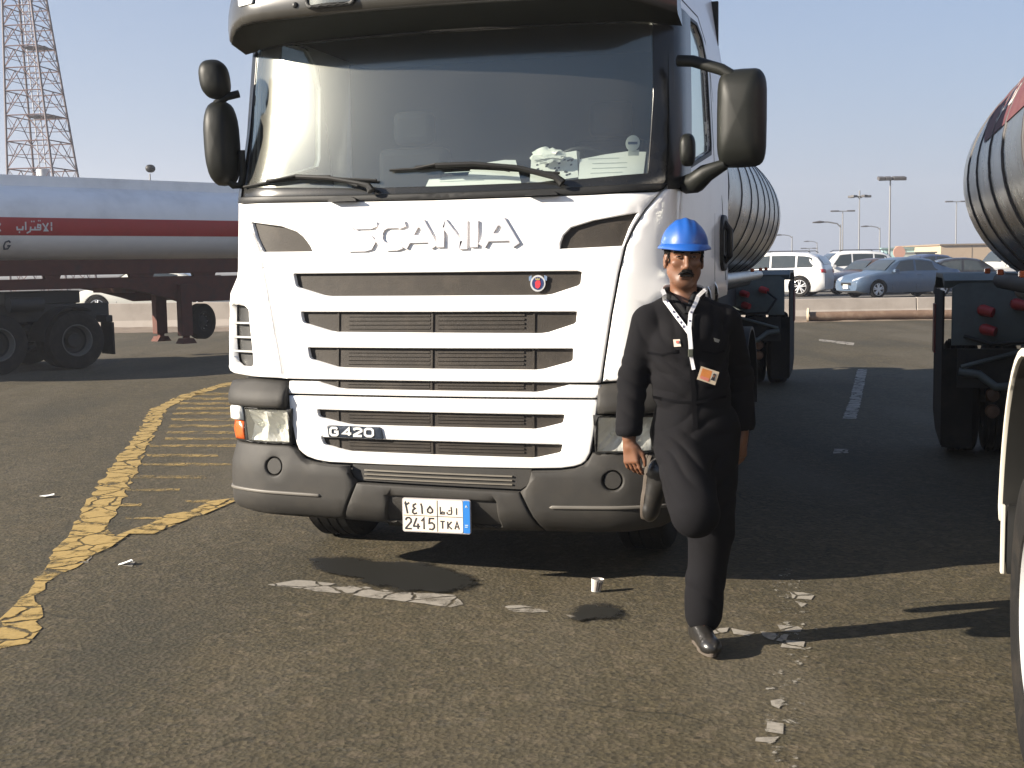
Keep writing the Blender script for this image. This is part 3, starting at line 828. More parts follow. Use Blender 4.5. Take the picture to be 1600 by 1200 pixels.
for sgn in (-1, 1):
    o = obj('cab_side', MB().panel(sidepoly, [winpoly], smap(sgn), step=0.1, thick=0.03, roll=0.006), M_wside, TR, smooth=50)
    mb = MB().panel(winpoly, [], lambda y, z, d, m=smap(sgn): m(y, z, d+0.018), step=0.2, thick=0.0, roll=0)
    so = obj('side_window', mb, glass_mat('cab_side_glass', tint=(0.30, 0.34, 0.36), dust=0.12, rough=0.03), TR, smooth=30)
    mb = MB()
    def ring(P, w, m, d0, d1):
        n = len(P); cx = sum(p[0] for p in P)/n; cz = sum(p[1] for p in P)/n
        Q = [(p[0]+(1 if p[0] > cx else -1)*w, p[1]+(1 if p[1] > cz else -1)*w) for p in P]
        mb.panel(Q, [P], lambda a, b, d: m(a, b, d+d0), step=0.5, thick=d1, roll=0, seg=0.2)
    ring(winpoly, 0.022, smap(sgn), -0.004, 0.02)
    obj('window_frame', mb, M_black, so, smooth=30)
    mb = MB().strokes([[(1.60, 1.6), (1.605, 2.3), (1.60, 2.85), (1.52, 3.05), (1.36, 3.17), (0.62, 3.17)], [(1.61, 2.9), (1.9, 2.1), (2.05, 1.6)]], 0.008, smap(sgn), d0=0.0, d1=0.0015)
    dr = obj('door_seam', mb, mat('seam_rubber', (0.03, 0.03, 0.03), 0.8), TR, smooth=0)  # dark rubber line along the door joint
    # grab handle, and the black door handle with its pale stroke
    m = smap(sgn)
    mb = MB().tube([m(1.92, 1.72, -0.01), m(1.90, 1.76, -0.05), m(1.90, 1.92, -0.05), m(1.92, 1.97, -0.01)], 0.022, 8)
    mb.use(M_black)
    mb.panel(rrect(1.80, 2.06, 1.66, 2.02, 0.10), [rrect(1.90, 1.965, 1.76, 1.93, 0.03)], lambda a, b, d: m(a, b, d-0.02), step=0.08, thick=0.02, roll=0.01)
    obj('door_handle', mb, M_black, TR, smooth=40)
    for (yy, zz, hh) in ((1.28, 1.50, 0.10), (1.55, 1.52, 0.13)):
        mb = MB().lathe([(0.0, -0.02), (0.02, -0.015), (0.035, 0), (0.03, 0.01)], 14, Matrix.Translation(Vector(m(yy, zz, -0.01))) @ Matrix.Rotation(R(90*sgn), 4, 'Z') @ Matrix.Diagonal((1, 1, 2.2, 1)))
        obj('side_lamp', mb, M_chrome, TR)
# roof and back as a grid
mb = MB()
ys = [0.30, 0.36, 0.50, 0.8, 1.2, 1.95, 2.10]
zt = [3.16, 3.24, 3.38, 3.52, 3.62, 3.64, 3.48]
rows = []
for y, z in zip(ys, zt):
    X = sideX(y, z)
    rows.append([(-X, y, z-0.03), (-X*0.93, y, z+0.03), (-X*0.5, y, z+0.06), (0, y, z+0.07), (X*0.5, y, z+0.06), (X*0.93, y, z+0.03), (X, y, z-0.03)])
rows.append([(p[0]*1.02, 2.17, 1.5) for p in rows[-1]])
V = [p for r in rows for p in r]
F = [(i*7+j, i*7+j+1, i*7+j+8, i*7+j+7) for i in range(len(rows)-1) for j in range(6)]
obj('cab_roof', MB().add(V, F), M_wside, TR, smooth=60)
# roof front above the visor with the marker lamps
rf = lambda x, z, d: (x, -0.02 + 0.17*x*x + 0.55*(z-3.20) + 2.3*max(0, abs(x)-0.92)**2 + d, z)
roof_front = obj('roof_front', MB().panel([(-1.27, 3.20), (1.27, 3.20), (1.27, 3.55), (1.1, 3.68), (-1.1, 3.68), (-1.27, 3.55)], [], rf, step=0.12, thick=0.06, roll=0.02), M_white, TR, smooth=50)

# windscreen and its black border, pillars
winl = [(-1.26, 2.125), (-0.45, 2.105), (0.08, 2.102), (0.63, 2.104), (1.24, 2.125), (1.245, 2.6), (1.235, 3.05), (0.0, 3.04), (-1.235, 3.05), (-1.262, 2.6)]
inner = [(-1.205, 2.185), (-0.45, 2.150), (0.08, 2.146), (0.63, 2.150), (1.130, 2.185), (1.14, 2.6), (1.13, 2.985), (0.0, 2.975), (-1.19, 2.985), (-1.21, 2.6)]
obj('windscreen_border', MB().panel(winl, [inner], lambda x, z, d: fwin(x, z, d+0.004), step=0.09, thick=0.02, roll=0.004), M_frit, TR, smooth=50)
ws = MB().panel([(x*1.003, z+(0.004 if z > 2.5 else -0.004)) for x, z in inner], [], lambda x, z, d: fwin(x, z, d+0.009), step=0.06, thick=0.0, roll=0)
obj('windscreen', ws, M_glass, TR, smooth=60)
# A pillars: dark covers running from windscreen edge to the door window
for sgn in (-1, 1):
    V = []; n = 12
    prof = [(1.225, -0.01), (1.262, 0.03), (1.283, 0.09), (1.292, 0.20), (1.296, 0.36), (1.25, 0.37)]
    mb = MB()
    for k in range(n+1):
        z = 2.10 + 0.98*k/n
        y0 = wy(1.225, z)
        for px, py in prof:
            V.append((sgn*(px - 0.035*max(0, z-2.3)), y0+py, z))
    m_ = len(prof)
    F = [(i*m_+j, i*m_+j+1, (i+1)*m_+j+1, (i+1)*m_+j) for i in range(n) for j in range(m_-1)]
    obj('pillar_cover', mb.add(V, F), M_frit, TR, smooth=60)

# black cowl strip under the windscreen with two wiper spindle covers
mb = MB()
cw = [(-1.25, 2.095), (-0.45, 2.080), (0.0, 2.076), (0.43, 2.077), (0.83, 2.080), (1.20, 2.095), (1.245, 2.13), (0.63, 2.112), (0.08, 2.108), (-0.45, 2.112), (-1.262, 2.13)]
mb.panel(cw, [], lambda s, z, d: (fmap(s, z, d)[0], fmap(s, z, d)[1]-0.012, z), step=0.06, thick=0.03, roll=0.006)
for cx in (-0.518, 0.597):
    mb.prism(arc(cx, 2.078, 0.085, 0.030, 0, 180, 12), lambda s, z, d: (fmap(s, z, 0)[0], fmap(s, z, 0)[1]+d, z), 0.0, -0.045)
obj('cowl', mb, M_black, TR, smooth=45)

# wipers
def W(x, z, d=-0.03): return fwin(x, z, d)
def wiper(blade, arm, brk):
    mb = MB()
    mb.tube([W(x, z, -0.012) for x, z in blade], 0.008, 6)
    mb.tube([W(x, z+0.008, -0.028) for x, z in blade[1:-1]], 0.007, 6)
    o = obj('wiper_blade', mb, M_black, TR, smooth=40)
    mb = MB().tube([W(x, z, -0.045) for x, z in arm], [0.013]*(len(arm)-2)+[0.018, 0.024], 8)
    for a, c in brk:
        mb.tube([W(*a, -0.03), W(*c, -0.05)], 0.007, 6)
    obj('wiper_arm', mb, M_black, o, smooth=40)
wiper([(-1.195, 2.185), (-1.0, 2.200), (-0.80, 2.212), (-0.60, 2.206), (-0.33, 2.185)], [(-0.80, 2.216), (-0.60, 2.20), (-0.42, 2.165), (-0.36, 2.15), (-0.34, 2.12)], [((-0.62, 2.215), (-0.42, 2.148)), ((-1.0, 2.20), (-0.80, 2.222))])
wiper([(-0.253, 2.236), (-0.10, 2.238), (0.08, 2.240), (0.30, 2.225), (0.68, 2.190)], [(0.02, 2.245), (0.22, 2.245), (0.45, 2.220), (0.66, 2.165), (0.70, 2.13)], [((-0.10, 2.236), (0.02, 2.25)), ((0.42, 2.205), (0.25, 2.24))])

# sun visor: smoked plastic shield, lip forward of the glass, swept back under to the screen top
V = []; nx = 33
for i in range(nx):
    x = -1.275 + 2.55*i/(nx-1)
    a = abs(x)
    yf = -0.16 + 0.10*x*x + 2.3*max(0, a-0.92)**2
    zl = 3.035 - 0.03*sstep(1.0, 1.3, a)
    yb = wy(min(a, 1.24), 3.0)-0.012
    V += [(x, yf+0.075, 3.235), (x, yf+0.03, 3.21), (x, yf+0.008, 3.15), (x, yf, 3.075), (x, yf+0.012, zl+0.008), (x, yf+0.035, zl-0.004), (x, yf+0.16*(yb-yf), zl-0.008), (x, yb, 2.985-0.02*sstep(1.0, 1.3, a))]
m_ = 8
F = [(i*m_+j, i*m_+j+1, (i+1)*m_+j+1, (i+1)*m_+j) for i in range(nx-1) for j in range(m_-1)]
F += [tuple(range(m_)), tuple(range((nx-1)*m_+m_-1, (nx-1)*m_-1, -1))]
M_visor = mat('smoked_visor_plastic', (0.045, 0.043, 0.038), 0.25, var=0.12, dirt=(0.09, 0.082, 0.07), dirt_amt=0.3, dirt_scale=3, coat=0.3)
M_vshade = mat('visor_underside_shade', (0.012, 0.013, 0.009), 0.6, var=0.2, spec=0.2)  # shade beneath the visor, painted into its under faces as a darker colour
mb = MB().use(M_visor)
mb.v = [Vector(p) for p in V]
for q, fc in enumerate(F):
    mb.use(M_vshade if q < (nx-1)*(m_-1) and q % (m_-1) >= 5 else M_visor)
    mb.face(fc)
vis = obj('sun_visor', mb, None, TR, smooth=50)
def vf(x, z, d):
    return (x, -0.16+0.10*x*x+2.3*max(0, abs(x)-0.92)**2+d, z)
mb = MB().use(M_black).panel(rrect(-0.60, -0.31, 3.06, 3.24, 0.03), [rrect(-0.583, -0.327, 3.078, 3.222, 0.022)], lambda x, z, d: vf(x, z, d-0.02), step=0.5, thick=0.05, roll=0.006)
sp = obj('roof_spotlight', mb, M_black, vis, smooth=40)
mb = MB().prism(rrect(-0.58, -0.33, 3.08, 3.22, 0.02), vf, 0.030, 0.024)
obj('reflector', mb, M_chrome, sp, smooth=30)
mb = MB().panel(rrect(-0.582, -0.328, 3.079, 3.221, 0.02), [], lambda x, z, d: (x, vf(x, z, 0)[1]-0.008-0.02*(1-((x+0.455)/0.13)**2), z), step=0.04, thick=0.0, roll=0)
obj('lens', mb, M_lens, sp, smooth=60)
for (x, z) in ((-0.664, 3.14), (-0.666, 3.09), (0.06, 3.085)):
    mb = MB().lathe([(0.0, -0.012), (0.012, -0.008), (0.016, 0.0), (0.016, 0.02)], 12, Matrix.Translation(vf(x, z, -0.002)))
    obj('visor_stud', mb, M_black, vis)
for sg in (-1, 1):
    mb = MB().prism(rrect(min(sg*1.045, sg*0.93), max(sg*1.045, sg*0.93), 3.125, 3.21, 0.012), vf, 0.02, -0.006)
    obj('marker_lamp', mb, mat('clear_lamp_plastic', (0.75, 0.75, 0.72), 0.15, coat=0.5, var=0.1), vis, smooth=30, bevel=0.003)

# ------------------------------------------------ bumper
step_rec = [(-0.473, 0.647), (-0.474, 0.605), (-0.46, 0.58), (-0.433, 0.562), (0.485, 0.541), (0.515, 0.56), (0.529, 0.585), (0.543, 0.647)]
ltop = [(-0.857, 0.742), (-0.815, 0.725), (-0.80, 0.705), (-0.765, 0.672), (-0.70, 0.655), (-0.60, 0.645), (-0.48, 0.643)]
rtop = [(0.55, 0.643), (0.70, 0.648), (0.775, 0.658), (0.82, 0.677), (0.848, 0.705), (0.868, 0.742)]
lcorner = [(-1.52, 0.735), (-1.30, 0.742)] + ltop + [(-0.479, 0.605), (-0.466, 0.578), (-0.437, 0.556), (-0.536, 0.335), (-0.70, 0.333), (-1.05, 0.340), (-1.20, 0.36), (-1.33, 0.40), (-1.47, 0.46), (-1.52, 0.52)]
rcorner = list(reversed([(1.52, 0.735), (1.30, 0.742)] + list(reversed(rtop)) + [(0.535, 0.585), (0.52, 0.558), (0.491, 0.535), (0.600, 0.312), (0.80, 0.31), (1.05, 0.318), (1.20, 0.345), (1.33, 0.40), (1.47, 0.46), (1.52, 0.52)]))
centre = [(-0.431, 0.554), (0.485, 0.533), (0.594, 0.310), (0.25, 0.302), (-0.10, 0.302), (-0.30, 0.325), (-0.530, 0.335)]
plate_rec = [(-0.27, 0.345), (-0.245, 0.492), (0.36, 0.478), (0.37, 0.335)]
fogs = ((-0.939, 0.624), (0.977, 0.603))
for poly, (fx, fz), sg in ((lcorner, fogs[0], -1), (rcorner, fogs[1], 1)):
    hole = arc(fx, fz, 0.052, 0.052, 0, 345, 23)
    o = obj('bumper_corner', MB().panel(poly, [hole], fbump, step=0.055, thick=0.035, roll=0.012), M_plast, TR, smooth=50)
    mb = MB().prism(arc(fx, fz, 0.046, 0.046, 0, 345, 23), fbump, 0.03, 0.010)
    obj('lamp_cover', mb, M_plast, o, smooth=30, bevel=0.004)
    zc = 0.49 if sg < 0 else 0.472
    cr = [(sg*1.30, zc+0.004), (sg*0.66, zc-0.004), (sg*0.645, zc-0.014), (sg*0.66, zc-0.022), (sg*1.30, zc-0.014)]
    mb = MB().panel(cr, [], lambda s, z, d: fbump(s, z, d-0.010), step=0.08, thick=0.012, roll=0.005)
    obj('rub_strip', mb, mat('worn_bumper_edge', (0.12, 0.11, 0.095), 0.5, var=0.2), o, smooth=50)
oc = obj('bumper_centre', MB().panel(centre, [plate_rec], fbump, step=0.055, thick=0.03, roll=0.012), M_plast, TR, smooth=50)
obj('plate_recess', MB().panel([(-0.29, 0.30), (-0.29, 0.50), (0.39, 0.50), (0.39, 0.30)], [], lambda s, z, d: fbump(s, z, d+0.022), step=0.1, thick=0.02, roll=0), M_plast, oc, smooth=50)
mb = MB().use(M_plast).panel(step_rec, [], lambda s, z, d: fbump(s, z, d+0.05), step=0.06, thick=0.02, roll=0)
mt = mat('step_tread_edge', (0.14, 0.125, 0.10), 0.6, var=0.25)
mb.use(mt)
for zz in (0.576, 0.598, 0.620):
    mb.panel([(-0.40, zz-0.0035), (0.44, zz-0.014), (0.44, zz-0.007), (-0.40, zz+0.0035)], [], lambda s, z, d: fbump(s, z, d+0.042), step=0.1, thick=0.01, roll=0)
obj('step_tread', mb, M_plast, oc, smooth=40)
mb = MB().panel([(-1.15, 0.31), (1.15, 0.31), (1.15, 0.76), (-1.15, 0.76)], [], lambda s, z, d: fbump(s, z, d+0.10), step=0.2, thick=0.02, roll=0)
obj('bumper_beam', mb, M_black, TR)

# black wing pieces above the headlamps
for sg in (-1, 1):
    cap = [(0.860, 0.950), (0.856, 1.094), (1.0, 1.104), (1.10, 1.106), (1.26, 1.09), (1.36, 1.05), (1.40, 0.99), (1.39, 0.955), (1.2, 0.950)]
    cap = [(sg*(a+(0.04 if (sg > 0 and a < 0.87) else 0)), b) for a, b in cap]
    mb = MB().panel(cap, [], lambda s, z, d: (lambda p, k: (p[0], p[1]-0.05*k, p[2]))(fmap(s, z, d, bulge=0.03*sstep(1.0, 1.3, abs(s))), sstep(1.11, 1.0, z)), step=0.04, thick=0.05, roll=0.018)
    obj('wing_step', mb, M_plast, TR, smooth=55)

# headlamps
def hm(s, z, d): return fmap(s, z, d, yoff=-0.025)
for sg in (-1, 1):
    q = lambda P: [(sg*(a + (0.045 if sg > 0 else 0)), b - (0.008 if sg > 0 else 0)) for a, b in P]
    outer = q([(0.838, 0.746), (0.828, 0.948), (1.44, 0.952), (1.46, 0.746)])
    lens = q([(0.848, 0.758), (0.856, 0.937), (1.150, 0.934), (1.125, 0.760)])
    hl = obj('headlamp_housing', MB().panel(outer, [lens], hm, step=0.08, thick=0.06, roll=0.008), M_black, TR, smooth=50)
    # bowl: faceted chrome
    V = []; F = []
    nx_, nz_ = 14, 8
    xs = [0.84 + 0.32*i/nx_ for i in range(nx_+1)]; zs = [0.75+0.195*j/nz_ for j in range(nz_+1)]
    for j, z in enumerate(zs):
        for i, x in enumerate(xs):
            d1 = ((x-0.925)/0.085)**2+((z-0.84)/0.09)**2; d2 = ((x-1.075)/0.085)**2+((z-0.85)/0.09)**2
            dep = 0.09 - 0.065*min(1, min(d1, d2)) + 0.006*(((i+j) % 2))
            V.append(hm(sg*(x+(0.045 if sg > 0 else 0)), z-(0.008 if sg > 0 else 0), dep))
    for j in range(nz_):
        for i in range(nx_):
            a = j*(nx_+1)+i
            F.append((a, a+1, a+nx_+2, a+nx_+1))
    M_refl = mat('lamp_reflector', (0.72, 0.70, 0.65), 0.25, metal=0.15, var=0.1)
    obj('reflector', MB().add(V, F), M_refl, hl, smooth=0)
    mb = MB()
    for cx, cz in ((0.925, 0.84), (1.075, 0.85)):
        c = Vector(hm(sg*(cx+(0.045 if sg > 0 else 0)), cz, 0.05))
        mb.lathe([(0.0, -0.016), (0.01, -0.012), (0.014, 0.0), (0.012, 0.03)], 12, Matrix.Translation(c))
    obj('bulb', mb, M_lens, hl, smooth=60)
    obj('lens', MB().panel(lens, [], lambda s, z, d: hm(s, z, d+0.004), step=0.06, thick=0.0, roll=0), M_lens, hl, smooth=60)
    # clear and orange indicator wrapping the side
    cl = q([(1.155, 0.872), (1.163, 0.956), (1.30, 0.948), (1.42, 0.93), (1.42, 0.875), (1.30, 0.868)])
    org = q([(1.150, 0.762), (1.153, 0.866), (1.25, 0.864), (1.27, 0.775), (1.22, 0.76)])
    obj('side_marker', MB().panel(cl, [], lambda s, z, d: hm(s, z, d-0.028), step=0.05, thick=0.03, roll=0.012), mat('clear_lamp_plastic', (0.75, 0.75, 0.72), 0.15), hl, smooth=60)
    obj('indicator', MB().panel(org, [], lambda s, z, d: hm(s, z, d-0.012), step=0.05, thick=0.02, roll=0.008), M_orange, hl, smooth=60)

# ------------------------------------------------ number plate
py = lambda x, z: fbump(0.03, 0.39, 0)[1]-0.012
def pm(x, z, d):
    return (x, py(x, z)+d, z)
PX0, PX1, PZ0, PZ1 = -0.157, 0.218, 0.306, 0.480
mb = MB().use(mat('plate_frame_metal', (0.45, 0.42, 0.42), 0.4, metal=0.4, var=0.1))
mb.prism(rrect(PX0-0.006, PX1+0.004, PZ0-0.005, PZ1+0.006, 0.012), pm, 0.012, 0.0)
mb.use(mat('plate_cream', (0.70, 0.62, 0.52), 0.45, var=0.06))
mb.prism(rrect(PX0, PX1-0.040, PZ0, PZ1, 0.010), pm, 0.004, -0.003)
mb.use(mat('plate_blue', (0.02, 0.16, 0.48), 0.4, var=0.1))
mb.prism(rrect(PX1-0.037, PX1, PZ0, PZ1, 0.006), pm, 0.004, -0.003)
plate = obj('number_plate', mb, None, TR, smooth=30)
xm, zm = 0.036, 0.392
xr = PX1-0.040
mb = MB().strokes([[(PX0+0.003, zm), (xr-0.003, zm-0.001)], [(xm, PZ0+0.003), (xm, PZ1-0.003)]], 0.003, pm, d0=-0.002, d1=0.0042)
obj('plate_divider', mb, M_ink, plate, smooth=0)
def ps(lines, x, z, w, h): return [[(x+a*w, z+b*h) for a, b in l] for l in lines]
ch = []
wz = 0.0085
LAT = [('2', [[(.05, .75), (.12, .93), (.35, 1), (.65, 1), (.92, .86), (.92, .62), (.02, .06), (.02, 0), (1, 0)]], -0.145, .034),
       ('4', [[(.55, 1), (.02, .30), (.02, .24), (1.05, .24)], [(.74, .5), (.74, 0)]], -0.100, .034),
       ('1', [[(.0, .72), (.55, 1), (.55, 0)]], -0.055, .026),
       ('5', [[(.92, 1), (.15, 1), (.08, .55), (.55, .62), (.92, .45), (.92, .18), (.6, 0), (.05, .04)]], -0.014, .034)]
for _, l, x, w in LAT:
    ch.append((ps(l, x, 0.319, w, 0.060), 0.0085))
for _, l, x in (('T', [[(0, 1), (1, 1)], [(.5, .97), (.5, 0)]], 0.052), ('K', [[(.05, 1), (.05, 0)], [(.95, 1), (.1, .45), (1, 0)]], 0.092), ('A', [[(0, 0), (.5, 1), (1, 0)], [(.2, .33), (.8, .33)]], 0.133)):
    ch.append((ps(l, x, 0.326, 0.024, 0.040), 0.0065))
# eastern Arabic figures
ch.append((ps([[(.0, .85), (.12, 1), (.35, .80), (.95, .98)], [(.1, .9), (.35, .45), (.55, 0)]], -0.147, 0.402, 0.026, 0.060), 0.0085))
ch.append((ps([[(.85, 1), (.25, .88), (.2, .68), (.6, .55), (.12, .38), (.05, .15), (.4, .02), (1.0, .1)]], -0.105, 0.400, 0.026, 0.056), 0.0085))
ch.append((ps([[(.25, 1), (.5, .7), (.6, 0)]], -0.062, 0.402, 0.022, 0.056), 0.0085))
ch.append((ps([[(.5, .0), (.12, .15), (.08, .5), (.5, .98), (.92, .5), (.88, .15), (.5, .0)]], -0.022, 0.408, 0.034, 0.036), 0.0080))
ch.append((ps([[(.1, 1), (.15, .05)], [(.0, .05), (.9, .05), (.95, .28), (.6, .34), (.15, .08)]], 0.050, 0.404, 0.026, 0.040), 0.0060))
ch.append((ps([[(.85, 1), (.95, .3), (.85, .05), (.25, .02), (.02, .15), (.05, .32)], [(.3, .45), (.62, .55)]], 0.090, 0.404, 0.028, 0.042), 0.0060))
ch.append((ps([[(.5, 1), (.5, 0)]], 0.132, 0.404, 0.024, 0.036), 0.0060))
for l, w in ch:
    obj('plate_character', MB().strokes(l, w, pm, d0=-0.002, d1=0.0045), M_ink, plate, smooth=0)
mw = mat('plate_small_print', (0.55, 0.62, 0.72), 0.5)
obj('plate_emblem', MB().strokes([[(PX1-0.028, 0.350), (PX1-0.010, 0.350)], [(PX1-0.028, 0.340), (PX1-0.012, 0.340)], [(PX1-0.024, 0.444), (PX1-0.019, 0.456), (PX1-0.013, 0.444)]], 0.003, pm, d0=-0.002, d1=0.0045), mw, plate, smooth=0)

# ------------------------------------------------ mirrors
def pod(mbx, c, hw, hh, dep, n=3.2, rotz=0, lean=0.0):
    """superellipse housing, domed forward"""
    N = 28; rings = []
    Rz = Matrix.Rotation(rotz, 3, 'Z')
    for (k, yy) in ((0.0, -1.0), (0.35, -0.97), (0.62, -0.86), (0.82, -0.62), (0.94, -0.25), (1.0, 0.25), (0.98, 0.8), (0.93, 1.0)):
        rg = []
        for i in range(N):
            t = 2*math.pi*i/N
            cx = math.copysign(abs(math.cos(t))**(2/n), math.cos(t)); sz = math.copysign(abs(math.sin(t))**(2/n), math.sin(t))
            rg.append(Vector(c) + Rz @ Vector((cx*hw*k + lean*sz*hh*k, yy*dep, sz*hh*k)))
        rings.append(rg)
    b = len(mbx.v)
    for rg in rings: mbx.v.extend(rg)
    for i in range(len(rings)-1):
        for j in range(N):
            mbx.face([b+i*N+j, b+i*N+(j+1) % N, b+(i+1)*N+(j+1) % N, b+(i+1)*N+j])
    e = b+(len(rings)-1)*N
    mbx.face([e+j for j in range(N)])
    return mbx
# near side (left in view)
mb = pod(MB(), (-1.345, 0.28, 2.441), 0.092, 0.243, 0.09, n=3.0, rotz=R(6), lean=-0.03)
ml = obj('mirror', mb, M_mirror, TR, smooth=60)
obj('mirror_arm', MB().tube([(-1.24, 0.33, 2.72), (-1.30, 0.29, 2.70), (-1.36, 0.27, 2.66)], 0.022, 8), M_mirror, ml, smooth=60)
obj('mirror_bracket', MB().tube([(-1.235, 0.32, 2.40), (-1.235, 0.33, 2.25), (-1.25, 0.32, 2.20), (-1.28, 0.30, 2.20), (-1.32, 0.28, 2.24)], 0.022, 8), M_mirror, ml, smooth=60)
mb = pod(MB(), (-1.362, 0.26, 2.80), 0.085, 0.112, 0.06, n=2.6, rotz=R(8), lean=-0.12)
mw2 = obj('wide_angle_mirror', mb, M_mirror, TR, smooth=60)
# far side (right in view)
mb = pod(MB(), (1.597, 0.30, 2.45), 0.124, 0.250, 0.085, n=5.5, rotz=R(-8), lean=0.01)
mr_ = obj('mirror', mb, M_mirror, TR, smooth=60)
obj('mirror_arm', MB().tube([(1.27, 0.36, 2.765), (1.35, 0.34, 2.755), (1.50, 0.31, 2.70), (1.56, 0.30, 2.66)], 0.030, 8), M_mirror, mr_, smooth=60)
obj('mirror_bracket', MB().tube([(1.30, 0.42, 2.13), (1.36, 0.36, 2.135), (1.42, 0.33, 2.18), (1.52, 0.31, 2.22)], [0.05, 0.058, 0.05, 0.03], 8), M_mirror, mr_, smooth=60)
mb = pod(MB(), (1.325, 0.30, 2.30), 0.040, 0.085, 0.05, n=3.0)
obj('kerb_mirror', mb, M_mirror, TR, smooth=60)

# ------------------------------------------------ wheels, chassis
def wheel(parent, x, y, z=0.5, r=0.5, w=0.30, sgn=1, name='wheel', rim=0.29, steer=0.0, rimmat=None, deep=False):
    """axle along X; outer face towards sgn"""
    M = Matrix.Translation(Vector((x, y, z))) @ Matrix.Rotation(steer, 4, 'Z') @ Matrix.Rotation(R(-90*sgn), 4, 'Z')
    h = w/2
    prof = [(rim, -h*0.8), (rim+0.01, -h*0.95), (r*0.80, -h*1.03), (r*0.93, -h*0.97), (r*0.975, -h*0.86)]
    tread = []
    g = 4
    for k in range(g):
        a = -h*0.82 + 2*h*0.82*k/g; bb = -h*0.82+2*h*0.82*(k+1)/g
        tread += [(r, a+0.004), (r, bb-0.010), (r-0.016, bb-0.008), (r-0.016, bb-0.001)]
    prof += tread + [(r*0.975, h*0.86), (r*0.93, h*0.97), (r*0.80, h*1.03), (rim+0.01, h*0.95), (rim, h*0.8)]
    t = obj('tyre', MB().lathe(prof, 56, M), M_rubber, parent, smooth=40)
    o_ = 1  # outer is +Y local after rotation
    pr = [(rim, h*0.8), (rim+0.004, h*0.9), (rim-0.012, h*0.92), (rim-0.022, h*0.6), (rim-0.04, h*0.1), (rim-0.10, -h*0.05), (0.13, h*0.15), (0.12, h*0.5), (0.075, h*0.62), (0.06, h*0.75), (0.0, h*0.78)]
    if deep:
        mr0 = MB().use(rimmat or M_alu).lathe([(rim, h*0.8), (rim+0.004, h*0.9), (rim-0.014, h*0.92), (rim-0.026, h*0.5), (rim-0.045, -h*0.1)], 40, M)
        mr0.use(M_dmetal).lathe([(rim-0.045, -h*0.1), (rim-0.06, -h*0.55), (0.15, -h*0.65), (0.13, -h*0.3), (0.12, h*0.1), (0.0, h*0.12)], 40, M)
        obj('rim', mr0, None, parent, smooth=35)
        return t
    rm = obj('rim', MB().lathe(pr, 40, M), rimmat or M_alu, parent, smooth=35)
    mb = MB()
    for k in range(10):
        tt = 2*math.pi*k/10
        p = M @ Vector((0.155*math.cos(tt), h*0.12, 0.155*math.sin(tt)))
        q = M @ Vector((0.155*math.cos(tt), h*0.32, 0.155*math.sin(tt)))
        mb.tube([p, q], 0.013, 6)
    obj('wheel_nut', mb, M_alu, rm, smooth=30)
    return t
for sg in (-1, 1):
    wh = bpy.data.objects.new('front_wheel', None); COL.objects.link(wh); wh.parent = TR
    wheel(wh, sg*0.98, 1.16, sgn=sg)
    wh = bpy.data.objects.new('rear_wheel', None); COL.objects.link(wh); wh.parent = TR
    wheel(wh, sg*1.08, 5.05, sgn=sg, deep=True); wheel(wh, sg*0.74, 5.05, sgn=sg, deep=True)
    mb = MB().panel(arc(1.16, 0.5, 0.66, 0.66, 10, 150, 18)+list(reversed(arc(1.16, 0.5, 0.62, 0.62, 10, 150, 18))), [], lambda y, z, d: (sg*(1.25-d), y, z), step=0.3, thick=0.4, roll=0)
    obj('wheel_arch', mb, M_black, TR, smooth=40)
    mb = MB().panel(arc(5.05, 0.5, 0.64, 0.64, -10, 190, 22)+list(reversed(arc(5.05, 0.5, 0.615, 0.615, -10, 190, 22))), [], lambda y, z, d: (sg*(1.27-d), y, z), step=0.3, thick=0.55, roll=0)
    obj('rear_mudguard', mb, M_black, TR, smooth=40)
    mb = MB().bx(min(sg*0.42, sg*0.34), max(sg*0.42, sg*0.34), 0.5, 6.0, 0.72, 0.98)
    obj('chassis_rail', mb, M_dmetal, TR, smooth=0, bevel=0.008)
    mb = MB().bx(min(sg*0.7, sg*1.22), max(sg*0.7, sg*1.22), 2.3, 4.2, 0.42, 1.0)
    obj('side_tank', mb, M_dmetal, TR, smooth=0, bevel=0.05)
    mb = MB().bx(min(sg*1.0, sg*1.24), max(sg*1.0, sg*1.24), 0.28, 0.52, 0.42, 1.16)
    obj('entry_step', mb, M_black, TR, smooth=0, bevel=0.02)
mb = MB().bx(-1.1, 1.1, 0.6, 2.1, 1.0, 1.12)
obj('cab_floor', mb, M_black, TR)
mb = MB().tube([(-0.9, 1.16, 0.5), (0.9, 1.16, 0.5)], 0.07, 10).tube([(-0.9, 5.05, 0.5), (0.9, 5.05, 0.5)], 0.1, 10)
obj('axle', mb, M_dmetal, TR)

# ------------------------------------------------ cab interior
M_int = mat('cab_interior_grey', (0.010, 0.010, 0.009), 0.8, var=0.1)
M_dash = mat('dashboard_grey', (0.075, 0.073, 0.062), 0.7, var=0.08)
V = []; nx = 25
for i in range(nx):
    x = -1.18+2.36*i/(nx-1)
    hood = 0.13*sstep(0.36, 0.50, x)*sstep(1.12, 0.98, x)
    y0 = wy(x, 2.12)+0.03
    V += [(x, y0, 2.09), (x, y0+0.12, 2.13), (x, 0.52, 2.145+hood*0.5), (x, 0.66, 2.15+hood), (x, 0.80, 2.12+hood*0.9), (x, 0.86, 1.98), (x, 0.84, 1.5)]
m_ = 7
F = [(i*m_+j, (i+1)*m_+j, (i+1)*m_+j+1, i*m_+j+1) for i in range(nx-1) for j in range(m_-1)]
obj('dashboard', MB().add(V, F), M_dash, TR, smooth=50)
mb = MB()
M = Matrix.Translation(Vector((0.67, 0.86, 2.20))) @ Matrix.Rotation(R(-52), 4, 'X')
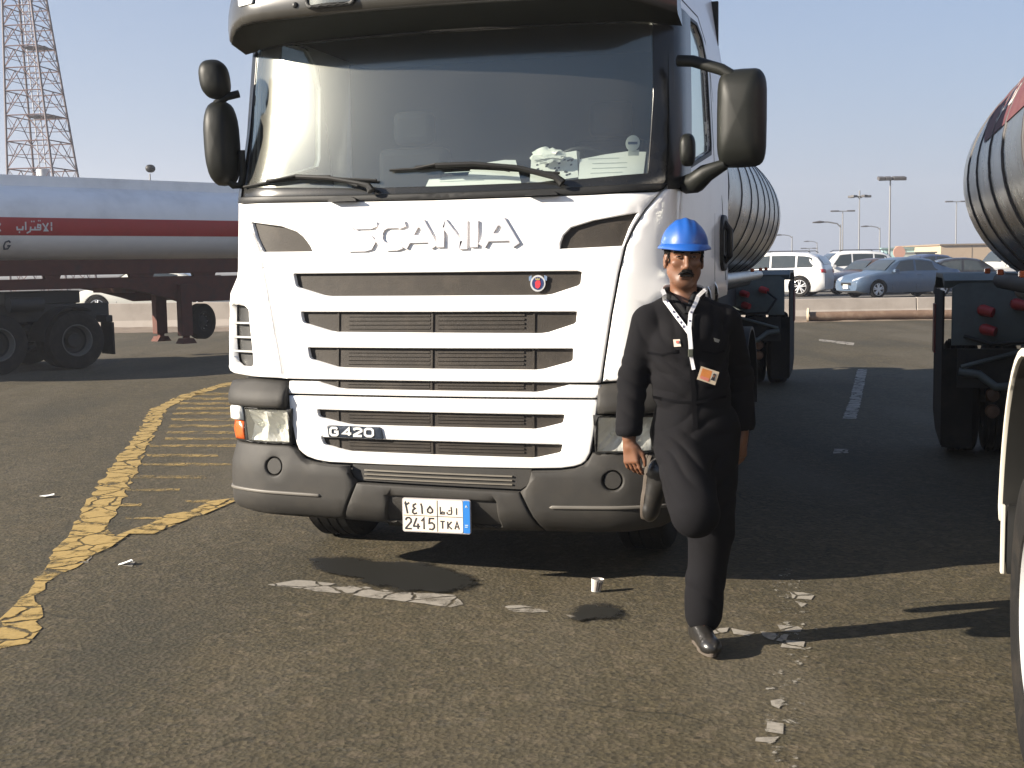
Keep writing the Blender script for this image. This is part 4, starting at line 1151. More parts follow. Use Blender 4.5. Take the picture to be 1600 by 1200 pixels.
pts = [M @ Vector((0.215*math.cos(t), 0.215*math.sin(t), 0)) for t in [2*math.pi*k/32 for k in range(33)]]
mb.tube(pts, 0.015, 8)
for a in (200, 340, 270):
    mb.tube([M @ Vector((0, 0, -0.03)), M @ Vector((0.21*math.cos(R(a)), 0.21*math.sin(R(a)), 0))], 0.018, 6)
obj('steering_wheel', mb, M_black, TR, smooth=60)
for x in (-0.66, 0.66):
    mb = MB().bx(x-0.25, x+0.25, 1.15, 1.62, 1.72, 1.86).bx(x-0.24, x+0.24, 1.58, 1.74, 1.86, 2.50).bx(x-0.14, x+0.14, 1.60, 1.72, 2.52, 2.74)
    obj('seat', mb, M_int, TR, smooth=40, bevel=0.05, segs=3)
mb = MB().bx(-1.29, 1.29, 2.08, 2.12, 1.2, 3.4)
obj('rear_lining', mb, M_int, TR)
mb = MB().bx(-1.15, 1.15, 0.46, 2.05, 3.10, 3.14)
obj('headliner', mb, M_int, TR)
# round permit sticker on the inside of the glass
mb = MB().use(mat('sticker_cream', (0.62, 0.62, 0.56), 0.6)).prism(arc(1.05, 2.345, 0.036, 0.042, 0, 345, 23), fwin, 0.016, 0.013)
mb.prism([(1.03, 2.28), (1.085, 2.28), (1.085, 2.31), (1.03, 2.31)], fwin, 0.019, 0.017)
mb.use(mat('sticker_blue', (0.04, 0.07, 0.14), 0.5)).prism([(1.026, 2.338), (1.074, 2.338), (1.074, 2.352), (1.026, 2.352)], fwin, 0.0125, 0.011)
obj('permit_sticker', mb, None, TR, smooth=0)

# things lying on the dashboard
M_paper = mat('paper_white', (0.80, 0.80, 0.76), 0.7, var=0.05, scale=12)
M_print = mat('faded_print', (0.42, 0.45, 0.43), 0.7, var=0.25, scale=40)
def sheet(name, P, d, label, seed, curl=0.02):
    rn = random.Random(seed)
    xs = [p[0] for p in P]; zs = [p[1] for p in P]
    def f(x, z, dd):
        k = (z-min(zs))/(max(zs)-min(zs))
        p = fwin(x, z, d)
        w = Vector((p[0], p[1]+0.05*k+curl*math.sin(x*9+seed)*k+dd, p[2]))
        return tuple(w)
    mb = MB().use(M_paper).panel(P, [], f, step=0.03, thick=0.0, roll=0)
    mb.use(M_print)
    x0, x1, z0, z1 = min(xs), max(xs), min(zs), max(zs)
    for k in range(4):
        zz = z0+(z1-z0)*(0.18+0.18*k)
        xa = x0+(x1-x0)*(0.12+0.1*rn.random()); xb = x0+(x1-x0)*(0.45+0.3*rn.random())
        mb.panel([(xa, zz), (xb, zz+0.002), (xb, zz+0.006), (xa, zz+0.004)], [], lambda x, z, dd: f(x, z, dd-0.0015), step=0.1, thick=0.0, roll=0, seg=0.03)
    o = obj(name, mb, None, None, smooth=60)
    o.location = TO; o.rotation_euler = (0, 0, YAW)
    return tag(o, label, 'paper')
sheet('paper_sheet', [(-0.063, 2.150), (-0.05, 2.196), (0.17, 2.200), (0.19, 2.262), (0.36, 2.285), (0.42, 2.283), (0.47, 2.155)], 0.035, 'long creased white paper behind the middle wiper, left of the crumpled cloth', 3)
sheet('paper_sheet', [(0.775, 2.170), (0.772, 2.275), (0.90, 2.300), (1.02, 2.315), (1.118, 2.310), (1.118, 2.172)], 0.04, 'rectangular white paper at the driver side of the dashboard under the round sticker', 5)
# open tissue box / patterned carton with crumpled cloth
mb = MB().use(M_paper)
bxm = lambda x, z, d: (x, wy(x, 2.2)+0.075+d+0.3*(z-2.15), z)
mb.prism([(0.50, 2.150), (0.50, 2.285), (0.74, 2.318), (0.758, 2.175)], bxm, 0.0, 0.07)
mb.use(M_ink)
rn = random.Random(4)
for k in range(26):
    x = 0.52+0.21*rn.random(); z = 2.18+0.10*rn.random()
    mb.prism([(x, z), (x+0.012, z+0.003), (x+0.010, z+0.011), (x-0.001, z+0.008)], bxm, -0.0012, 0.001)
o = obj('patterned_carton', mb, None, None, smooth=0)
o.location = TO; o.rotation_euler = (0, 0, YAW)
tag(o, 'white carton with dark speckled print leaning on the dashboard between the papers', 'box')
mb = MB()
N1, N2 = 14, 18
V = []
for i in range(N1+1):
    for j in range(N2):
        t = math.pi*i/N1; p = 2*math.pi*j/N2
        v = Vector((math.sin(t)*math.cos(p), math.sin(t)*math.sin(p), math.cos(t)))
        n_ = mnoise.noise(v*2.3+Vector((3, 1, 5)))*0.5+mnoise.noise(v*6)*0.25
        v = v*(1+n_)
        V.append((0.60+v.x*0.085, wy(0.6, 2.2)+0.055+v.y*0.02, 2.292+v.z*0.038))
F = [(i*N2+j, i*N2+(j+1) % N2, (i+1)*N2+(j+1) % N2, (i+1)*N2+j) for i in range(N1) for j in range(N2)]
o = obj('crumpled_cloth', mb.add(V, F), mat('cloth_white', (0.72, 0.72, 0.68), 0.9, var=0.08, bump=0.3), None, smooth=40)
o.location = TO; o.rotation_euler = (0, 0, YAW)
tag(o, 'crumpled white tissue lying on top of the carton behind the windscreen', 'cloth')

# ================================================================ steel tank trailers (centre and right)
def polished():
    m = bpy.data.materials.new('polished_tank_steel'); m.use_nodes = True
    nt = m.node_tree; L = nt.links; b = nt.nodes['Principled BSDF']
    tc = nt.nodes.new('ShaderNodeTexCoord'); P = tc.outputs['Object']
    n = nt.nodes.new('ShaderNodeTexNoise'); n.inputs['Scale'].default_value = 1.6; n.inputs['Detail'].default_value = 7; n.inputs['Roughness'].default_value = 0.6
    L.new(P, n.inputs['Vector'])
    mx = nt.nodes.new('ShaderNodeMix'); mx.data_type = 'RGBA'
    mx.inputs[6].default_value = (0.20, 0.215, 0.205, 1); mx.inputs[7].default_value = (0.38, 0.37, 0.34, 1)
    L.new(n.outputs['Fac'], mx.inputs[0]); L.new(mx.outputs[2], b.inputs['Base Color'])
    b.inputs['Metallic'].default_value = 0.92
    r = nt.nodes.new('ShaderNodeMapRange'); r.inputs[3].default_value = 0.16; r.inputs[4].default_value = 0.42
    L.new(n.outputs['Fac'], r.inputs[0]); L.new(r.outputs[0], b.inputs['Roughness'])
    n2 = nt.nodes.new('ShaderNodeTexNoise'); n2.inputs['Scale'].default_value = 2.2; n2.inputs['Detail'].default_value = 3; L.new(P, n2.inputs['Vector'])
    bp = nt.nodes.new('ShaderNodeBump'); bp.inputs['Strength'].default_value = 0.25; bp.inputs['Distance'].default_value = 0.05
    L.new(n2.outputs['Fac'], bp.inputs['Height']); L.new(bp.outputs[0], b.inputs['Normal'])
    return m
M_steel = polished()
M_band = mat('dull_red_band', (0.095, 0.028, 0.032), 0.7, var=0.15, dirt=(0.12, 0.06, 0.05), dirt_amt=0.4)
M_rib = mat('tank_seam_dark', (0.035, 0.03, 0.03), 0.6, var=0.2)
M_box = mat('grey_trailer_box_paint', (0.105, 0.125, 0.12), 0.6, var=0.2, dirt=(0.05, 0.045, 0.035), dirt_amt=0.6, dirt_scale=2.5)
M_rust = mat('rust_red_chassis', (0.085, 0.021, 0.010), 0.75, var=0.4, bump=0.2, dirt=(0.03, 0.02, 0.015), dirt_amt=0.6, dirt_scale=4)
M_coup = mat('red_coupling', (0.38, 0.02, 0.02), 0.5, var=0.25)
M_flap = mat('mudflap_rubber', (0.012, 0.0115, 0.011), 0.85, var=0.3, spec=0.2, dirt=(0.04, 0.035, 0.026), dirt_amt=0.5)

def tank_trailer(name, label, loc, rot, band=False, span=(2.0, 10.3), group='polished tank trailers'):
    T = thing(name, label, 'trailer', tuple(loc), rot, group)
    A, B, CZ = 1.20, 0.93, 2.30
    y0, y1 = span
    def el(t, k=1.0): return (A*k*math.cos(t), CZ+B*k*math.sin(t))
    def ring(y, k, n=64):
        return [Vector((el(2*math.pi*i/n, k)[0], y, el(2*math.pi*i/n, k)[1])) for i in range(n)]
    prof = [(y0-0.20, 0.02), (y0-0.19, 0.35), (y0-0.15, 0.65), (y0-0.08, 0.88), (y0-0.02, 0.975), (y0, 1.0)]
    k = 12
    prof += [(y0+(y1-y0)*i/k, 1.0) for i in range(1, k+1)]
    prof += [(y1+0.02, 0.975), (y1+0.08, 0.88), (y1+0.15, 0.65), (y1+0.19, 0.35), (y1+0.20, 0.02)]
    mb = MB(); n = 64
    for y, kk in prof: mb.v.extend(ring(y, kk))
    for i in range(len(prof)-1):
        for j in range(n):
            mb.face([i*n+j, i*n+(j+1) % n, (i+1)*n+(j+1) % n, (i+1)*n+j])
    mb.face([j for j in reversed(range(n))]); mb.face([(len(prof)-1)*n+j for j in range(n)])
    tank = obj('tank', mb, M_steel, T, smooth=40)
    ribs = [9.84, 9.11, 8.28, 7.54, 6.62, 5.81, 4.81, 3.66, 2.6]
    for yy in ribs:
        yy = yy + (y1-10.3)
        if yy < y0: continue
        mb = MB()
        for (dy, kk) in ((-0.022, 1.0005), (-0.018, 1.007), (0.018, 1.007), (0.022, 1.0005)):
            mb.v.extend(ring(yy+dy, kk))
        for i in range(3):
            for j in range(n): mb.face([i*n+j, i*n+(j+1) % n, (i+1)*n+(j+1) % n, (i+1)*n+j])
        obj('tank_seam', mb, M_rib, tank, smooth=30)
    if band:
        def sm(y, t, d):     # left flank of the tank, t = angle above the middle (deg)
            a = math.pi - R(t)
            return (A*1.004*math.cos(a), y, CZ+B*1.004*math.sin(a))
        mb = MB().panel([(y0+0.2, 12), (y1-1.25, 12), (y1-0.85, 24), (y1-0.75, 40), (y0+0.2, 40)], [], sm, step=0.9, thick=0.0, roll=0, seg=0.5)
        # finer rows so that the band hugs the curve
        mb = MB()
        for i in range(9):
            t0 = 10+30*i/8
            yend = y1-1.5+0.75*min(1, (t0-10)/16)
            mb.v.extend([Vector(sm(y0+0.2+(yend-y0-0.2)*q/12, t0, 0)) for q in range(13)])
        for i in range(8):
            for q in range(12): mb.face([i*13+q, i*13+q+1, (i+1)*13+q+1, (i+1)*13+q])
        bd = obj('red_band', mb, M_band, tank, smooth=60)
        # weathered pale lettering on the band
        def tm(u, v, d):
            a = math.pi - R(14+v*20)
            return (A*(1.006-d*0.3)*math.cos(a), y1-1.95-u*0.5, CZ+B*(1.006-d*0.3)*math.sin(a))
        ar = [[(0.0, .9), (.0, .1)], [(.35, .95), (.15, .35), (.55, .15), (.30, .05)], [(.75, .5), (.95, .6), (.9, .3), (.6, .2), (1.2, .2)], [(1.35, .9), (1.35, .2)], [(1.9, .5), (1.85, .2), (1.55, .2), (1.5, .45)]]
        obj('band_lettering', MB().strokes([[(a*0.8, b) for a, b in l] for l in ar], 0.09, tm, d0=0.0, d1=0.002), mat('pale_lettering', (0.45, 0.42, 0.40), 0.6, var=0.3, scale=20), bd, smooth=0)
    # walkway coaming on top, belly pipes under
    for sg in (-1, 1):
        mb = MB().bx(sg*0.45-0.012, sg*0.45+0.012, y0+0.2, y1-0.2, CZ+B-0.12, CZ+B+0.10)
        obj('walkway_coaming', mb, M_alu, T, smooth=0)
        mb = MB().bx(sg*0.50-0.05, sg*0.50+0.05, y0+0.3, y1+2.3, 1.12, 1.42)
        obj('chassis_rail', mb, M_dmetal, T, smooth=0, bevel=0.01)
        for yy in (y0+1.0, y1-3.2, y1-1.0):
            mb = MB().prism([(-0.35, 1.40), (0.35, 1.40), (0.22, 1.75), (-0.22, 1.75)], lambda a, b, d, yy=yy, sg=sg: (sg*0.5+d, yy+a, b), -0.03, 0.03)
            obj('tank_saddle', mb, M_dmetal, T, smooth=0)
    for k_, xx in enumerate((-0.95, -0.80, 0.80, 0.95)):
        zz = 1.55 if abs(xx) > 0.9 else 1.47
        obj('hose_tube', MB().tube([(xx, y0+1.5, zz), (xx, y1-0.4, zz)], 0.06, 12), M_alu if k_ % 2 else M_dmetal, T, smooth=50)
    for yy in (y0+2.0, y1-2.4, y1-1.2, y1-0.3):
        for sg in (-1, 1):
            obj('side_lamp', MB().bx(sg*1.04-0.02, sg*1.04+0.02, yy-0.03, yy+0.03, 1.60, 1.64), M_orange, T, smooth=0, bevel=0.008)
    obj('belly_sun_blocker', MB().bx(-0.43, 0.43, y0+0.4, y1+0.9, 0.50, 1.12), M_dmetal, T, smooth=0, bevel=0.03)  # added box that keeps sunlight from passing under the tank
    # bogie: deck with front bulkhead, wings, wheels
    f = y1+0.95     # front face of the bogie box
    for sg in (-1, 1):
        mb = MB().panel([(sg*0.34, 0.98), (sg*1.20, 0.98), (sg*1.20, 1.47), (sg*1.13, 1.52), (sg*0.34, 1.52)], [], lambda x, z, d: (x, f+d, z), step=0.3, thick=0.03, roll=0.008)
        obj('bulkhead', mb, M_box, T, smooth=40)
    mb = MB().bx(-0.335, 0.335, f+0.02, f+0.05, 1.0, 1.50)
    obj('bulkhead', mb, M_dmetal, T, smooth=0)
    for sg in (-1, 1):
        sec = [(f-0.01, 1.53), (f+0.20, 1.59), (f+1.1, 1.59), (f+1.3, 1.50), (f+1.3, 1.44), (f+1.1, 1.545), (f+0.20, 1.545), (f+0.02, 1.47)]
        mb = MB().panel(sec, [], lambda y, z, d, sg=sg: (sg*(1.27-d), y, z), step=0.4, thick=0.75, roll=0.006)
        obj('mudguard', mb, M_box, T, smooth=30)
        mb = MB().prism([(f+0.02, 1.44), (f+1.22, 1.44), (f+1.22, 0.30), (f+0.85, 0.16), (f+0.02, 0.12)], lambda y, z, d, sg=sg: (sg*(1.27-d), y, z), -0.005, 0.012)
        fl = obj('side_flap', mb, M_flap, T, smooth=0)
        mb = MB().bx(min(sg*1.02, sg*1.265), max(sg*1.02, sg*1.265), f+0.03, f+0.05, 0.10, 0.95)
        obj('mudflap', mb, M_flap, T, smooth=0)
        mb = MB().bx(min(sg*1.265, sg*1.29), max(sg*1.265, sg*1.29), f+0.95, f+1.20, 0.85, 1.30)
        obj('reflector_strip', mb, mat('dark_red_reflector', (0.16, 0.02, 0.012), 0.5, var=0.3), T, smooth=0)
        for ax in (f+0.62,):
            for xx in (1.08, 0.76):
                wh = bpy.data.objects.new('wheel', None); COL.objects.link(wh); wh.parent = T
                wheel(wh, sg*xx, ax, z=0.5, sgn=sg, w=0.27, rimmat=M_dmetal, deep=True)
        # red air couplings with drooping hoses on the bulkhead
        cx = sg*0.80
        for q, (dx, dz) in enumerate(((-0.16, 0.0), (0.10, 0.05), (-0.14, -0.16))):
            mb = MB().tube([(cx+dx, f-0.005, 1.28+dz), (cx+dx, f-0.06, 1.28+dz), (cx+dx+0.08, f-0.10, 1.26+dz)], [0.045, 0.05, 0.04], 10)
            obj('air_coupling', mb, M_coup, T, smooth=50)
        mb = MB().tube([(cx+0.16, f-0.09, 1.31), (cx+0.30, f-0.16, 1.20), (cx+0.18, f-0.16, 1.02), (cx-0.1, f-0.1, 1.0), (cx-0.3, f-0.02, 1.06)], 0.018, 8)
        obj('air_hose', mb, M_black, T, smooth=60)
        # lower step frame with diagonal stay
        mb = MB().tube([(sg*0.45, f-0.04, 0.72), (sg*0.55, f-0.12, 0.66), (sg*0.85, f-0.12, 0.64), (sg*0.98, f-0.05, 0.74), (sg*1.14, f-0.04, 0.76)], 0.035, 8)
        obj('guard_tube', mb, M_box, T, smooth=50)
        mb = MB().tube([(sg*0.52, f-0.04, 0.97), (sg*1.12, f-0.04, 0.80)], 0.020, 8)
        obj('stay_bar', mb, M_box, T, smooth=50)
        mb = MB().bx(min(sg*0.35, sg*1.15), max(sg*0.35, sg*1.15), f+0.01, f+0.04, 0.62, 0.95)
        obj('side_net', mb, M_dmetal, T, smooth=0)
        for zz in (0.42, 0.56):
            obj('hub_cap', MB().lathe([(0, -0.03), (0.05, -0.02), (0.06, 0.0), (0.06, 0.03)], 14, Matrix.Translation((sg*0.86, f+0.0, zz))), mat('dusty_orange_hub', (0.12, 0.06, 0.03), 0.6), T)
    mb = MB().bx(-0.5, 0.5, f+0.3, f+1.3, 0.80, 1.10)
    obj('bogie_frame', mb, M_dmetal, T, smooth=0, bevel=0.02)
    obj('axle', MB().tube([(-1.0, f+0.62, 0.5), (1.0, f+0.62, 0.5)], 0.07, 10), M_dmetal, T)
    return T
tank_trailer('tank_trailer', 'polished ribbed steel tank trailer coupled behind the white truck cab, without a red band', t2w(0, 0), YAW, False, span=(3.0, 10.3))
tank_trailer('tank_trailer', 'polished ribbed steel tank trailer with a dull red band, at the right edge', t2w(4.15, -6.3), YAW, True, span=(2.6, 10.3))

# tail of the tractor that pulls the right-hand trailer: wheel with bright rim under a pale mudguard
T2 = thing('tractor_unit', 'tractor rear with bright wheel rim under a pale mudguard at the right edge', 'truck', tuple(t2w(3.955, 0.05)), YAW)
M_mguard = mat('pale_mudguard_plastic', (0.55, 0.52, 0.45), 0.5, var=0.1, dirt=(0.25, 0.2, 0.15), dirt_amt=0.4)
wc = -1.98
for sg in (-1, 1):
    wh = bpy.data.objects.new('rear_wheel', None); COL.objects.link(wh); wh.parent = T2
    wheel(wh, sg*1.075, wc, z=0.52, r=0.52, w=0.29, sgn=sg, rim=0.30, rimmat=mat('bright_rim_paint', (0.50, 0.50, 0.50), 0.35, metal=0.3, var=0.05))
    wheel(wh, sg*0.73, wc, z=0.52, r=0.52, w=0.29, sgn=sg, rimmat=M_dmetal)
    up = arc(wc, 0.62, 0.67, 0.80, 8, 160, 20)+list(reversed(arc(wc, 0.62, 0.645, 0.775, 8, 160, 20)))
    mb = MB().panel(up, [], lambda y, z, d, sg=sg: (sg*(1.235-d), y, z), step=0.3, thick=0.55, roll=0.006)
    gd = obj('mudguard', mb, M_black, T2, smooth=40)
    mb = MB().panel([(a, b) for a, b in arc(wc, 0.62, 0.675, 0.806, 8, 160, 20)+list(reversed(arc(wc, 0.62, 0.648, 0.778, 8, 160, 20)))], [], lambda y, z, d, sg=sg: (sg*(1.247-d), y, z), step=0.3, thick=0.012, roll=0.004)
    obj('pale_lip', mb, M_mguard, gd, smooth=40)
    lo = [(wc+0.575, 0.80), (wc+0.60, 0.80), (wc+0.60, 0.54), (wc+0.575, 0.54)]
    mb = MB().panel(lo, [], lambda y, z, d, sg=sg: (sg*(1.225-d), y, z), step=0.3, thick=0.5, roll=0.006)
    fl = obj('mudflap', mb, M_black, T2, smooth=30)
    obj('pale_lip', MB().bx(min(sg*1.228, sg*1.242), max(sg*1.228, sg*1.242), wc+0.570, wc+0.604, 0.54, 0.80), M_mguard, fl, smooth=0, bevel=0.003)
    obj('chassis_rail', MB().bx(min(sg*0.34, sg*0.42), max(sg*0.34, sg*0.42), -5.0, wc+1.2, 0.80, 1.05), M_dmetal, T2, smooth=0, bevel=0.01)
obj('axle', MB().tube([(-1.0, wc, 0.52), (1.0, wc, 0.52)], 0.10, 10), M_dmetal, T2)
obj('fifth_wheel', MB().lathe([(0, 0.06), (0.42, 0.06), (0.45, 0.03), (0.45, -0.03), (0, -0.03)], 28, Matrix.Translation((0, wc, 1.18)) @ Matrix.Rotation(R(90), 4, 'X')), M_dmetal, T2)
obj('coupling_frame', MB().bx(-0.42, 0.42, wc-0.5, wc+0.5, 1.04, 1.14), M_dmetal, T2)

# ================================================================ white-banded tanker broadside on the left
P0 = Vector((-7.93, 22.37, 0)); LROT = math.atan2(0.707, 0.707)
M_twhite = mat('tanker_white_paint', (0.88, 0.84, 0.80), 0.42, var=0.05, dirt=(0.30, 0.27, 0.24), dirt_amt=0.3, dirt_scale=0.8)
M_tred = mat('tanker_red_paint', (0.40, 0.022, 0.020), 0.45, var=0.12, dirt=(0.15, 0.03, 0.02), dirt_amt=0.4)
LT = thing('tank_trailer', 'white cylindrical tank trailer with dark red stripe on a rust brown chassis', 'trailer', tuple(P0), LROT)
A, B, CZ, OY = 1.22, 0.72, 2.60, 1.25
def sec(t, k=1.0):
    c, s = math.cos(t), math.sin(t); n = 2.5
    return (OY - A*k*math.copysign(abs(c)**(2/n), c), CZ+B*k*math.copysign(abs(s)**(2/n), s))
s0, s1 = -6.0, 7.5
n = 72
prof = [(s0-0.2, 0.02), (s0-0.15, 0.6), (s0-0.05, 0.93), (s0, 1.0)]+[(s0+(s1-s0)*i/10, 1.0) for i in range(1, 11)]+[(s1+0.05, 0.93), (s1+0.15, 0.6), (s1+0.2, 0.02)]
mb = MB()
for x, k in prof:
    mb.v.extend([Vector((x, *sec(2*math.pi*j/n, k))) for j in range(n)])
for i in range(len(prof)-1):
    for j in range(n): mb.face([i*n+j, (i+1)*n+j, (i+1)*n+(j+1) % n, i*n+(j+1) % n])
tank = obj('tank', mb, M_twhite, LT, smooth=50)
def lm(s, z, d):     # near flank of the tank at height z
    v = max(-0.999, min(0.999, (z-CZ)/B)); c = (1-abs(v)**2.5)**(1/2.5)
    return (s, OY-(A+0.003)*c-0.002+d, z)
mb = MB(); zb0, zb1 = 2.365, 2.675
for i in range(7):
    z = zb0+(zb1-zb0)*i/6
    mb.v.extend([Vector(lm(s0+(s1-s0)*q/14, z, -0.002)) for q in range(15)])
for i in range(6):
    for q in range(14): mb.face([i*15+q, i*15+q+1, (i+1)*15+q+1, (i+1)*15+q])
stripe = obj('red_stripe', mb, M_tred, LT, smooth=60)
# lettering on stripe (Arabic word, tail of a Latin word) and pale figure below
M_wl = mat('white_lettering', (0.62, 0.60, 0.57), 0.5, var=0.1)
def word(lines, s, z, w, h, th, m=M_wl):
    return obj('painted_letter', MB().strokes([[(s+a*w, z+b*h) for a, b in l] for l in lines], th, lambda u, v, d: lm(u, v, d-0.003), d0=0.001, d1=0.002), m, stripe, smooth=0)
x0, zz = -0.83, 2.435
AW = 0.10
word([[(.0, .55), (.05, .2), (.9, .2), (.95, .6)]], x0, zz, AW*1.1, 0.15, 0.028)          # ba
word([[(.3, -.1), (.5, -.1)]], x0, zz, AW*1.1, 0.15, 0.030)
word([[(.5, 1.1), (.5, .15)]], x0+0.105, zz, AW, 0.15, 0.026)                               # alif
word([[(1, .55), (.85, .0), (.1, -.2)]], x0+0.165, zz, AW*0.8, 0.15, 0.026)                 # ra
word([[(.9, .55), (.85, .2), (-.1, .2)]], x0+0.25, zz, AW*0.8, 0.15, 0.026)                 # ta
word([[(.1, 1.15), (.3, 1.15)], [(.5, 1.15), (.7, 1.15)]], x0+0.245, zz, AW, 0.15, 0.026)
word([[(1.0, .2), (1.0, .75), (.5, .8), (.4, .45), (1.0, .45)], [(1.0, .2), (-.1, .2)]], x0+0.33, zz, AW*0.9, 0.15, 0.026)   # qaf
word([[(.5, 1.25), (.65, 1.25)], [(.8, 1.25), (.95, 1.25)]], x0+0.33, zz, AW, 0.15, 0.024)
word([[(.0, .95), (.9, .1), (.3, .1), (1.0, 1.0)]], x0+0.46, zz, AW, 0.15, 0.026)           # lam-alif
word([[(.5, 1.1), (.5, .1)]], x0+0.57, zz, AW, 0.15, 0.026)
word([[(.0, 1.0), (.7, 1.0), (.9, .8), (.7, .55), (.0, .55)], [(.45, .55), (.95, .0)], [(.0, 1.05), (.0, 0)]], x0-0.40, zz-0.0, AW*1.2, 0.15, 0.026)
M_dl = mat('faded_blue_lettering', (0.06, 0.07, 0.10), 0.6, var=0.3)
word([[(.9, .8), (.6, 1), (.15, .85), (.05, .4), (.3, 0), (.8, .05), (.95, .4), (.55, .42)]], x0-0.20, 2.13, 0.12, 0.14, 0.026, M_dl)
word([[(.9, 1), (.1, 1), (.05, .6), (.7, .6), (.9, .3), (.6, 0), (.0, .05)]], x0-0.42, 2.13, 0.12, 0.14, 0.026, M_dl)
for y in (OY-0.62, OY+0.62):
    obj('walkway_coaming', MB().bx(s0+0.2, s1-0.2, y-0.015, y+0.015, CZ+B-0.06, CZ+B+0.13), M_twhite, LT, smooth=0)
# chassis
obj('upper_rail', MB().bx(s0+0.5, s1-0.5, 0.30, 0.44, 1.66, 1.94), M_rust, LT, smooth=0, bevel=0.01)
obj('upper_rail', MB().bx(s0+0.5, s1-0.5, 2.05, 2.19, 1.66, 1.94), M_dmetal, LT, smooth=0, bevel=0.01)
for s in (-3.0, -1.6, -0.1, 1.55, 1.75, 2.9, 3.1, 4.5):
    obj('frame_bracket', MB().prism([(s-0.16, 1.67), (s+0.16, 1.67), (s+0.11, 1.56), (s-0.11, 1.56)], lambda a, b, d: (a, 0.36+d, b), -0.05, 0.05), M_rust, LT, smooth=0)
beam = [(-4.0, 1.585), (4.5, 1.60), (4.5, 1.10), (2.45, 1.10), (2.2, 1.18), (1.7, 1.31), (1.2, 1.41), (-4.0, 1.42)]
for y in (0.28, 2.1):
    obj('chassis_beam', MB().prism(beam, lambda a, b, d: (a, y+d, b), 0.0, 0.12), M_rust, LT, smooth=0, bevel=0.008)
for (s, y) in ((2.48, 0.14), (2.62, 1.35)):
    lg = obj('landing_leg', MB().bx(s-0.12, s+0.12, y, y+0.18, 0.45, 1.45), M_rust, LT, smooth=0, bevel=0.01)
    obj('foot_plate', MB().prism([(s-0.16, 0.30), (s+0.16, 0.30), (s+0.09, 0.40), (s-0.09, 0.40)], lambda a, b, d: (a, y+d, b), -0.06, 0.2), M_rust, lg, smooth=0)
    obj('inner_tube', MB().bx(s-0.05, s+0.05, y+0.02, y+0.12, 0.38, 0.47), M_rust, lg, smooth=0)
wh = bpy.data.objects.new('spare_wheel', None); COL.objects.link(wh); wh.parent = LT
wheel(wh, 0, 0, z=0, r=0.36, w=0.22, sgn=1, rim=0.2, rimmat=M_dmetal)
wh.location = (3.30, 1.0, 0.68); wh.rotation_euler = (0, 0, R(-70))
for s in (1.6, 4.0):
    obj('cross_member', MB().bx(s-0.05, s+0.05, 0.4, 2.1, 1.30, 1.42), M_rust, LT, smooth=0)

LU = thing('tractor_unit', 'dark tractor rear with grey dished wheels under the white tank trailer', 'truck', tuple(P0+Vector((0.15, -0.33, 0))), LROT)
for s, w_ in ((0.12, True), (-1.28, True)):
    for y, sg in ((0.12, -1), (0.46, -1), (2.05, 1), (2.39, 1)):
        wh = bpy.data.objects.new('wheel', None); COL.objects.link(wh); wh.parent = LU
        wheel(wh, 0, 0, z=0.51, r=0.51, w=0.28, sgn=1, rim=0.28, rimmat=mat('grey_rim_paint', (0.12, 0.115, 0.10), 0.7, var=0.2, dirt=(0.03, 0.025, 0.02), dirt_amt=0.7, dirt_scale=5) if y < 0.2 else M_dmetal, deep=True)
        wh.location = (s, y, 0); wh.rotation_euler = (0, 0, R(-90) if sg < 0 else R(90))
for y in (0.55, 1.85):
    obj('chassis_rail', MB().bx(-5.0, 1.0, y-0.05, y+0.05, 0.85, 1.15), M_dmetal, LU, smooth=0, bevel=0.01)
    obj('mudflap', MB().bx(0.80, 0.83, (y-0.55) if y < 1 else y, (y-0.1) if y < 1 else y+0.6, 0.22, 0.80), M_flap, LU, smooth=0)
    obj('flap_bracket', MB().bx(0.70, 0.84, (y-0.5) if y < 1 else y, (y-0.1) if y < 1 else y+0.55, 0.80, 0.93), M_black, LU, smooth=0, bevel=0.02)
obj('deck_box', MB().bx(-4.6, -2.1, 0.1, 2.4, 0.55, 1.25), M_dmetal, LU, smooth=0, bevel=0.03)
obj('air_tank', MB().tube([(-0.95, 0.32, 1.16), (-0.35, 0.32, 1.16)], 0.13, 14), M_dmetal, LU, smooth=50)
obj('mudguard', MB().panel(arc(0.12, 0.51, 0.60, 0.60, 60, 180, 14)+list(reversed(arc(0.12, 0.51, 0.575, 0.575, 60, 180, 14))), [], lambda a, b, d: (a, 0.02+d, b), step=0.3, thick=0.6, roll=0), M_flap, LU, smooth=40)
obj('coupling_plate', MB().bx(-0.8, 0.6, 0.8, 1.6, 1.15, 1.38), M_dmetal, LU, smooth=0, bevel=0.02)
for ax in (0.12, -1.28):
    obj('axle', MB().tube([(ax, 0.2, 0.51), (ax, 2.3, 0.51)], 0.09, 10), M_dmetal, LU)

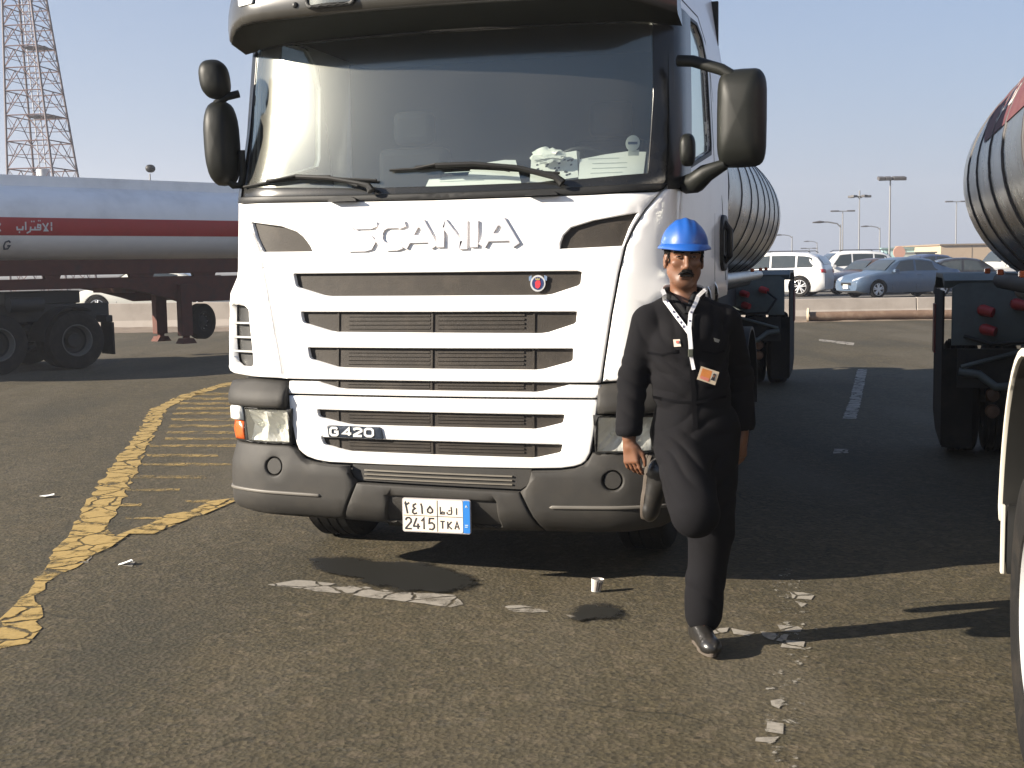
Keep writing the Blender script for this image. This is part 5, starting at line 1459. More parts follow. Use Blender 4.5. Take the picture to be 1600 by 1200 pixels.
# ================================================================ low wall, raised car park, rubble
M_conc = mat('pale_concrete', (0.33, 0.29, 0.25), 0.85, var=0.12, scale=1.5, bump=0.15, bscale=20, dirt=(0.20, 0.17, 0.14), dirt_amt=0.5, dirt_scale=1.2)
M_lot = mat('car_park_asphalt', (0.085, 0.078, 0.068), 0.9, var=0.2, scale=0.6, bump=0.2, bscale=30)
rn = random.Random(11)
def wallseg(x0, x1, h, lab, yy=36.2):
    o = obj('concrete_barrier', MB().prism([(0, 0.0), (0.0, 0.10), (0.10, 0.28), (0.15, h), (0.37, h), (0.42, 0.28), (0.52, 0.10), (0.52, 0.0)], lambda a, b, d: (x0+0.01+(x1-x0-0.02)*d, yy+a, b), 0.0, 1.0), M_conc, None, smooth=0, bevel=0.015)
    tag(o, lab, 'barrier', 'low concrete barrier segments along the car park')
xw = [-19, -14.6, -10.2, -5.8, -1.4, 3.0, 7.4, 11.8, 16.2, 20.6]
labs = ['low concrete barrier segment at the left photo edge, seen under the white tank trailer',
        'low concrete barrier segment below the front wheel of the white saloon',
        'low concrete barrier segment beside the landing legs of the white tank trailer',
        None, None, 'low concrete barrier segment below the white sport utility car',
        'low concrete barrier segment in front of the blue-grey saloon',
        'low concrete barrier segment partly hidden by the bogie of the right tank trailer', None]
for i in range(9):
    if labs[i]:
        wallseg(xw[i], xw[i+1], 0.78 if xw[i] < 0 else 0.60, labs[i])
lot = struct(obj('car_park', MB().bx(-80, 120, 36.9, 400, -0.5, 0.30), M_lot, None, smooth=0))
M_log = mat('rusty_pipe', (0.16, 0.10, 0.065), 0.8, var=0.3, scale=3, bump=0.3, dirt=(0.32, 0.25, 0.18), dirt_amt=0.5)
mb = MB().use(M_log).tube([(8.35, 35.0, 0.15), (11.0, 35.05, 0.16), (14.0, 34.9, 0.14), (16.3, 34.95, 0.15)], 0.13, 14, cap=False)
mb.use(mat('pipe_rim', (0.55, 0.45, 0.33), 0.7))
mb.lathe([(0.06, -0.03), (0.20, -0.03), (0.20, 0.03), (0.06, 0.03)], 20, Matrix.Translation((8.33, 35.0, 0.19)) @ Matrix.Rotation(R(72), 4, 'Z'), closed=True)
tag(obj('old_pipe', mb, None, None, smooth=50), 'rusty flanged pipe lying on the ground along the barrier on the right', 'pipe')
# strip of sand and rubble at the foot of the wall
M_sand = mat('dusty_rubble', (0.17, 0.13, 0.095), 0.95, var=0.3, scale=4, bump=0.5, bscale=12)
mb = MB(); nx = 160
for i in range(nx+1):
    x = -20+38*i/nx
    for j, (yy, zz) in enumerate(((34.9, 0.006), (35.3, 0.10), (35.8, 0.16), (36.2, 0.10))):
        q = mnoise.noise(Vector((x*1.3, j*3.1, 0)))
        mb.v.append(Vector((x, yy+0.35*q-(0.2 if j == 0 else 0), max(0.006, zz*(0.45+1.1*q)) if j else 0.006)))
for i in range(nx):
    for j in range(3): mb.face([i*4+j, (i+1)*4+j, (i+1)*4+j+1, i*4+j+1])
struct(obj('rubble', mb, M_sand, None, smooth=60), 'stuff')

# ================================================================ cars
def car(name, label, cat, loc, rotz, length, width, height, col, style='saloon', plate=True, group=None, wheel_r=0.32):
    """nose towards +X"""
    T = thing(name, label, cat, loc, rotz, group)
    L2, Wd, H = length/2, width/2, height
    body = mat('car_paint_'+name+'_'+str(len(MATS)), col, 0.30, metal=0.25 if max(col) < 0.6 else 0.0, var=0.04, coat=0.6, dirt=(0.3, 0.27, 0.23), dirt_amt=0.15)
    if style == 'saloon':
        zb = [(-1.0, .60, .60), (-.985, .62, .66), (-.93, .63, .69), (-.80, .64, .715), (-.62, .64, .80), (-.40, .645, .955), (-.20, .645, .995), (.02, .64, 1.0), (.20, .63, .965), (.34, .62, .84), (.50, .61, .66), (.62, .60, .635), (.80, .56, .58), (.92, .50, .515), (.985, .44, .45), (1.0, .40, .41)]
    elif style == 'van':
        zb = [(-1.0, .55, .75), (-.985, .58, .93), (-.93, .58, .98), (-.70, .58, 1.0), (-.2, .58, 1.0), (.2, .57, .99), (.36, .56, .93), (.52, .56, .66), (.62, .56, .60), (.85, .54, .56), (.97, .45, .47), (1.0, .38, .39)]
    else:
        zb = [(-1.0, .55, .58), (-.985, .60, .66), (-.95, .63, .76), (-.86, .635, .90), (-.70, .63, .975), (-.40, .615, .998), (-.10, .61, 1.0), (.12, .60, .98), (.26, .595, .88), (.42, .59, .68), (.52, .585, .625), (.80, .56, .585), (.94, .50, .52), (.99, .43, .44), (1.0, .38, .39)]
    zl = 0.17/1.0
    st = []
    for (x, b_, t_) in zb:
        e = abs(x)
        w = Wd*(1 - 0.16*max(0, (e-0.78)/0.22)**2.2)
        zl_ = 0.18+0.10*max(0, (e-0.85)/0.15)
        tw = w*(0.80 if t_-b_ > 0.12 else 0.90-0.1*(t_-b_)/0.12)
        zbelt, ztop = b_*H, max(t_*H, b_*H+0.012)
        st.append((x*L2, w, zl_, zbelt, ztop, tw))
    def ring(s):
        x, w, z0, z1, z2, tw = s
        m_ = z0+(z1-z0)*0.5
        half = [(w*0.55, z0), (w*0.90, z0+0.01), (w*0.965, z0+0.08), (w*0.99, z0+(z1-z0)*0.35), (w, m_+0.02), (w*0.985, z1-0.06), (w*0.955, z1), (tw+(w*0.955-tw)*0.12, z1+(z2-z1)*0.88), (tw*0.88, z2-0.004), (tw*0.5, z2+0.012), (0, z2+0.018)]
        return [(x, y, z) for y, z in half] + [(x, -y, z) for y, z in reversed(half[:-1])]
    mb = MB(); rings = [ring(s) for s in st]; m = len(rings[0])
    for r in rings: mb.v.extend([Vector(p) for p in r])
    for i in range(len(rings)-1):
        for j in range(m):
            mb.face([i*m+j, i*m+(j+1) % m, (i+1)*m+(j+1) % m, (i+1)*m+j])
    mb.face([j for j in range(m)]); mb.face([(len(rings)-1)*m+j for j in reversed(range(m))])
    o = obj('body', mb, body, T, smooth=38)
    wx = (L2*0.62, -L2*0.60)
    # wheel arches cut through the flanks
    for x in wx:
        for sg in (-1, 1):
            cut = MB().lathe([(0.001, -0.3), (wheel_r*1.17, -0.3), (wheel_r*1.17, 0.3), (0.001, 0.3)], 28, Matrix.Translation((x, sg*Wd, wheel_r)))
            co = obj('cut', cut, None, None, smooth=0)
            co.parent = T
            md = o.modifiers.new('arch', 'BOOLEAN'); md.object = co; md.operation = 'DIFFERENCE'; md.solver = 'EXACT'
    bpy.context.view_layer.update()
    dg = bpy.context.evaluated_depsgraph_get()
    me = bpy.data.meshes.new_from_object(o.evaluated_get(dg))
    o.modifiers.clear(); o.data = me
    for ch in [c for c in T.children if c.name.startswith('cut')]:
        bpy.data.objects.remove(ch, do_unlink=True)
    def at(x):
        for a, c in zip(st, st[1:]):
            if a[0] <= x <= c[0]:
                t = (x-a[0])/(c[0]-a[0]); return [p+(q-p)*t for p, q in zip(a, c)]
        return list(st[-1] if x > 0 else st[0])
    def sidemap(sg, off=0.006):
        def f(x, v, d):
            s = at(x); y1, z1 = s[1]*0.955, s[3]; y2, z2 = s[5]+(s[1]*0.955-s[5])*0.12, s[3]+(s[4]-s[3])*0.88
            return (x, sg*(y1+(y2-y1)*v+off-d), z1+(z2-z1)*v)
        return f
    def flank(sg, off=0.005):
        def f(x, z, d):
            s = at(x); w = s[1]; z0, z1 = s[2], s[3]
            u = (z-z0)/(z1-z0)
            pts = [(0, .90), (0.1, .965), (.35, .99), (.55, 1.0), (.9, .985), (1.0, .955)]
            k = .99
            for (a, p), (c, q) in zip(pts, pts[1:]):
                if a <= u <= c: k = p+(q-p)*(u-a)/(c-a)
            return (x, sg*(w*k+off-d), z)
        return f
    gx = {'saloon': [(-.60, -.10), (-.06, .38)], 'suv': [(-.84, -.55), (-.52, -.12), (-.09, .33)], 'van': [(-.93, -.50), (-.46, -.02), (.02, .46)]}[style]
    for sg in (-1, 1):
        for k, (a, c) in enumerate(gx):
            a, c = a*L2, c*L2
            if k == 0: P = [(a+0.10*L2*(1 if style == 'saloon' else 0.4), .10), (c, .10), (c, .93), (a+0.18*L2*(1.0 if style == 'saloon' else 0.3), .90), (a+0.04, .35)]
            elif k == len(gx)-1: P = [(a, .10), (c-0.03, .10), (c-0.12*L2, .60), (c-0.20*L2, .92), (a, .93)]
            else: P = [(a, .10), (c, .10), (c, .93), (a, .93)]
            obj('side_window', MB().panel(P, [], sidemap(sg), step=0.15, thick=0.0, roll=0, seg=0.15), M_cglass2, T, smooth=60)
        for xx in [q[1]*L2+0.02 for q in gx[:-1]]+[gx[-1][1]*L2*0.95]:
            z1 = at(xx)[3]
            obj('door_seam', MB().strokes([[(xx, z1-0.02), (xx+0.01, 0.50), (xx-0.02, 0.30)]], 0.010, flank(sg, 0.001), d0=0, d1=0.001), M_black, T, smooth=0)
        for xx in [q[1]*L2-0.18 for q in gx[:-1]][:2]:
            z1 = at(xx)[3]
            obj('door_handle', MB().tube([flank(sg)(xx, z1-0.10, -0.01), flank(sg)(xx+0.16, z1-0.10, -0.01)], 0.014, 6), body, T)
        s = at(gx[-1][1]*L2*0.80)
        mp = pod(MB(), (gx[-1][1]*L2*0.86, sg*(s[1]+0.06), s[3]+0.07), 0.10, 0.07, 0.10, n=3)
        obj('wing_mirror', mp, body, T, smooth=60)
        for x in wx:
            wh = bpy.data.objects.new('wheel', None); COL.objects.link(wh); wh.parent = T
            M = Matrix.Translation((x, sg*(Wd-0.115), wheel_r)) @ (Matrix.Identity(4) if sg > 0 else Matrix.Rotation(math.pi, 4, 'Z'))
            h = 0.10; rr = wheel_r; ri = rr*0.70
            obj('tyre', MB().lathe([(ri, -h), (rr*0.93, -h), (rr, -h*0.75), (rr, h*0.75), (rr*0.93, h), (ri, h)], 36, M), M_rubber, wh, smooth=40)
            mbr = MB().use(M_dmetal).lathe([(ri, h*0.9), (ri*0.97, h*0.5), (ri*0.9, -h*0.2), (0.0, -h*0.2)], 28, M)
            mbr.use(M_alloy)
            mbr.lathe([(ri, h*0.92), (ri*0.93, h*0.98), (ri*0.88, h*0.55)], 28, M)
            for k in range(5):
                a = 2*math.pi*k/5+0.3
                p = M @ Vector((0, h*0.75, 0))
                q1 = M @ Vector((ri*0.92*math.cos(a-0.2), h*0.75, ri*0.92*math.sin(a-0.2)))
                q2 = M @ Vector((ri*0.92*math.cos(a+0.2), h*0.75, ri*0.92*math.sin(a+0.2)))
                mbr.tube([p, q1], [0.030, 0.022], 6); mbr.tube([p, q2], [0.030, 0.022], 6)
            obj('rim', mbr, None, wh, smooth=35)
    # windscreen and rear window
    def cross(xa, xb, off):
        def f(u, v, d):       # u across -1..1 , v from xa to xb
            x = xa+(xb-xa)*v; s = at(x)
            y = s[5]*0.92*u*(1.0+0.16*(1-(s[4]-s[3])/(0.4*H)) if s[4]-s[3] > 0 else 1)
            y = max(-s[1]*0.93, min(s[1]*0.93, y))
            return (x+(0.012 if xb < xa else -0.012), y, s[4]+0.010+0.014*(1-u*u)+off)
        return f
    fwd = {'saloon': (.49, .22), 'suv': (.42, .16), 'van': (.52, .24)}[style]
    rear = {'saloon': (-.78, -.46), 'suv': (-.975, -.86), 'van': (-.99, -.94)}[style]
    obj('windscreen', MB().panel([(-.98, .04), (.98, .04), (.93, .94), (-.93, .94)], [], cross(fwd[0]*L2, fwd[1]*L2, 0.004), step=0.12, thick=0, roll=0, seg=0.15), M_cglass2, T, smooth=60)
    obj('rear_window', MB().panel([(-.93, .06), (.93, .06), (.90, .94), (-.90, .94)], [], cross(rear[0]*L2, rear[1]*L2, 0.004), step=0.12, thick=0, roll=0, seg=0.15), M_cglass2, T, smooth=60)
    # ends: bumper lines, lamps, grille, plates
    bvb = BVHTree.FromPolygons([v.co.copy() for v in o.data.vertices], [tuple(p.vertices) for p in o.data.polygons])
    def nose(sgx, off=0.008):
        def f(y, z, d):
            e = 1.0
            h_ = bvb.ray_cast(Vector((sgx*6, y, z)), Vector((-sgx, 0, 0)))
            x = abs(h_[0].x) if h_[0] is not None and h_[0].x*sgx > L2*0.5 else L2*(1-0.10*(abs(y)/Wd)**2.4)
            return (sgx*(x+off-d), y, z)
        return f
    for sg in (-1, 1):
        zf = st[-4][3]
        obj('headlamp', MB().panel([(sg*Wd*0.46, zf-0.20), (sg*Wd*0.80, zf-0.13), (sg*Wd*0.86, zf-0.02), (sg*Wd*0.62, zf-0.05), (sg*Wd*0.46, zf-0.12)], [], nose(1, 0.015), step=0.05, thick=0.04, roll=0.008, seg=0.05), M_headl, T, smooth=50)
        zr = st[2][3]
        obj('tail_lamp', MB().panel([(sg*Wd*0.62, zr-0.18), (sg*Wd*0.90, zr-0.16), (sg*Wd*0.90, zr-0.02), (sg*Wd*0.66, zr-0.03)], [], nose(-1, 0.02), step=0.05, thick=0.05, roll=0.010, seg=0.05), M_red, T, smooth=50)
    obj('grille', MB().panel([(-Wd*0.38, 0.46), (Wd*0.38, 0.46), (Wd*0.46, 0.58), (-Wd*0.46, 0.58)], [], nose(1, 0.004), step=0.1, thick=0.06, roll=0.01, seg=0.1), M_black, T, smooth=40)
    obj('lower_grille', MB().panel([(-Wd*0.5, 0.26), (Wd*0.5, 0.26), (Wd*0.42, 0.37), (-Wd*0.42, 0.37)], [], nose(1, 0.0), step=0.1, thick=0.06, roll=0.01, seg=0.1), M_black, T, smooth=40)
    if plate:
        obj('front_plate', MB().box((L2+0.015, 0, 0.43), (0.02, 0.32, 0.15)), M_plw, T, smooth=0)
    obj('rear_plate', MB().box((-L2-0.005, 0, 0.62), (0.02, 0.34, 0.16)), M_plw, T, smooth=0)
    if style != 'saloon':
        for sg in (-1, 1):
            obj('roof_rail', MB().tube([(-L2*0.75, sg*Wd*0.70, H*0.99), (-L2*0.70, sg*Wd*0.70, H+0.05), (L2*0.05, sg*Wd*0.70, H+0.055), (L2*0.12, sg*Wd*0.70, H*0.99)], 0.016, 6), M_black, T)
    return T
M_cglass2 = mat('dark_car_glass', (0.035, 0.042, 0.042), 0.06, var=0.1, coat=0.8, dirt=(0.12, 0.11, 0.10), dirt_amt=0.2)
M_alloy = mat('alloy_rim', (0.68, 0.68, 0.68), 0.3, metal=0.5, var=0.05)
M_headl = mat('car_headlamp', (0.72, 0.74, 0.76), 0.12, metal=0.4, var=0.1, coat=1.0)
M_plw = mat('car_plate_white', (0.66, 0.62, 0.55), 0.5, var=0.05)
Z = 0.30
car('parked_car', 'blue-grey saloon car parked nose to the left behind the low wall', 'car', (14.50, 46.8, Z), R(180+17), 4.45, 1.70, 1.47, (0.075, 0.115, 0.175), 'saloon')
car('parked_car', 'white sport utility car with five-spoke wheels, its tail towards the right trailer', 'car', (10.45, 50.4, Z), R(180-27), 4.75, 1.90, 1.74, (0.78, 0.77, 0.75), 'suv', wheel_r=0.39)
car('parked_car', 'white estate car seen only above the dark hatchback, behind the blue-grey saloon bonnet', 'car', (14.9, 56.5, Z), R(180+4), 4.6, 1.85, 1.80, (0.72, 0.71, 0.69), 'suv', wheel_r=0.36)
car('parked_car', 'small dark brown car squeezed between the white sport utility car and the blue-grey saloon', 'car', (15.0, 51.8, Z), R(180+20), 4.0, 1.65, 1.45, (0.08, 0.05, 0.04), 'saloon')
car('parked_car', 'white boxy car with two big side windows just left of the right-hand tanker', 'car', (22.0, 54.5, Z), R(180+10), 4.7, 1.85, 1.78, (0.72, 0.70, 0.66), 'van', wheel_r=0.37)
car('parked_car', 'dark blue saloon whose roof shows above the blue-grey saloon boot', 'car', (20.0, 60.5, Z), R(180+12), 4.4, 1.72, 1.62, (0.05, 0.07, 0.13), 'saloon')
car('parked_car', 'black car with a bright headlamp behind the tail of the blue-grey saloon', 'car', (17.9, 49.6, Z), R(-6), 4.3, 1.72, 1.42, (0.02, 0.02, 0.022), 'saloon')
car('parked_car', 'cream white saloon seen under the white tank trailer, alloy wheel above the barrier', 'car', (-11.35, 39.6, Z-0.02), R(180+2), 4.75, 1.85, 1.48, (0.70, 0.68, 0.60), 'saloon', wheel_r=0.34)

# ================================================================ lamp posts
M_post = mat('galvanised_post', (0.20, 0.20, 0.20), 0.6, metal=0.2, var=0.1)
M_lampb = mat('lamp_head_grey', (0.075, 0.07, 0.068), 0.5, var=0.1)
def post(label, x, y, h, kind, grp='lamp posts of the car park'):
    T = thing('lamp_post', label, 'lamp post', (x, y, 0), 0, grp)
    r = 0.07 if y < 120 else 0.09
    obj('pole', MB().tube([(0, 0, 0), (0, 0, 0.6), (0, 0, h)], [r*1.4, r, r*0.6], 10), M_post, T)
    if kind == 'twin':
        obj('cross_arm', MB().tube([(-0.75, 0, h), (0.75, 0, h+0.05)], 0.05, 6), M_post, T)
        for sx in (-0.62, -0.18, 0.32, 0.72):
            obj('floodlight', MB().box((sx, -0.15, h+0.10), (0.42, 0.45, 0.22), Matrix.Rotation(R(12), 3, 'X')), M_lampb, T, smooth=0, bevel=0.04)
    elif kind == 'crown':
        obj('crown_ring', MB().lathe([(0.5, -0.04), (0.56, 0), (0.5, 0.04), (0.44, 0)], 20, Matrix.Translation((0, 0, h)) @ Matrix.Rotation(R(90), 4, 'X'), closed=True), M_post, T)
        for k in range(5):
            a = 2*math.pi*k/5
            obj('floodlight', MB().box((0.75*math.cos(a), 0.75*math.sin(a), h), (0.5, 0.36, 0.2), Matrix.Rotation(a, 3, 'Z')), M_lampb, T, smooth=0, bevel=0.04)
        obj('finial', MB().tube([(0, 0, h), (0, 0, h+0.5)], 0.07, 8), M_post, T)
    elif kind == 'arm':
        obj('arm', MB().tube([(0, 0, h-0.2), (-0.25, 0, h+0.05), (-0.9, 0, h+0.18), (-1.3, 0, h+0.18)], 0.05, 8), M_post, T)
        obj('lamp_head', MB().tube([(-1.2, 0, h+0.18), (-1.5, 0, h+0.19), (-2.0, 0, h+0.15)], [0.10, 0.16, 0.07], 10, flat=(1, 0.6)), M_lampb, T)
    else:
        obj('cross_arm', MB().tube([(-0.7, 0, h), (0.7, 0, h)], 0.06, 6), M_post, T)
        for sx in (-0.9, 0.9):
            obj('lamp_head', MB().box((sx, 0, h+0.02), (0.9, 0.35, 0.16)), M_lampb, T, smooth=0, bevel=0.04)
    return T
post('tallest lamp post with a row of floodlights, above the blue-grey saloon', 24.2, 80, 6.7, 'twin')
post('lamp post with a crown of floodlights, second tallest, left of the tallest one', 30.6, 110, 7.2, 'crown')
post('thin T-shaped lamp post just left of the crown lamp post', 37.1, 140, 7.1, 't')
post('lamp post with a single curved arm above the white sport utility car', 23.7, 90, 4.25, 'arm')
post('thin T-shaped lamp post rising beside the right-hand tanker', 53.3, 150, 8.4, 't')
post('short single-arm lamp post next to the steel trailer tank', 32.6, 145, 4.5, 'arm')
post('tiny faint T-shaped lamp post farthest away, right of the short single-arm one', 47.7, 200, 3.6, 't')
post('thin single-arm lamp post half behind the tallest lamp post', 38.9, 132, 5.0, 'arm')
post('faint lamp post low over the white estate car, left of the curved-arm lamp post', 46.5, 190, 4.4, 'arm')
T = thing('lamp_post', 'dark spotlight on a thin stick rising over the white tank trailer', 'lamp post', (-17.05, 60, 0), 0)
obj('pole', MB().tube([(0, 0, 0), (0, 0, 6.3)], [0.05, 0.035], 8), M_post, T)
obj('lamp_head', pod(MB(), (0.02, 0, 6.55), 0.22, 0.19, 0.18, n=2.2).tube([(0.1, -0.1, 6.5), (0.28, -0.12, 6.5)], [0.12, 0.03], 8), M_black, T, smooth=50)
# round board on a post
T = thing('round_sign', 'pinkish round sign board standing behind the blue-grey saloon roof', 'sign', (18.0, 58, 0.3))
obj('board', MB().lathe([(0, -0.02), (0.28, -0.02), (0.29, 0), (0.28, 0.02), (0, 0.02)], 28, Matrix.Translation((0, 0, 1.72))), mat('sun_bleached_pink', (0.50, 0.29, 0.22), 0.7, var=0.08), T)
obj('post', MB().tube([(0, 0.05, 0), (0, 0.05, 1.85)], 0.03, 8), M_post, T)
# far buildings
def bld(name, label, x0, x1, y, h, dep, colr, bands, cat='building'):
    T = thing(name, label, cat, ((x0+x1)/2, y, 0))
    w = (x1-x0)/2
    obj('wall', MB().bx(-w, w, 0, dep, 0, h), mat(name+'_wall', colr, 0.8, var=0.08, scale=0.6), T, smooth=0)
    obj('roof_edge', MB().bx(-w-0.15, w+0.15, -0.15, dep+0.15, h, h+0.14), mat(name+'_trim', [c*0.5 for c in colr], 0.8), T, smooth=0)
    for k in range(bands):
        xx = -w+2*w*(k+0.5)/bands
        obj('panel_joint', MB().bx(xx-0.03, xx+0.03, -0.02, 0.0, 0.2, h), mat(name+'_trim', [c*0.5 for c in colr], 0.8), T, smooth=0)
bld('site_fence', 'pale turquoise sheet fence far behind the cars', 38.6, 45.4, 130, 2.75, 0.3, (0.36, 0.55, 0.55), 7, 'fence')
bld('long_building', 'low beige building beyond the boxy white car, under the right tank', 41.9, 60, 122, 2.95, 14, (0.42, 0.32, 0.22), 3)
bld('far_shed', 'low dark shed on the horizon behind the round sign', 38.2, 40.0, 118, 2.2, 6, (0.12, 0.13, 0.12), 2)
# distant shrub line right behind the cars
def shrub(label, x, y, w, h, seed):
    rn = random.Random(seed)
    T = thing('shrub', label, 'shrub', (x, y, 0.0), 0, 'far shrubs behind the cars')
    mb = MB()
    for k in range(420):
        a = rn.uniform(0, 6.28); e = rn.uniform(-0.2, 1.4); rr = rn.uniform(0.45, 1)**0.5
        c = Vector((math.cos(a)*math.cos(e)*w*rr, math.sin(a)*math.cos(e)*w*rr, 0.5+max(0, math.sin(e))*h*rr))
        n_ = Vector((rn.gauss(0, 1), rn.gauss(0, 1), rn.gauss(0, 1))).normalized()
        u_ = n_.orthogonal().normalized()*0.12; v_ = n_.cross(u_).normalized()*0.07
        mb.add([c-u_-v_, c+u_-v_*0.3, c+u_+v_, c-u_*0.4+v_], [(0, 1, 2, 3)])
    obj('crown', mb, mat('dusty_leaves', (0.05, 0.06, 0.035), 0.8, var=0.4, scale=3), T, smooth=0)
    obj('stem', MB().tube([(0, 0, 0), (0, 0, 0.9)], [0.08, 0.04], 6), mat('shrub_bark', (0.10, 0.07, 0.05), 0.9), T)
shrub('dusty shrub tuft between the white estate car and the blue-grey saloon roof', 31.0, 105, 1.5, 1.8, 3)

# ================================================================ lattice mast
TX, TY = -32.7, 90.0
T = thing('lattice_tower', 'tall four-legged steel lattice mast rising behind the white tank trailer', 'tower', (TX, TY, 0), 0)
M_lat = mat('mast_steel', (0.11, 0.060, 0.055), 0.6, metal=0.2, var=0.2)
M_lat2 = mat('mast_leg_steel', (0.075, 0.055, 0.06), 0.6, metal=0.2, var=0.2)
TH = 40.4
def tw_half(z): return 3.15*(1-z/TH*0.99)
rotT = R(-10)
def tp(i, z):
    h = tw_half(z)
    a = rotT + R(45+90*i); r = h*0.98
    return Vector((r*math.cos(a) - 0.055*z, r*math.sin(a), z))
lv = [0.0]; 
while lv[-1] < 34: lv.append(lv[-1]+max(1.35, tw_half(lv[-1])*0.78))
for i in range(4):
    obj('leg', MB().tube([tp(i, z) for z in lv], 0.085, 8), M_lat2, T)
for i in range(4):
    mb = MB()
    for a, c in zip(lv, lv[1:]):
        p0, p1, q0, q1 = tp(i, a), tp((i+1) % 4, a), tp(i, c), tp((i+1) % 4, c)
        m1 = (q0+q1)/2; mm = (p0+p1)/2
        mb.tube([p0, m1], 0.035, 5); mb.tube([p1, m1], 0.035, 5)
        mb.tube([q0, q1], 0.045, 5); mb.tube([(p0+q0)/2, (p0+m1)/2, (p1+m1)/2, (p1+q1)/2], 0.025, 4)
        # redundant members
        mb.tube([(p0+m1)/2, p0+(q0-p0)*0.5], 0.022, 4); mb.tube([(p1+m1)/2, p1+(q1-p1)*0.5], 0.022, 4)
        mb.tube([(p0+m1)/2, (q0*0.98+q1*0.02)], 0.022, 4); mb.tube([(p1+m1)/2, (q1*0.98+q0*0.02)], 0.022, 4)
    obj('face_bracing', mb, M_lat, T)
for k, z in enumerate(lv[3::3]):
    hx = tw_half(z)
    obj('rest_platform', MB().box((tp(0, z).x*0.5+tp(2, z).x*0.5+0.5, 0, z), (hx*0.9, hx*0.8, 0.08)), M_lat2, T, smooth=0)
def cx(z): return (tp(0, z).x+tp(2, z).x)/2
mb = MB()
for dx in (-0.22, 0.22):
    mb.tube([(cx(0)+dx+0.1, -0.2, 0), (cx(34)+dx+0.1, -0.2, 34)], 0.045, 6)
z = 0.5
while z < 33:
    mb.tube([(cx(z)-0.12, -0.2, z), (cx(z)+0.32, -0.2, z)], 0.02, 4); z += 0.45
obj('cable_ladder', mb, mat('cable_tray_grey', (0.34, 0.34, 0.36), 0.6), T)
obj('equipment_drum', MB().tube([(cx(8)+0.1, -0.2, 6.8), (cx(9)+0.1, -0.2, 9.0)], 0.45, 16), mat('white_drum_paint', (0.6, 0.6, 0.6), 0.5), T)

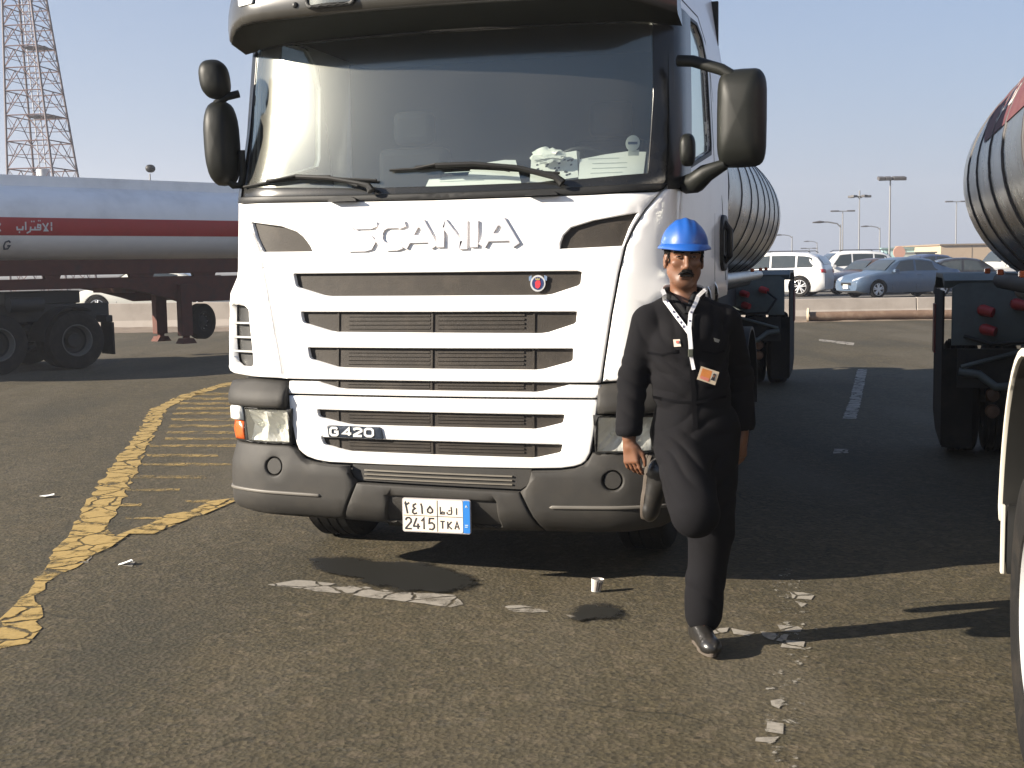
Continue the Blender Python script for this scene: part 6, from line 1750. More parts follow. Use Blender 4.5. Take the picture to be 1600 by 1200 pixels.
# ================================================================ the man in the blue helmet
class Field:
    def __init__(s, lo, hi, h):
        s.lo = np.array(lo, float); s.h = h
        s.n = [int((hi[i]-lo[i])/h)+1 for i in range(3)]
        s.a = np.full(s.n, 0.2, np.float32)
        s.ax = [s.lo[i]+h*np.arange(s.n[i]) for i in range(3)]
    def sub(s, lo, hi):
        sl = []
        for i in range(3):
            a = max(0, int((lo[i]-s.lo[i])/s.h)); b = min(s.n[i], int((hi[i]-s.lo[i])/s.h)+2)
            if b <= a: return None
            sl.append(slice(a, b))
        X = s.ax[0][sl[0]][:, None, None].astype(np.float32); Y = s.ax[1][sl[1]][None, :, None].astype(np.float32); Zz = s.ax[2][sl[2]][None, None, :].astype(np.float32)
        return tuple(sl), X, Y, Zz
    def put(s, sl, d, k, carve=False):
        a = s.a[sl]
        if carve:
            d = -d
            h = np.clip(0.5-0.5*(a-d)/k, 0, 1)
            s.a[sl] = a*(1-h)+d*h + k*h*(1-h)
        else:
            h = np.clip(0.5+0.5*(a-d)/k, 0, 1)
            s.a[sl] = a*(1-h)+d*h - k*h*(1-h)
    def cone(s, a, b, r1, r2, k=0.02, carve=False, sq=(1, 1, 1)):
        a = np.array(a, float); b = np.array(b, float); m = max(r1, r2)+0.06+k
        g = s.sub(np.minimum(a, b)-m, np.maximum(a, b)+m)
        if g is None: return s
        sl, X, Y, Z = g
        ab = b-a; L2 = max(1e-9, (ab**2).sum())
        t = np.clip(((X-a[0])*ab[0]+(Y-a[1])*ab[1]+(Z-a[2])*ab[2])/L2, 0, 1)
        dx = (X-a[0]-t*ab[0])/sq[0]; dy = (Y-a[1]-t*ab[1])/sq[1]; dz = (Z-a[2]-t*ab[2])/sq[2]
        d = np.sqrt(dx*dx+dy*dy+dz*dz)-(r1+(r2-r1)*t)
        s.put(sl, d.astype(np.float32), k, carve); return s
    def ell(s, c, r, k=0.02, rot=None, carve=False):
        c = np.array(c, float); r = np.array(r, float); m = r.max()+0.05+k
        g = s.sub(c-m, c+m)
        if g is None: return s
        sl, X, Y, Z = g
        x, y, z = X-c[0], Y-c[1], Z-c[2]
        if rot is not None:
            q = np.array(rot.transposed())
            x, y, z = q[0, 0]*x+q[0, 1]*y+q[0, 2]*z, q[1, 0]*x+q[1, 1]*y+q[1, 2]*z, q[2, 0]*x+q[2, 1]*y+q[2, 2]*z
        k0 = np.sqrt((x/r[0])**2+(y/r[1])**2+(z/r[2])**2); k1 = np.sqrt((x/r[0]**2)**2+(y/r[1]**2)**2+(z/r[2]**2)**2)
        d = k0*(k0-1)/np.maximum(k1, 1e-6)
        s.put(sl, d.astype(np.float32), k, carve); return s
    def mesh(s):
        A = s.a; n0, n1, n2 = A.shape
        ins = A < 0
        c = [(i, j, k) for i in (0, 1) for j in (0, 1) for k in (0, 1)]
        cell = np.zeros((n0-1, n1-1, n2-1), np.int8)
        for i, j, k in c: cell += ins[i:n0-1+i, j:n1-1+j, k:n2-1+k]
        act = (cell > 0) & (cell < 8)
        idx = np.full(act.shape, -1, np.int64); P = np.argwhere(act); idx[act] = np.arange(len(P))
        acc = np.zeros((len(P), 3)); cnt = np.zeros(len(P))
        E_ = [(a, b) for a in c for b in c if sum(b[i]-a[i] for i in range(3)) == 1 and all(b[i] >= a[i] for i in range(3))]
        for a, b in E_:
            va = A[P[:, 0]+a[0], P[:, 1]+a[1], P[:, 2]+a[2]]; vb = A[P[:, 0]+b[0], P[:, 1]+b[1], P[:, 2]+b[2]]
            m = (va < 0) != (vb < 0)
            t = np.where(m, va/np.where(m, va-vb, 1), 0)
            p = np.array(a)[None]+(np.array(b)-np.array(a))[None]*t[:, None]
            acc[m] += p[m]; cnt[m] += 1
        V = (P+acc/cnt[:, None])*s.h+s.lo
        F = []
        for ax in range(3):
            sl0 = [slice(0, n) for n in A.shape]; sl1 = [slice(0, n) for n in A.shape]
            sl0[ax] = slice(0, A.shape[ax]-1); sl1[ax] = slice(1, A.shape[ax])
            a, b = ins[tuple(sl0)], ins[tuple(sl1)]
            u, v = (ax+1) % 3, (ax+2) % 3
            q = np.argwhere(a != b)
            q = q[(q[:, u] > 0) & (q[:, v] > 0) & (q[:, u] < A.shape[u]-1) & (q[:, v] < A.shape[v]-1)]
            eu = np.zeros(3, int); eu[u] = 1; ev = np.zeros(3, int); ev[v] = 1
            g = lambda o: idx[tuple((q-o).T)]
            quad = np.stack([g(eu+ev), g(ev), g(0*eu), g(eu)], 1)
            fl = ~a[tuple(q.T)]
            quad[fl] = quad[fl][:, ::-1]
            F.append(quad)
        return V, np.concatenate(F)

def fobj(name, fld, material, parent, smooth_it=1):
    V, F = fld.mesh()
    me = bpy.data.meshes.new(name)
    me.vertices.add(len(V)); me.vertices.foreach_set('co', V.astype(np.float32).ravel())
    me.loops.add(F.size); me.loops.foreach_set('vertex_index', F.astype(np.int32).ravel())
    me.polygons.add(len(F)); me.polygons.foreach_set('loop_start', np.arange(0, F.size, 4, dtype=np.int32)); me.polygons.foreach_set('loop_total', np.full(len(F), 4, np.int32))
    me.polygons.foreach_set('use_smooth', [True]*len(F))
    me.update(calc_edges=True); me.validate()
    me.materials.append(material)
    o = bpy.data.objects.new(name, me); COL.objects.link(o); o.parent = parent
    if smooth_it:
        # relax stair-steps left by the grid
        bm = bmesh.new(); bm.from_mesh(me)
        for _ in range(smooth_it): bmesh.ops.smooth_vert(bm, verts=bm.verts, factor=0.5, use_axis_x=True, use_axis_y=True, use_axis_z=True)
        bm.to_mesh(me); bm.free()
    return o

PO = Vector((0.80, 5.42, 0.0))
PER = thing('person', 'man in a blue safety helmet and dark coverall standing on one leg before the truck', 'person', tuple(PO))
def w(x, y, z): return (x-PO.x, y-PO.y, z)     # world -> person

J = dict(
    hipL=w(0.895, 5.56, 0.96), kneeL=w(0.875, 5.47, 0.53), ankL=w(0.838, 5.46, 0.10),
    hipR=w(0.745, 5.56, 0.955), kneeR=w(0.772, 5.24, 0.655), ankR=w(0.705, 5.57, 0.765),
    pel=w(0.82, 5.56, 1.02), wai=w(0.80, 5.55, 1.17), che=w(0.785, 5.57, 1.37), nek=w(0.772, 5.59, 1.535),
    shR=w(0.610, 5.59, 1.455), elR=w(0.545, 5.60, 1.20), wrR=w(0.520, 5.53, 0.945),
    shL=w(0.965, 5.62, 1.450), elL=w(1.040, 5.70, 1.19), wrL=w(1.046, 5.66, 0.94))
HC = Vector(w(0.776, 5.58, 1.745))          # middle of the head at eye height
HR_ = Matrix.Rotation(R(0), 3, 'Z') @ Matrix.Rotation(R(2), 3, 'Y')
def hd(x, y, z): return tuple(HC + HR_ @ Vector((x, y, z)))

a3 = Vector(w(0.697, 5.58, 0.775)); 
ydir = Vector((0.10, -0.08, 0.98)).normalized()          # heel end up
zdir = Vector((0.86, -0.50, 0.0)).normalized()
zdir = (zdir-ydir*zdir.dot(ydir)).normalized(); xdir = ydir.cross(zdir)
M = Matrix(((xdir.x, ydir.x, zdir.x, 0), (xdir.y, ydir.y, zdir.y, 0), (xdir.z, ydir.z, zdir.z, 0), (0, 0, 0, 1)))
org = a3 - ydir*0.06 - zdir*0.10
SHM = Matrix.Translation(org) @ M
# ---- body (skin), one continuous surface
f = Field((-0.42, -0.36, 0.0), (0.36, 0.42, 1.97), 0.0042)
f.cone(J['pel'], J['wai'], 0.11, 0.10, 0.05, sq=(1.2, .85, 1)).cone(J['wai'], J['che'], 0.10, 0.115, 0.05, sq=(1.2, .85, 1)).cone(J['che'], J['nek'], 0.11, 0.05, 0.05, sq=(1.1, .9, 1))
for s in 'LR':
    f.cone(J['hip'+s], J['knee'+s], 0.075, 0.050, 0.03); f.cone(J['knee'+s], J['ank'+s], 0.048, 0.034, 0.02)
    f.cone(J['che'], J['sh'+s], 0.08, 0.055, 0.05); f.cone(J['sh'+s], J['el'+s], 0.045, 0.038, 0.02); f.cone(J['el'+s], J['wr'+s], 0.038, 0.0285, 0.02)
f.cone(J['ankL'], (J['ankL'][0], J['ankL'][1]-0.12, 0.045), 0.034, 0.03, 0.03)
f.cone(J['ankR'], tuple(SHM @ Vector((0, 0.05, 0.06))), 0.034, 0.034, 0.02).cone(tuple(SHM @ Vector((0, 0.05, 0.06))), tuple(SHM @ Vector((0, -0.11, 0.04))), 0.032, 0.026, 0.02)
# neck and head
f.cone(w(0.775, 5.60, 1.48), hd(0, 0.025, -0.075), 0.062, 0.058, 0.03)
f.ell(hd(0, 0.018, 0.035), (0.080, 0.098, 0.098), 0.02, HR_)
f.ell(hd(0, -0.012, -0.052), (0.061, 0.070, 0.078), 0.035, HR_)
f.ell(hd(0, -0.050, -0.117), (0.026, 0.024, 0.021), 0.035, HR_)          # chin
for sx in (-1, 1):
    f.cone(hd(sx*0.055, 0.005, -0.068), hd(sx*0.026, -0.046, -0.108), 0.017, 0.015, 0.03)   # jaw line
    f.ell(hd(sx*0.044, -0.062, -0.030), (0.021, 0.014, 0.016), 0.022, HR_)   # cheek bone
    f.ell(hd(sx*0.033, -0.088, 0.000), (0.019, 0.012, 0.012), 0.014, HR_, carve=True)   # eye socket
    f.cone(hd(sx*0.050, -0.066, 0.018), hd(sx*0.014, -0.079, 0.017), 0.010, 0.009, 0.014)      # brow ridge
    f.ell(hd(sx*0.082, 0.020, -0.022), (0.010, 0.020, 0.034), 0.010, HR_)      # ear
    f.ell(hd(sx*0.091, 0.012, -0.018), (0.006, 0.010, 0.018), 0.006, HR_, carve=True)
    f.ell(hd(sx*0.014, -0.088, -0.052), (0.0085, 0.011, 0.009), 0.008, HR_)      # nostril wing
f.cone(hd(0, -0.078, 0.012), hd(0, -0.103, -0.044), 0.008, 0.0125, 0.014)       # nose
f.cone(hd(-0.022, -0.080, -0.092), hd(0.022, -0.080, -0.092), 0.0065, 0.0065, 0.010)   # lower lip
f.cone(hd(-0.020, -0.082, -0.081), hd(0.020, -0.082, -0.081), 0.0055, 0.0055, 0.008)
f.cone(hd(-0.024, -0.094, -0.0865), hd(0.024, -0.094, -0.0865), 0.0022, 0.0022, 0.004, carve=True)
# right hand: back of the hand to the left, fingers hanging and slightly curled
def hand(wr, dirs, side):
    W_ = Vector(wr)
    X = Vector(dirs[0]).normalized()      # across the palm, thumb side positive
    D = Vector(dirs[1]).normalized()      # along the hand
    N = X.cross(D).normalized()*side           # towards the palm
    X = D.cross(N).normalized()*1.0
    if X.dot(Vector(dirs[0])) < 0: X = -X
    def q(x, d, n_): return tuple(W_+X*x+D*d+N*n_)
    f.cone(q(0, -0.04, 0), q(0, 0.02, 0), 0.027, 0.025, 0.015)
    for x0, x1 in ((-0.026, -0.030), (-0.009, -0.011), (0.009, 0.009), (0.026, 0.029)):
        f.cone(q(x0*0.7, 0.015, 0), q(x1, 0.088, 0.002), 0.0155, 0.0125, 0.014)
    f.cone(q(0.022, 0.03, 0.006), q(0.03, 0.07, 0.012), 0.017, 0.012, 0.014)
    for x, L_, cu in ((-0.033, 0.058, 0.9), (-0.012, 0.072, 0.72), (0.010, 0.077, 0.60), (0.031, 0.070, 0.42)):
        a0 = 0.15+0.35*cu
        p0 = (x, 0.088, 0.002); p1 = (x*1.05, 0.088+L_*0.46*math.cos(a0), 0.002+L_*0.46*math.sin(a0))
        a1 = a0+0.55*cu; p2 = (x*1.05, p1[1]+L_*0.32*math.cos(a1), p1[2]+L_*0.32*math.sin(a1))
        a2 = a1+0.4*cu; p3 = (x*1.02, p2[1]+L_*0.22*math.cos(a2), p2[2]+L_*0.22*math.sin(a2))
        f.cone(q(*p0), q(*p1), 0.0098, 0.0090, 0.003); f.cone(q(*p1), q(*p2), 0.0090, 0.0083, 0.003); f.cone(q(*p2), q(*p3), 0.0083, 0.0072, 0.003)
    t0 = (0.030, 0.030, 0.010); t1 = (0.050, 0.062, 0.020); t2 = (0.054, 0.092, 0.024); t3 = (0.052, 0.112, 0.026)
    f.cone(q(*t0), q(*t1), 0.0150, 0.0115, 0.010); f.cone(q(*t1), q(*t2), 0.0112, 0.0098, 0.003); f.cone(q(*t2), q(*t3), 0.0098, 0.0082, 0.003)
hand(w(0.520, 5.53, 0.925), ((0.75, -0.65, 0), (0.10, -0.10, -1.0)), 1)
hand(w(1.048, 5.655, 0.925), ((-0.6, -0.8, 0), (-0.03, -0.05, -1.0)), -1)

def skin():
    m = bpy.data.materials.new('brown_skin'); m.use_nodes = True
    nt = m.node_tree; L = nt.links; b = nt.nodes['Principled BSDF']
    tc = nt.nodes.new('ShaderNodeTexCoord')
    n = nt.nodes.new('ShaderNodeTexNoise'); n.inputs['Scale'].default_value = 22; n.inputs['Detail'].default_value = 6
    L.new(tc.outputs['Object'], n.inputs['Vector'])
    mx = nt.nodes.new('ShaderNodeMix'); mx.data_type = 'RGBA'
    mx.inputs[6].default_value = (0.105, 0.044, 0.022, 1); mx.inputs[7].default_value = (0.170, 0.076, 0.040, 1)
    L.new(n.outputs['Fac'], mx.inputs[0])
    # two days of stubble round the chin and jaw
    vd = nt.nodes.new('ShaderNodeVectorMath'); vd.operation = 'DISTANCE'; vd.inputs[1].default_value = hd(0, -0.055, -0.105)
    L.new(tc.outputs['Object'], vd.inputs[0])
    rs = nt.nodes.new('ShaderNodeMapRange'); rs.inputs[1].default_value = 0.035; rs.inputs[2].default_value = 0.085; rs.inputs[3].default_value = 0.55; rs.inputs[4].default_value = 0.0
    L.new(vd.outputs['Value'], rs.inputs[0])
    ns = nt.nodes.new('ShaderNodeTexNoise'); ns.inputs['Scale'].default_value = 420; L.new(tc.outputs['Object'], ns.inputs['Vector'])
    ml_ = nt.nodes.new('ShaderNodeMath'); ml_.operation = 'MULTIPLY'; L.new(rs.outputs[0], ml_.inputs[0]); L.new(ns.outputs['Fac'], ml_.inputs[1])
    m3 = nt.nodes.new('ShaderNodeMix'); m3.data_type = 'RGBA'; m3.inputs[7].default_value = (0.022, 0.016, 0.013, 1)
    L.new(ml_.outputs[0], m3.inputs[0]); L.new(mx.outputs[2], m3.inputs[6]); L.new(m3.outputs[2], b.inputs['Base Color'])
    b.inputs['Roughness'].default_value = 0.5
    b.inputs['Subsurface Weight'].default_value = 0.12
    b.inputs['Subsurface Radius'].default_value = (0.012, 0.004, 0.002)
    b.inputs['Subsurface Scale'].default_value = 1.0
    n2 = nt.nodes.new('ShaderNodeTexNoise'); n2.inputs['Scale'].default_value = 240; L.new(tc.outputs['Object'], n2.inputs['Vector'])
    bp = nt.nodes.new('ShaderNodeBump'); bp.inputs['Strength'].default_value = 0.15; bp.inputs['Distance'].default_value = 0.002
    L.new(n2.outputs['Fac'], bp.inputs['Height']); L.new(bp.outputs[0], b.inputs['Normal'])
    return m
body = fobj('body', f, skin(), PER)
bmv = BVHTree.FromPolygons([v.co.copy() for v in body.data.vertices], [tuple(p.vertices) for p in body.data.polygons])

# ---- eyes
M_eyew = mat('eye_white', (0.50, 0.44, 0.38), 0.25, var=0.05)
M_iris = mat('dark_iris', (0.015, 0.008, 0.005), 0.15, var=0.1)
for sx in (-1, 1):
    M = Matrix.Translation(Vector(hd(sx*0.033, -0.0655, -0.001))) @ HR_.to_4x4()
    mb = MB().use(M_eyew); prof = [(0.0125*math.sin(math.pi*k/12), -0.0125*math.cos(math.pi*k/12)) for k in range(13)]
    mb.lathe(prof, 20, M)
    mb.use(M_iris).lathe([(0.0, -0.0134), (0.004, -0.0130), (0.006, -0.0116), (0.0061, -0.010)], 16, M)
    obj('eye', mb, None, body, smooth=60)
    # lids as thin skin folds
    for zz, q_ in ((0.0055, 1), (-0.0058, -1)):
        pts = [hd(sx*0.033+0.015*math.cos(a), -0.0775-0.0035*math.sin(a) if True else 0, -0.001+zz*math.sin(a)) for a in [math.pi*k/8 for k in range(9)]]
        obj('eyelid', MB().tube(pts, 0.0032, 6), body.data.materials[0], body, smooth=60)

# ---- hair, eyebrows, moustache: many short strands over a thin base
M_hair = mat('black_hair', (0.006, 0.005, 0.0045), 0.8, var=0.3, spec=0.15)
def tuft(name, samples, ln, rad, seed, parent=PER, sway=0.3):
    rn = random.Random(seed); mb = MB()
    for (p, d) in samples:
        loc, nrm, _, _ = bmv.find_nearest(Vector(p))
        dd = (Vector(d)+Vector((rn.gauss(0, sway), rn.gauss(0, sway), rn.gauss(0, sway)))*0.5).normalized()
        dd = (dd+nrm*0.25).normalized()
        l = ln*rn.uniform(0.6, 1.2)
        mb.tube([loc-nrm*0.001, loc+nrm*0.002+dd*l*0.5, loc+nrm*0.0015+dd*l], [rad, rad*0.8, rad*0.2], 4, cap=False)
    return obj(name, mb, M_hair, parent, smooth=60)
mb = MB()
for sx in (-1, 1):
    P = [hd(sx*x, y, z) for x, y, z in ((0.0, -0.0905, -0.0685), (0.012, -0.0895, -0.0690), (0.024, -0.084, -0.0730), (0.034, -0.075, -0.080))]
    mb.tube(P, [0.0085, 0.0095, 0.0078, 0.003], 10, flat=(1.0, 0.75))
mst = obj('moustache', mb, M_hair, PER, smooth=60)
rn = random.Random(5)
S = []
for k in range(900):
    u_ = rn.uniform(-1, 1); v_ = rn.uniform(0, 1)
    x = 0.033*u_; z = -0.0635-0.013*v_-0.009*abs(u_)**1.6
    S.append((hd(x, -0.10, z), HR_ @ Vector((0.7*u_, -0.1, -0.9))))
tuft('moustache_strands', S, 0.009, 0.0011, 1, parent=mst)
for sx in (-1, 1):
    S = []
    for k in range(170):
        t = rn.random()
        S.append((hd(sx*(0.012+0.043*t), -0.09, 0.0165+0.007*math.sin(t*2.6)-0.006*rn.random()), HR_ @ Vector((sx*0.9, 0.1, 0.25-0.5*t))))
    tuft('eyebrow', S, 0.012, 0.0014, 2+sx)
S = []
for k in range(5200):
    a = rn.uniform(0, 2*math.pi); z = rn.uniform(-0.075, 0.06)
    d = Vector((math.sin(a), math.cos(a), 0))
    front = d.y < 0.05 and abs(math.sin(a)) < 0.985
    if d.y < -0.55: 
        if z < 0.045: continue
    elif d.y < 0.10:
        side_lim = -0.02 if -0.45 < d.y < -0.30 else 0.022
        if z < side_lim: continue
    elif d.y < 0.42 and z < 0.015: continue
    elif z < -0.078: continue
    S.append((hd(d.x*0.10, 0.018+d.y*0.12, z), HR_ @ Vector((0, 0.15, -1))))
tuft('hair', S, 0.020, 0.0016, 9)
# stubble shadow is too fine to model; short chin bristles instead
# ---- coverall
g = Field((-0.46, -0.40, 0.03), (0.40, 0.46, 1.62), 0.006)
cp = J['che']
g.cone(J['pel'], J['wai'], 0.138, 0.130, 0.05, sq=(1.18, .88, 1)).cone(J['wai'], (cp[0], cp[1]-0.004, cp[2]), 0.130, 0.142, 0.06, sq=(1.20, .86, 1))
g.cone((cp[0], cp[1], cp[2]-0.02), (J['nek'][0], J['nek'][1]+0.01, J['nek'][2]-0.06), 0.135, 0.095, 0.06, sq=(1.25, .85, 1))
g.cone((J['shR'][0]+0.02, J['shR'][1], J['shR'][2]+0.01), (J['nek'][0]-0.02, J['nek'][1]+0.01, J['nek'][2]-0.01), 0.066, 0.066, 0.05)
g.cone((J['shL'][0]-0.02, J['shL'][1], J['shL'][2]+0.01), (J['nek'][0]+0.02, J['nek'][1]+0.01, J['nek'][2]-0.01), 0.066, 0.066, 0.05)
g.cone(J['shR'], J['elR'], 0.073, 0.065, 0.03).cone(J['elR'], w(0.518, 5.53, 0.985), 0.064, 0.060, 0.02)
g.cone(J['shL'], J['elL'], 0.073, 0.066, 0.03).cone(J['elL'], w(1.050, 5.67, 0.985), 0.065, 0.062, 0.02)
# standing leg: wide trouser, a little flared over the shoe
g.cone(J['hipL'], J['kneeL'], 0.128, 0.100, 0.05).cone(J['kneeL'], w(0.842, 5.47, 0.16), 0.098, 0.074, 0.03)
g.cone(w(0.845, 5.47, 0.30), w(0.845, 5.49, 0.14), 0.082, 0.082, 0.02)
# raised leg: thigh comes forward and down, shin folded back
g.cone(J['hipR'], J['kneeR'], 0.128, 0.100, 0.05).cone(J['kneeR'], w(0.742, 5.50, 0.725), 0.098, 0.078, 0.03)
g.cone(w(0.80, 5.55, 0.98), w(0.83, 5.50, 0.80), 0.125, 0.10, 0.06)
# cut the cuffs flat and open the neck
g.cone(w(0.508, 5.53, 0.86), w(0.508, 5.53, 0.900), 0.10, 0.068, 0.006, carve=True)
g.cone(w(1.052, 5.665, 0.86), w(1.052, 5.665, 0.900), 0.10, 0.068, 0.006, carve=True)
g.cone(w(0.520, 5.53, 0.90), w(0.520, 5.535, 1.00), 0.046, 0.044, 0.006, carve=True)
g.cone(w(1.049, 5.665, 0.90), w(1.049, 5.668, 1.00), 0.046, 0.044, 0.006, carve=True)
g.cone(w(0.842, 5.47, -0.05), w(0.842, 5.47, -0.02), 0.10, 0.10, 0.006, carve=True)
g.cone(hd(0, 0.03, -0.02), w(0.774, 5.585, 1.56), 0.066, 0.064, 0.01, carve=True)
g.cone(w(0.778, 5.47, 1.60), w(0.776, 5.44, 1.528), 0.060, 0.012, 0.008, carve=True)
# folds in the cloth
X = g.ax[0][:, None, None]; Y = g.ax[1][None, :, None]; Zg = g.ax[2][None, None, :]
def fold(c, rad, direction, freq, amp, ph=0.0):
    c = np.array(c); d = np.array(direction, float); d /= np.linalg.norm(d)
    gg = g.sub(c-rad, c+rad)
    if gg is None: return
    sl, x, y, z = gg
    r2 = ((x-c[0])**2+(y-c[1])**2+(z-c[2])**2)/(rad*rad)
    wgt = np.clip(1-r2, 0, 1)**1.5
    t = (x*d[0]+y*d[1]+z*d[2])+0.012*np.sin(x*23+ph*2)+0.012*np.sin(z*19+ph)+0.008*np.sin(y*31)
    g.a[sl] += (wgt*amp*(np.abs(np.sin(t*freq+ph))**0.7*2-1)*-1).astype(np.float32)
fold(J['elR'], 0.16, (0.25, 0.2, 1), 55, 0.006); fold(J['elL'], 0.16, (-0.25, 0.2, 1), 55, 0.006, 1)
fold(J['wrR'], 0.12, (0.1, 0.3, 1), 60, 0.004, 2); fold(w(0.545, 5.53, 1.08), 0.12, (0.5, 0.1, 1), 48, 0.005, .5)
fold(J['wai'], 0.24, (0.25, 0, 1), 46, 0.007, 0.4); fold(w(0.70, 5.45, 1.28), 0.16, (0.8, 0, 1), 42, 0.006, 1.2)
fold(w(0.88, 5.46, 1.26), 0.16, (-0.9, 0, 1), 40, 0.006, 2.2); fold(J['pel'], 0.24, (-0.5, 0, 1), 44, 0.007, 1.7)
fold(w(0.76, 5.38, 0.82), 0.22, (0.75, 0, 0.8), 44, 0.008, 0.9); fold(w(0.73, 5.38, 0.70), 0.16, (0.9, 0, 0.6), 52, 0.007, 0.2)
fold(w(0.90, 5.42, 0.75), 0.20, (-0.6, 0, 0.9), 38, 0.006, 0.6); fold(J['kneeL'], 0.18, (0.6, 0, 1), 34, 0.003, 2.4)
fold(w(0.845, 5.46, 0.24), 0.20, (0.9, 0.2, 0.6), 34, 0.004, 1.1); fold(w(0.65, 5.52, 1.42), 0.14, (1, 0, 0.5), 48, 0.005, .7)
fold(w(0.92, 5.52, 1.42), 0.14, (-1, 0, 0.5), 48, 0.005, .1); fold(w(0.78, 5.45, 1.36), 0.14, (1, 0, .15), 40, 0.003, .9)
M_cov = mat('dark_navy_coverall_cloth', (0.0066, 0.0064, 0.0076), 0.9, var=0.25, scale=9, bump=0.12, bscale=700, spec=0.12, dirt=(0.011, 0.010, 0.010), dirt_amt=0.4, dirt_scale=4)
cov = fobj('coverall', g, M_cov, PER)
bvc = BVHTree.FromPolygons([v.co.copy() for v in cov.data.vertices], [tuple(p.vertices) for p in cov.data.polygons])
def front(x, z, off=0.004, fb=None):
    """point on the front of the clothes at person-space x, z"""
    h_ = bvc.ray_cast(Vector((x, -1.5, z)), Vector((0, 1, 0)))
    hb = bmv.ray_cast(Vector((x, -1.5, z)), Vector((0, 1, 0)))
    y = min([h[0].y for h in (h_, hb) if h[0] is not None] or [fb if fb is not None else 0.05])
    return y-off
def ribbon(name, pts, wd, m, off=0.004, n=14, parent=PER, thick=0.002):
    P = [Vector(p) for p in pts]
    out = []
    for a, b in zip(P, P[1:]):
        for i in range(n): out.append(a+(b-a)*i/n)
    out.append(P[-1])
    mb = MB(); ys = []
    for i, p in enumerate(out):
        t = (out[min(i+1, len(out)-1)]-out[max(i-1, 0)]).normalized(); nn = Vector((-t.y, t.x))*wd/2
        ys.append((p+nn, p-nn))
    yy = [min(front(a.x, a.y, off), front(c.x, c.y, off)) for a, c in ys]
    yy = [sum(yy[max(0, i-3):i+4])/len(yy[max(0, i-3):i+4]) for i in range(len(yy))]
    for (a, c), y in zip(ys, yy):
        mb.v += [Vector((a.x, y-0.001, a.y)), Vector((c.x, y-0.001, c.y)), Vector((a.x, y+thick, a.y)), Vector((c.x, y+thick, c.y))]
    for i in range(len(ys)-1):
        b_ = 4*i
        mb.face([b_, b_+4, b_+5, b_+1]); mb.face([b_+1, b_+5, b_+7, b_+3]); mb.face([b_+2, b_+6, b_+4, b_])
    return obj(name, mb, m, parent, smooth=60)
def pw(px_, py_, Yw):     # measured picture point -> person space x,z at world depth Yw (fixed numbers of this survey)
    d = _fw*1950+_rt*(px_-800)+_up*(600-py_)
    t = Yw/d.y
    return (d.x*t-PO.x, EYE+d.z*t)
# collar flaps standing round the neck
M_collar = mat('grey_collar_cloth', (0.013, 0.013, 0.014), 0.9, bump=0.1, bscale=500, spec=0.1)
yl = 5.44
def cpt(a, c, o_=0.002):
    x, z = pw(a, c, yl); return Vector((x, front(x, z, o_), z))
nkx, nky = J['nek'][0]+0.003, J['nek'][1]
def ringpt(a, r, z): return Vector((nkx+r*math.sin(R(a)), nky-r*math.cos(R(a))*0.98, z))
pth = [cpt(1075, 490), cpt(1068, 480), cpt(1060, 470), cpt(1052, 461), ringpt(-62, 0.076, 1.562), ringpt(-85, 0.080, 1.582), ringpt(-115, 0.082, 1.592), ringpt(-150, 0.082, 1.597), ringpt(180, 0.082, 1.598),
       ringpt(150, 0.082, 1.597), ringpt(115, 0.082, 1.592), ringpt(85, 0.080, 1.582), ringpt(62, 0.076, 1.562), cpt(1092, 461), cpt(1087, 470), cpt(1081, 480), cpt(1076, 490)]
# resample for smoothness
def smooth_path(P, n=5):
    out = []
    for i in range(len(P)-1):
        p0, p1, p2, p3 = P[max(0, i-1)], P[i], P[i+1], P[min(len(P)-1, i+2)]
        for k in range(n):
            t = k/n
            out.append(0.5*((2*p1)+(p2-p0)*t+(2*p0-5*p1+4*p2-p3)*t*t+(3*p1-p0-3*p2+p3)*t**3))
    return out+[P[-1]]
sp_ = smooth_path(pth)
obj('collar', MB().tube(sp_, [0.009+0.007*math.sin(math.pi*i/(len(sp_)-1))**0.4 for i in range(len(sp_))], 10), M_collar, cov, smooth=60)
M_lan = mat('white_lanyard_ribbon', (0.72, 0.72, 0.74), 0.6, var=0.05)
yl = 5.44
A_ = [pw(1033, 452, 5.5), pw(1043, 471, 5.46), pw(1060, 496, yl), pw(1077, 521, yl), pw(1079, 545, yl)]
B_ = [pw(1098, 452, 5.52), pw(1090, 472, 5.47), pw(1081, 490, yl), pw(1077, 512, yl), pw(1078, 545, yl)]
la = ribbon('lanyard', A_, 0.018, M_lan, off=0.012)
ribbon('lanyard_strap', B_, 0.017, M_lan, off=0.015, parent=la)
loop = smooth_path([Vector((A_[0][0], front(*A_[0], 0.010), A_[0][1])), ringpt(-88, 0.096, 1.600), ringpt(-130, 0.097, 1.612), ringpt(180, 0.097, 1.615), ringpt(130, 0.097, 1.612), ringpt(88, 0.094, 1.595), Vector((B_[0][0], front(*B_[0], 0.010), B_[0][1]))])
obj('neck_loop', MB().tube(loop, 0.0065, 8, flat=(0.3, 1.0)), M_lan, la, smooth=60)
C_ = [pw(1079, 556, yl), pw(1081, 566, yl), pw(1083, 577, yl)]
ribbon('lanyard_tail', C_, 0.015, M_lan, off=0.008, parent=la)
c1, c2 = pw(1074.5, 545.5, yl), pw(1081.5, 557, yl)
yb = front((c1[0]+c2[0])/2, c1[1], 0.012)
obj('buckle', MB().box(((c1[0]+c2[0])/2, yb, (c1[1]+c2[1])/2), (0.021, 0.010, 0.032)), mat('grey_buckle', (0.06, 0.065, 0.05), 0.4), la, smooth=0, bevel=0.002)
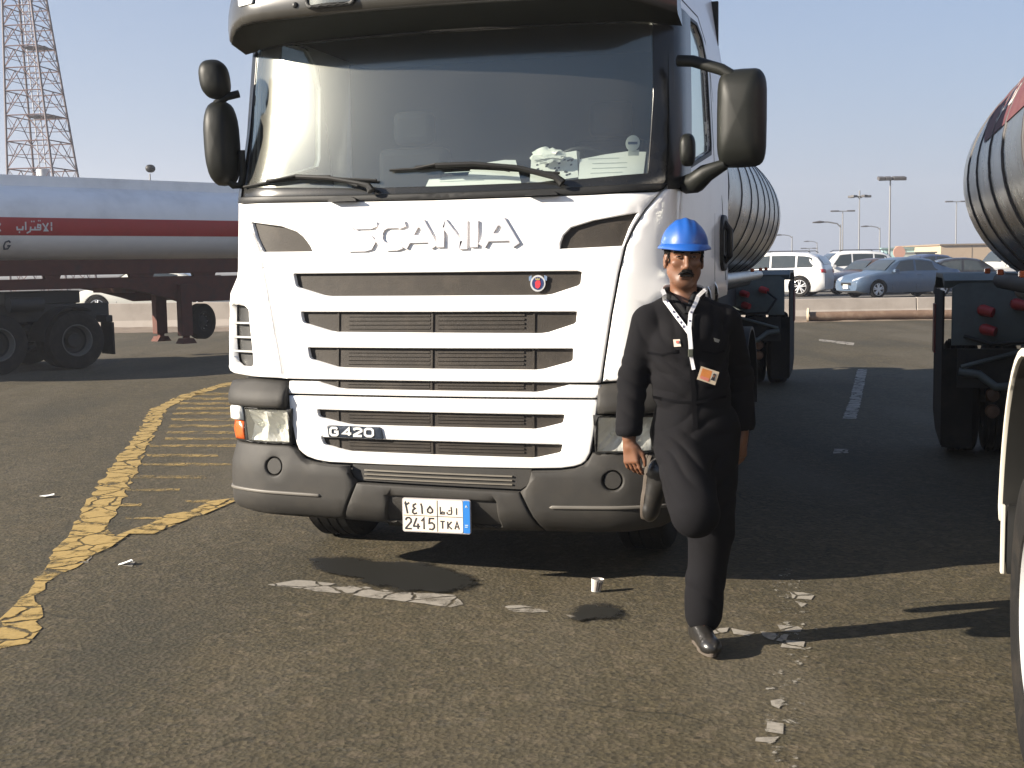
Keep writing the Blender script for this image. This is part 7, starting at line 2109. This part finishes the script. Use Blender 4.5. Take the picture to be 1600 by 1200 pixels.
# marks woven on the ribbon
for (q0, q1) in (((1054, 486), (1057, 490)), ((1060, 494), (1062, 499)), ((1064, 502), (1066, 506)), ((1068, 508), (1069, 512)), ((1083, 487), (1082, 491)), ((1079, 500), (1078.5, 504)), ((1046, 470), (1048, 474))):
    ribbon('lanyard_mark', [pw(*q0, yl), pw(*q1, yl)], 0.010, mat('lanyard_ink', (0.10, 0.10, 0.16), 0.6), off=0.0175, n=2, parent=la, thick=0.001)
# identity card hanging askew
cc = [pw(1094.5, 571.5, yl), pw(1123, 581, yl), pw(1117, 602, yl), pw(1088, 592, yl)]
ctr = (sum(p[0] for p in cc)/4, sum(p[1] for p in cc)/4)
ycard = front(*ctr, 0.014)
ux = Vector((cc[1][0]-cc[0][0], cc[1][1]-cc[0][1])); uy = Vector((cc[3][0]-cc[0][0], cc[3][1]-cc[0][1]))
def cm_(u, v, d): return (cc[0][0]+ux.x*u+uy.x*v, ycard+d+0.006*u, cc[0][1]+ux.y*u+uy.y*v)
mb = MB().use(mat('card_cream', (0.55, 0.45, 0.33), 0.4)).prism([(0, 0), (1, 0), (1, 1), (0, 1)], cm_, 0.002, -0.001)
mb.use(mat('card_orange', (0.55, 0.20, 0.05), 0.4, var=0.2, scale=30)).prism([(.10, .10), (.64, .10), (.64, .86), (.10, .80)], cm_, 0.0, -0.0018)
mb.use(mat('card_pink', (0.60, 0.20, 0.15), 0.4)).prism([(.14, .66), (.60, .66), (.60, .92), (.14, .86)], cm_, 0.0, -0.0024)
mb.use(mat('card_photo_ground', (0.45, 0.42, 0.36), 0.4)).prism([(.66, .14), (.92, .14), (.92, .74), (.66, .74)], cm_, 0.0, -0.0018)
mb.use(M_ink).prism([(.72, .26), (.78, .20), (.86, .22), (.88, .34), (.86, .42), (.90, .72), (.68, .72), (.73, .46)], cm_, 0.0, -0.0024)
mb.use(mat('card_face', (0.25, 0.12, 0.07), 0.5)).prism([(.75, .32), (.84, .32), (.83, .46), (.79, .50), (.76, .46)], cm_, 0.0, -0.0030)
obj('identity_card', mb, None, la, smooth=0)
# chest badge, pen tip, pocket edges, button placket
def patch(name, corners, m, off, parent=cov):
    P = [pw(*c, yl) for c in corners]
    y = sum(front(*p, off) for p in P)/len(P)
    mb = MB(); n = len(P)
    b = [Vector((p[0], front(*p, off), p[1])) for p in P]
    mb.v += b; mb.face(list(range(n)))
    mb.v += [v+Vector((0, 0.003, 0)) for v in b]
    for k in range(n): mb.face([k, k+n, (k+1) % n+n, (k+1) % n])
    return obj(name, mb, m, parent, smooth=0)
bd = patch('chest_badge', [(1052, 530.5), (1062, 530), (1063.5, 541), (1053.5, 542)], mat('badge_cream', (0.48, 0.42, 0.36), 0.6), 0.006)
patch('badge_mark', [(1056, 532.5), (1060, 532), (1060, 536), (1056, 536)], mat('badge_red_mark', (0.45, 0.08, 0.06), 0.6), 0.010, bd)
patch('pocket_label', [(1116, 528), (1126.5, 531.5), (1124, 536), (1117.5, 534)], mat('label_grey', (0.25, 0.25, 0.22), 0.6), 0.006)
M_seam = mat('coverall_seam_cloth', (0.004, 0.004, 0.005), 0.95, var=0.2, spec=0.08)
for nm, pts in (('pocket_flap', [(1014, 553), (1035, 555), (1061, 548)]), ('pocket_flap', [(1097, 549), (1118, 553), (1134, 549)])):
    ribbon(nm, [pw(*p, yl) for p in pts], 0.010, M_seam, off=0.003, parent=cov)
ribbon('button_placket', [pw(*p, yl) for p in ((1077, 528), (1080, 570), (1083, 620), (1085, 668))], 0.020, M_seam, off=0.003, parent=cov)
ribbon('waist_seam', [pw(*p, yl) for p in ((1022, 622), (1060, 628), (1090, 628), (1136, 620))], 0.012, M_seam, off=0.003, parent=cov)

# ---- helmet: ribbed shell, brim, peak
hel = bpy.data.objects.new('helmet', None)
M_blue = mat('blue_helmet_plastic', (0.008, 0.070, 0.30), 0.45, var=0.08, scale=8, coat=0.1, bump=0.05, bscale=60)
mb = MB(); N = 72; rows = 16
HB = 0.044     # brim height above the eyes
def sh(a, e):
    cx_, cy_ = math.cos(a), math.sin(a)
    rx, ry, rz = 0.106, 0.128, 0.122
    r = math.cos(e)
    rib = 0.0
    # three ridges running front to back and flat facets on the sides
    x = cx_*r*rx; y = cy_*r*ry
    for xr, wd, am in ((0.0, 0.016, 0.0065), (-0.040, 0.012, 0.0045), (0.040, 0.012, 0.0045)):
        rib += am*math.exp(-((x-xr)/wd)**2)*min(1, math.sin(e)*1.6)
    fac = 1-0.012*abs(math.sin(3*a+0.4))
    return Vector((x*fac, 0.012+y*fac, HB+math.sin(e)*rz+rib))
for i in range(rows+1):
    e = (math.pi/2)*i/rows
    for j in range(N): mb.v.append(Vector(hd(*sh(2*math.pi*j/N, min(e, math.pi/2-0.001)))))
for i in range(rows):
    for j in range(N): mb.face([i*N+j, i*N+(j+1) % N, (i+1)*N+(j+1) % N, (i+1)*N+j])
shell = obj('helmet', mb, M_blue, PER, smooth=40)
mb = MB()
for (k, zz) in ((0.985, 0.010), (1.03, 0.006), (1.10, -0.002), (1.115, -0.008), (1.10, -0.011), (1.0, -0.006), (0.97, 0.0)):
    for j in range(N):
        a = 2*math.pi*j/N
        fr = max(0, -math.sin(a))**3
        kk = k+(0.15*fr*(k-0.985)/0.13 if k > 1.0 else 0)
        mb.v.append(Vector(hd(0.106*kk*math.cos(a), 0.012+0.128*kk*math.sin(a), HB+zz-0.012*fr*(k > 1.05))))
for i in range(6):
    for j in range(N): mb.face([i*N+j, (i+1)*N+j, (i+1)*N+(j+1) % N, i*N+(j+1) % N])
obj('helmet_brim', mb, M_blue, shell, smooth=50)
mb = MB()
for zz, k in ((-0.002, 0.955), (-0.016, 0.93)):
    for j in range(N):
        a = 2*math.pi*j/N; mb.v.append(Vector(hd(0.106*k*math.cos(a), 0.012+0.128*k*math.sin(a), HB+zz)))
for j in range(N): mb.face([j, N+j, N+(j+1) % N, (j+1) % N])
obj('sweat_band', mb, mat('navy_sweat_band', (0.01, 0.02, 0.08), 0.8), shell, smooth=50)

# ---- shoes
M_shoe = mat('black_shoe_leather', (0.014, 0.013, 0.012), 0.32, var=0.25, coat=0.2, dirt=(0.08, 0.065, 0.05), dirt_amt=0.4, dirt_scale=14)
M_sole = mat('worn_shoe_sole', (0.07, 0.055, 0.042), 0.8, var=0.25, dirt=(0.13, 0.10, 0.08), dirt_amt=0.5, dirt_scale=9)
def shoe(M, nm_seed):
    s = Field((-0.07, -0.20, -0.02), (0.07, 0.14, 0.16), 0.0045)
    s.cone((0, 0.07, 0.045), (0, -0.12, 0.038), 0.044, 0.042, 0.03, sq=(0.95, 1, 0.95)).ell((0.004, -0.135, 0.036), (0.044, 0.052, 0.034), 0.03)
    s.cone((0, 0.055, 0.05), (0, 0.06, 0.125), 0.042, 0.044, 0.03).cone((0, 0.0, 0.07), (0, -0.07, 0.05), 0.040, 0.036, 0.03)
    s.a = np.maximum(s.a, (0.012-s.ax[2])[None, None, :].astype(np.float32))
    s.cone((0, 0.06, 0.12), (0, 0.065, 0.2), 0.034, 0.036, 0.006, carve=True)
    e = bpy.data.objects.new('shoe', None); COL.objects.link(e); e.parent = PER; e.matrix_local = M
    u_ = fobj('upper', s, M_shoe, e)
    out = []
    for k in range(28):
        a = 2*math.pi*k/28
        wx = 0.045*(1-0.18*math.exp(-((math.sin(a)*0.155+0.0)/0.05)**2))
        out.append((wx*math.cos(a)*(1.05 if math.sin(a) < 0 else 0.92), -0.03+0.152*math.sin(a)))
    obj('sole', MB().prism(out, lambda x, y, d: (x, y, d), 0.020, 0.0), M_sole, e, smooth=40, bevel=0.003)
    obj('heel', MB().prism([p for p in out if p[1] > 0.045], lambda x, y, d: (x, y, d), 0.0, -0.014), M_sole, e, smooth=40, bevel=0.002)
    for k in range(3):
        yy = -0.03-0.022*k
        obj('lace', MB().tube([(-0.022, yy, 0.092-0.010*k), (0, yy-0.004, 0.100-0.012*k), (0.022, yy, 0.092-0.010*k)], 0.0028, 6), mat('reddish_lace', (0.16, 0.06, 0.035), 0.7), e)
    return e
shoe(Matrix.Translation(Vector(w(0.832, 5.44, 0.014))) @ Matrix.Rotation(R(6), 4, 'Z'), 0)
# raised shoe: heel up, toe pointing down, sole turned back and to the side
shoe(SHM, 1)


# ---- litter on the ground
mb = MB().use(mat('cup_paper', (0.62, 0.58, 0.52), 0.7, var=0.1))
mb.lathe([(0.026, 0.0), (0.030, 0.035), (0.036, 0.070), (0.034, 0.070), (0.028, 0.035), (0.024, 0.003)], 18, Matrix.Rotation(R(90), 4, 'X') @ Matrix.Diagonal((1, 1, 0.6, 1)))
mb.use(mat('cup_print', (0.10, 0.08, 0.07), 0.7))
for a in (-60, -85, -110):
    mb.tube([(0.0305*math.cos(R(a)), 0.0305*math.sin(R(a))*0.6-0.003, 0.012), (0.036*math.cos(R(a)), 0.036*math.sin(R(a))*0.6-0.003, 0.060)], 0.003, 5)
o = obj('paper_cup', mb, None, None, smooth=40)
o.location = (0.425, 6.44, 0.002); o.rotation_euler = (R(8), R(6), R(20))
tag(o, 'small crushed paper cup standing on the asphalt in front of the bumper', 'cup')
rn = random.Random(3)
for (x, y, s, lab) in ((-3.576, 9.46, 0.07, 'small white scrap of paper alone on the asphalt left of the yellow line'), (-2.29, 7.21, 0.05, 'pale paper scrap on the asphalt right of the yellow line')):
    P = [(s*math.cos(a)*rn.uniform(0.6, 1.1), s*0.7*math.sin(a)*rn.uniform(0.6, 1.1)) for a in [k*math.pi/4 for k in range(8)]]
    mb = MB().prism(P, lambda u, v, d: (u, v, d+0.012*math.sin(u*60)), 0.004, 0.006)
    mb.v = [p+Vector((0, 0, 0.010)) for p in mb.v]
    o = obj('paper_scrap', mb, M_paper, None, smooth=0); o.location = (x, y, 0)
    tag(o, lab, 'litter')

# ---- dusty air
hz = struct(obj('haze', MB().bx(-400, 400, -45, 700, -1.0, 44), None, None, smooth=0), 'stuff')
hm_ = bpy.data.materials.new('dusty_air'); hm_.use_nodes = True
for n_ in list(hm_.node_tree.nodes):
    if n_.type != 'OUTPUT_MATERIAL': hm_.node_tree.nodes.remove(n_)
pv = hm_.node_tree.nodes.new('ShaderNodeVolumePrincipled')
pv.inputs['Color'].default_value = (0.86, 0.88, 0.95, 1)
pv.inputs['Density'].default_value = 0.0011
pv.inputs['Anisotropy'].default_value = 0.3
hm_.node_tree.links.new(pv.outputs[0], hm_.node_tree.nodes['Material Output'].inputs['Volume'])
hz.data.materials.append(hm_)
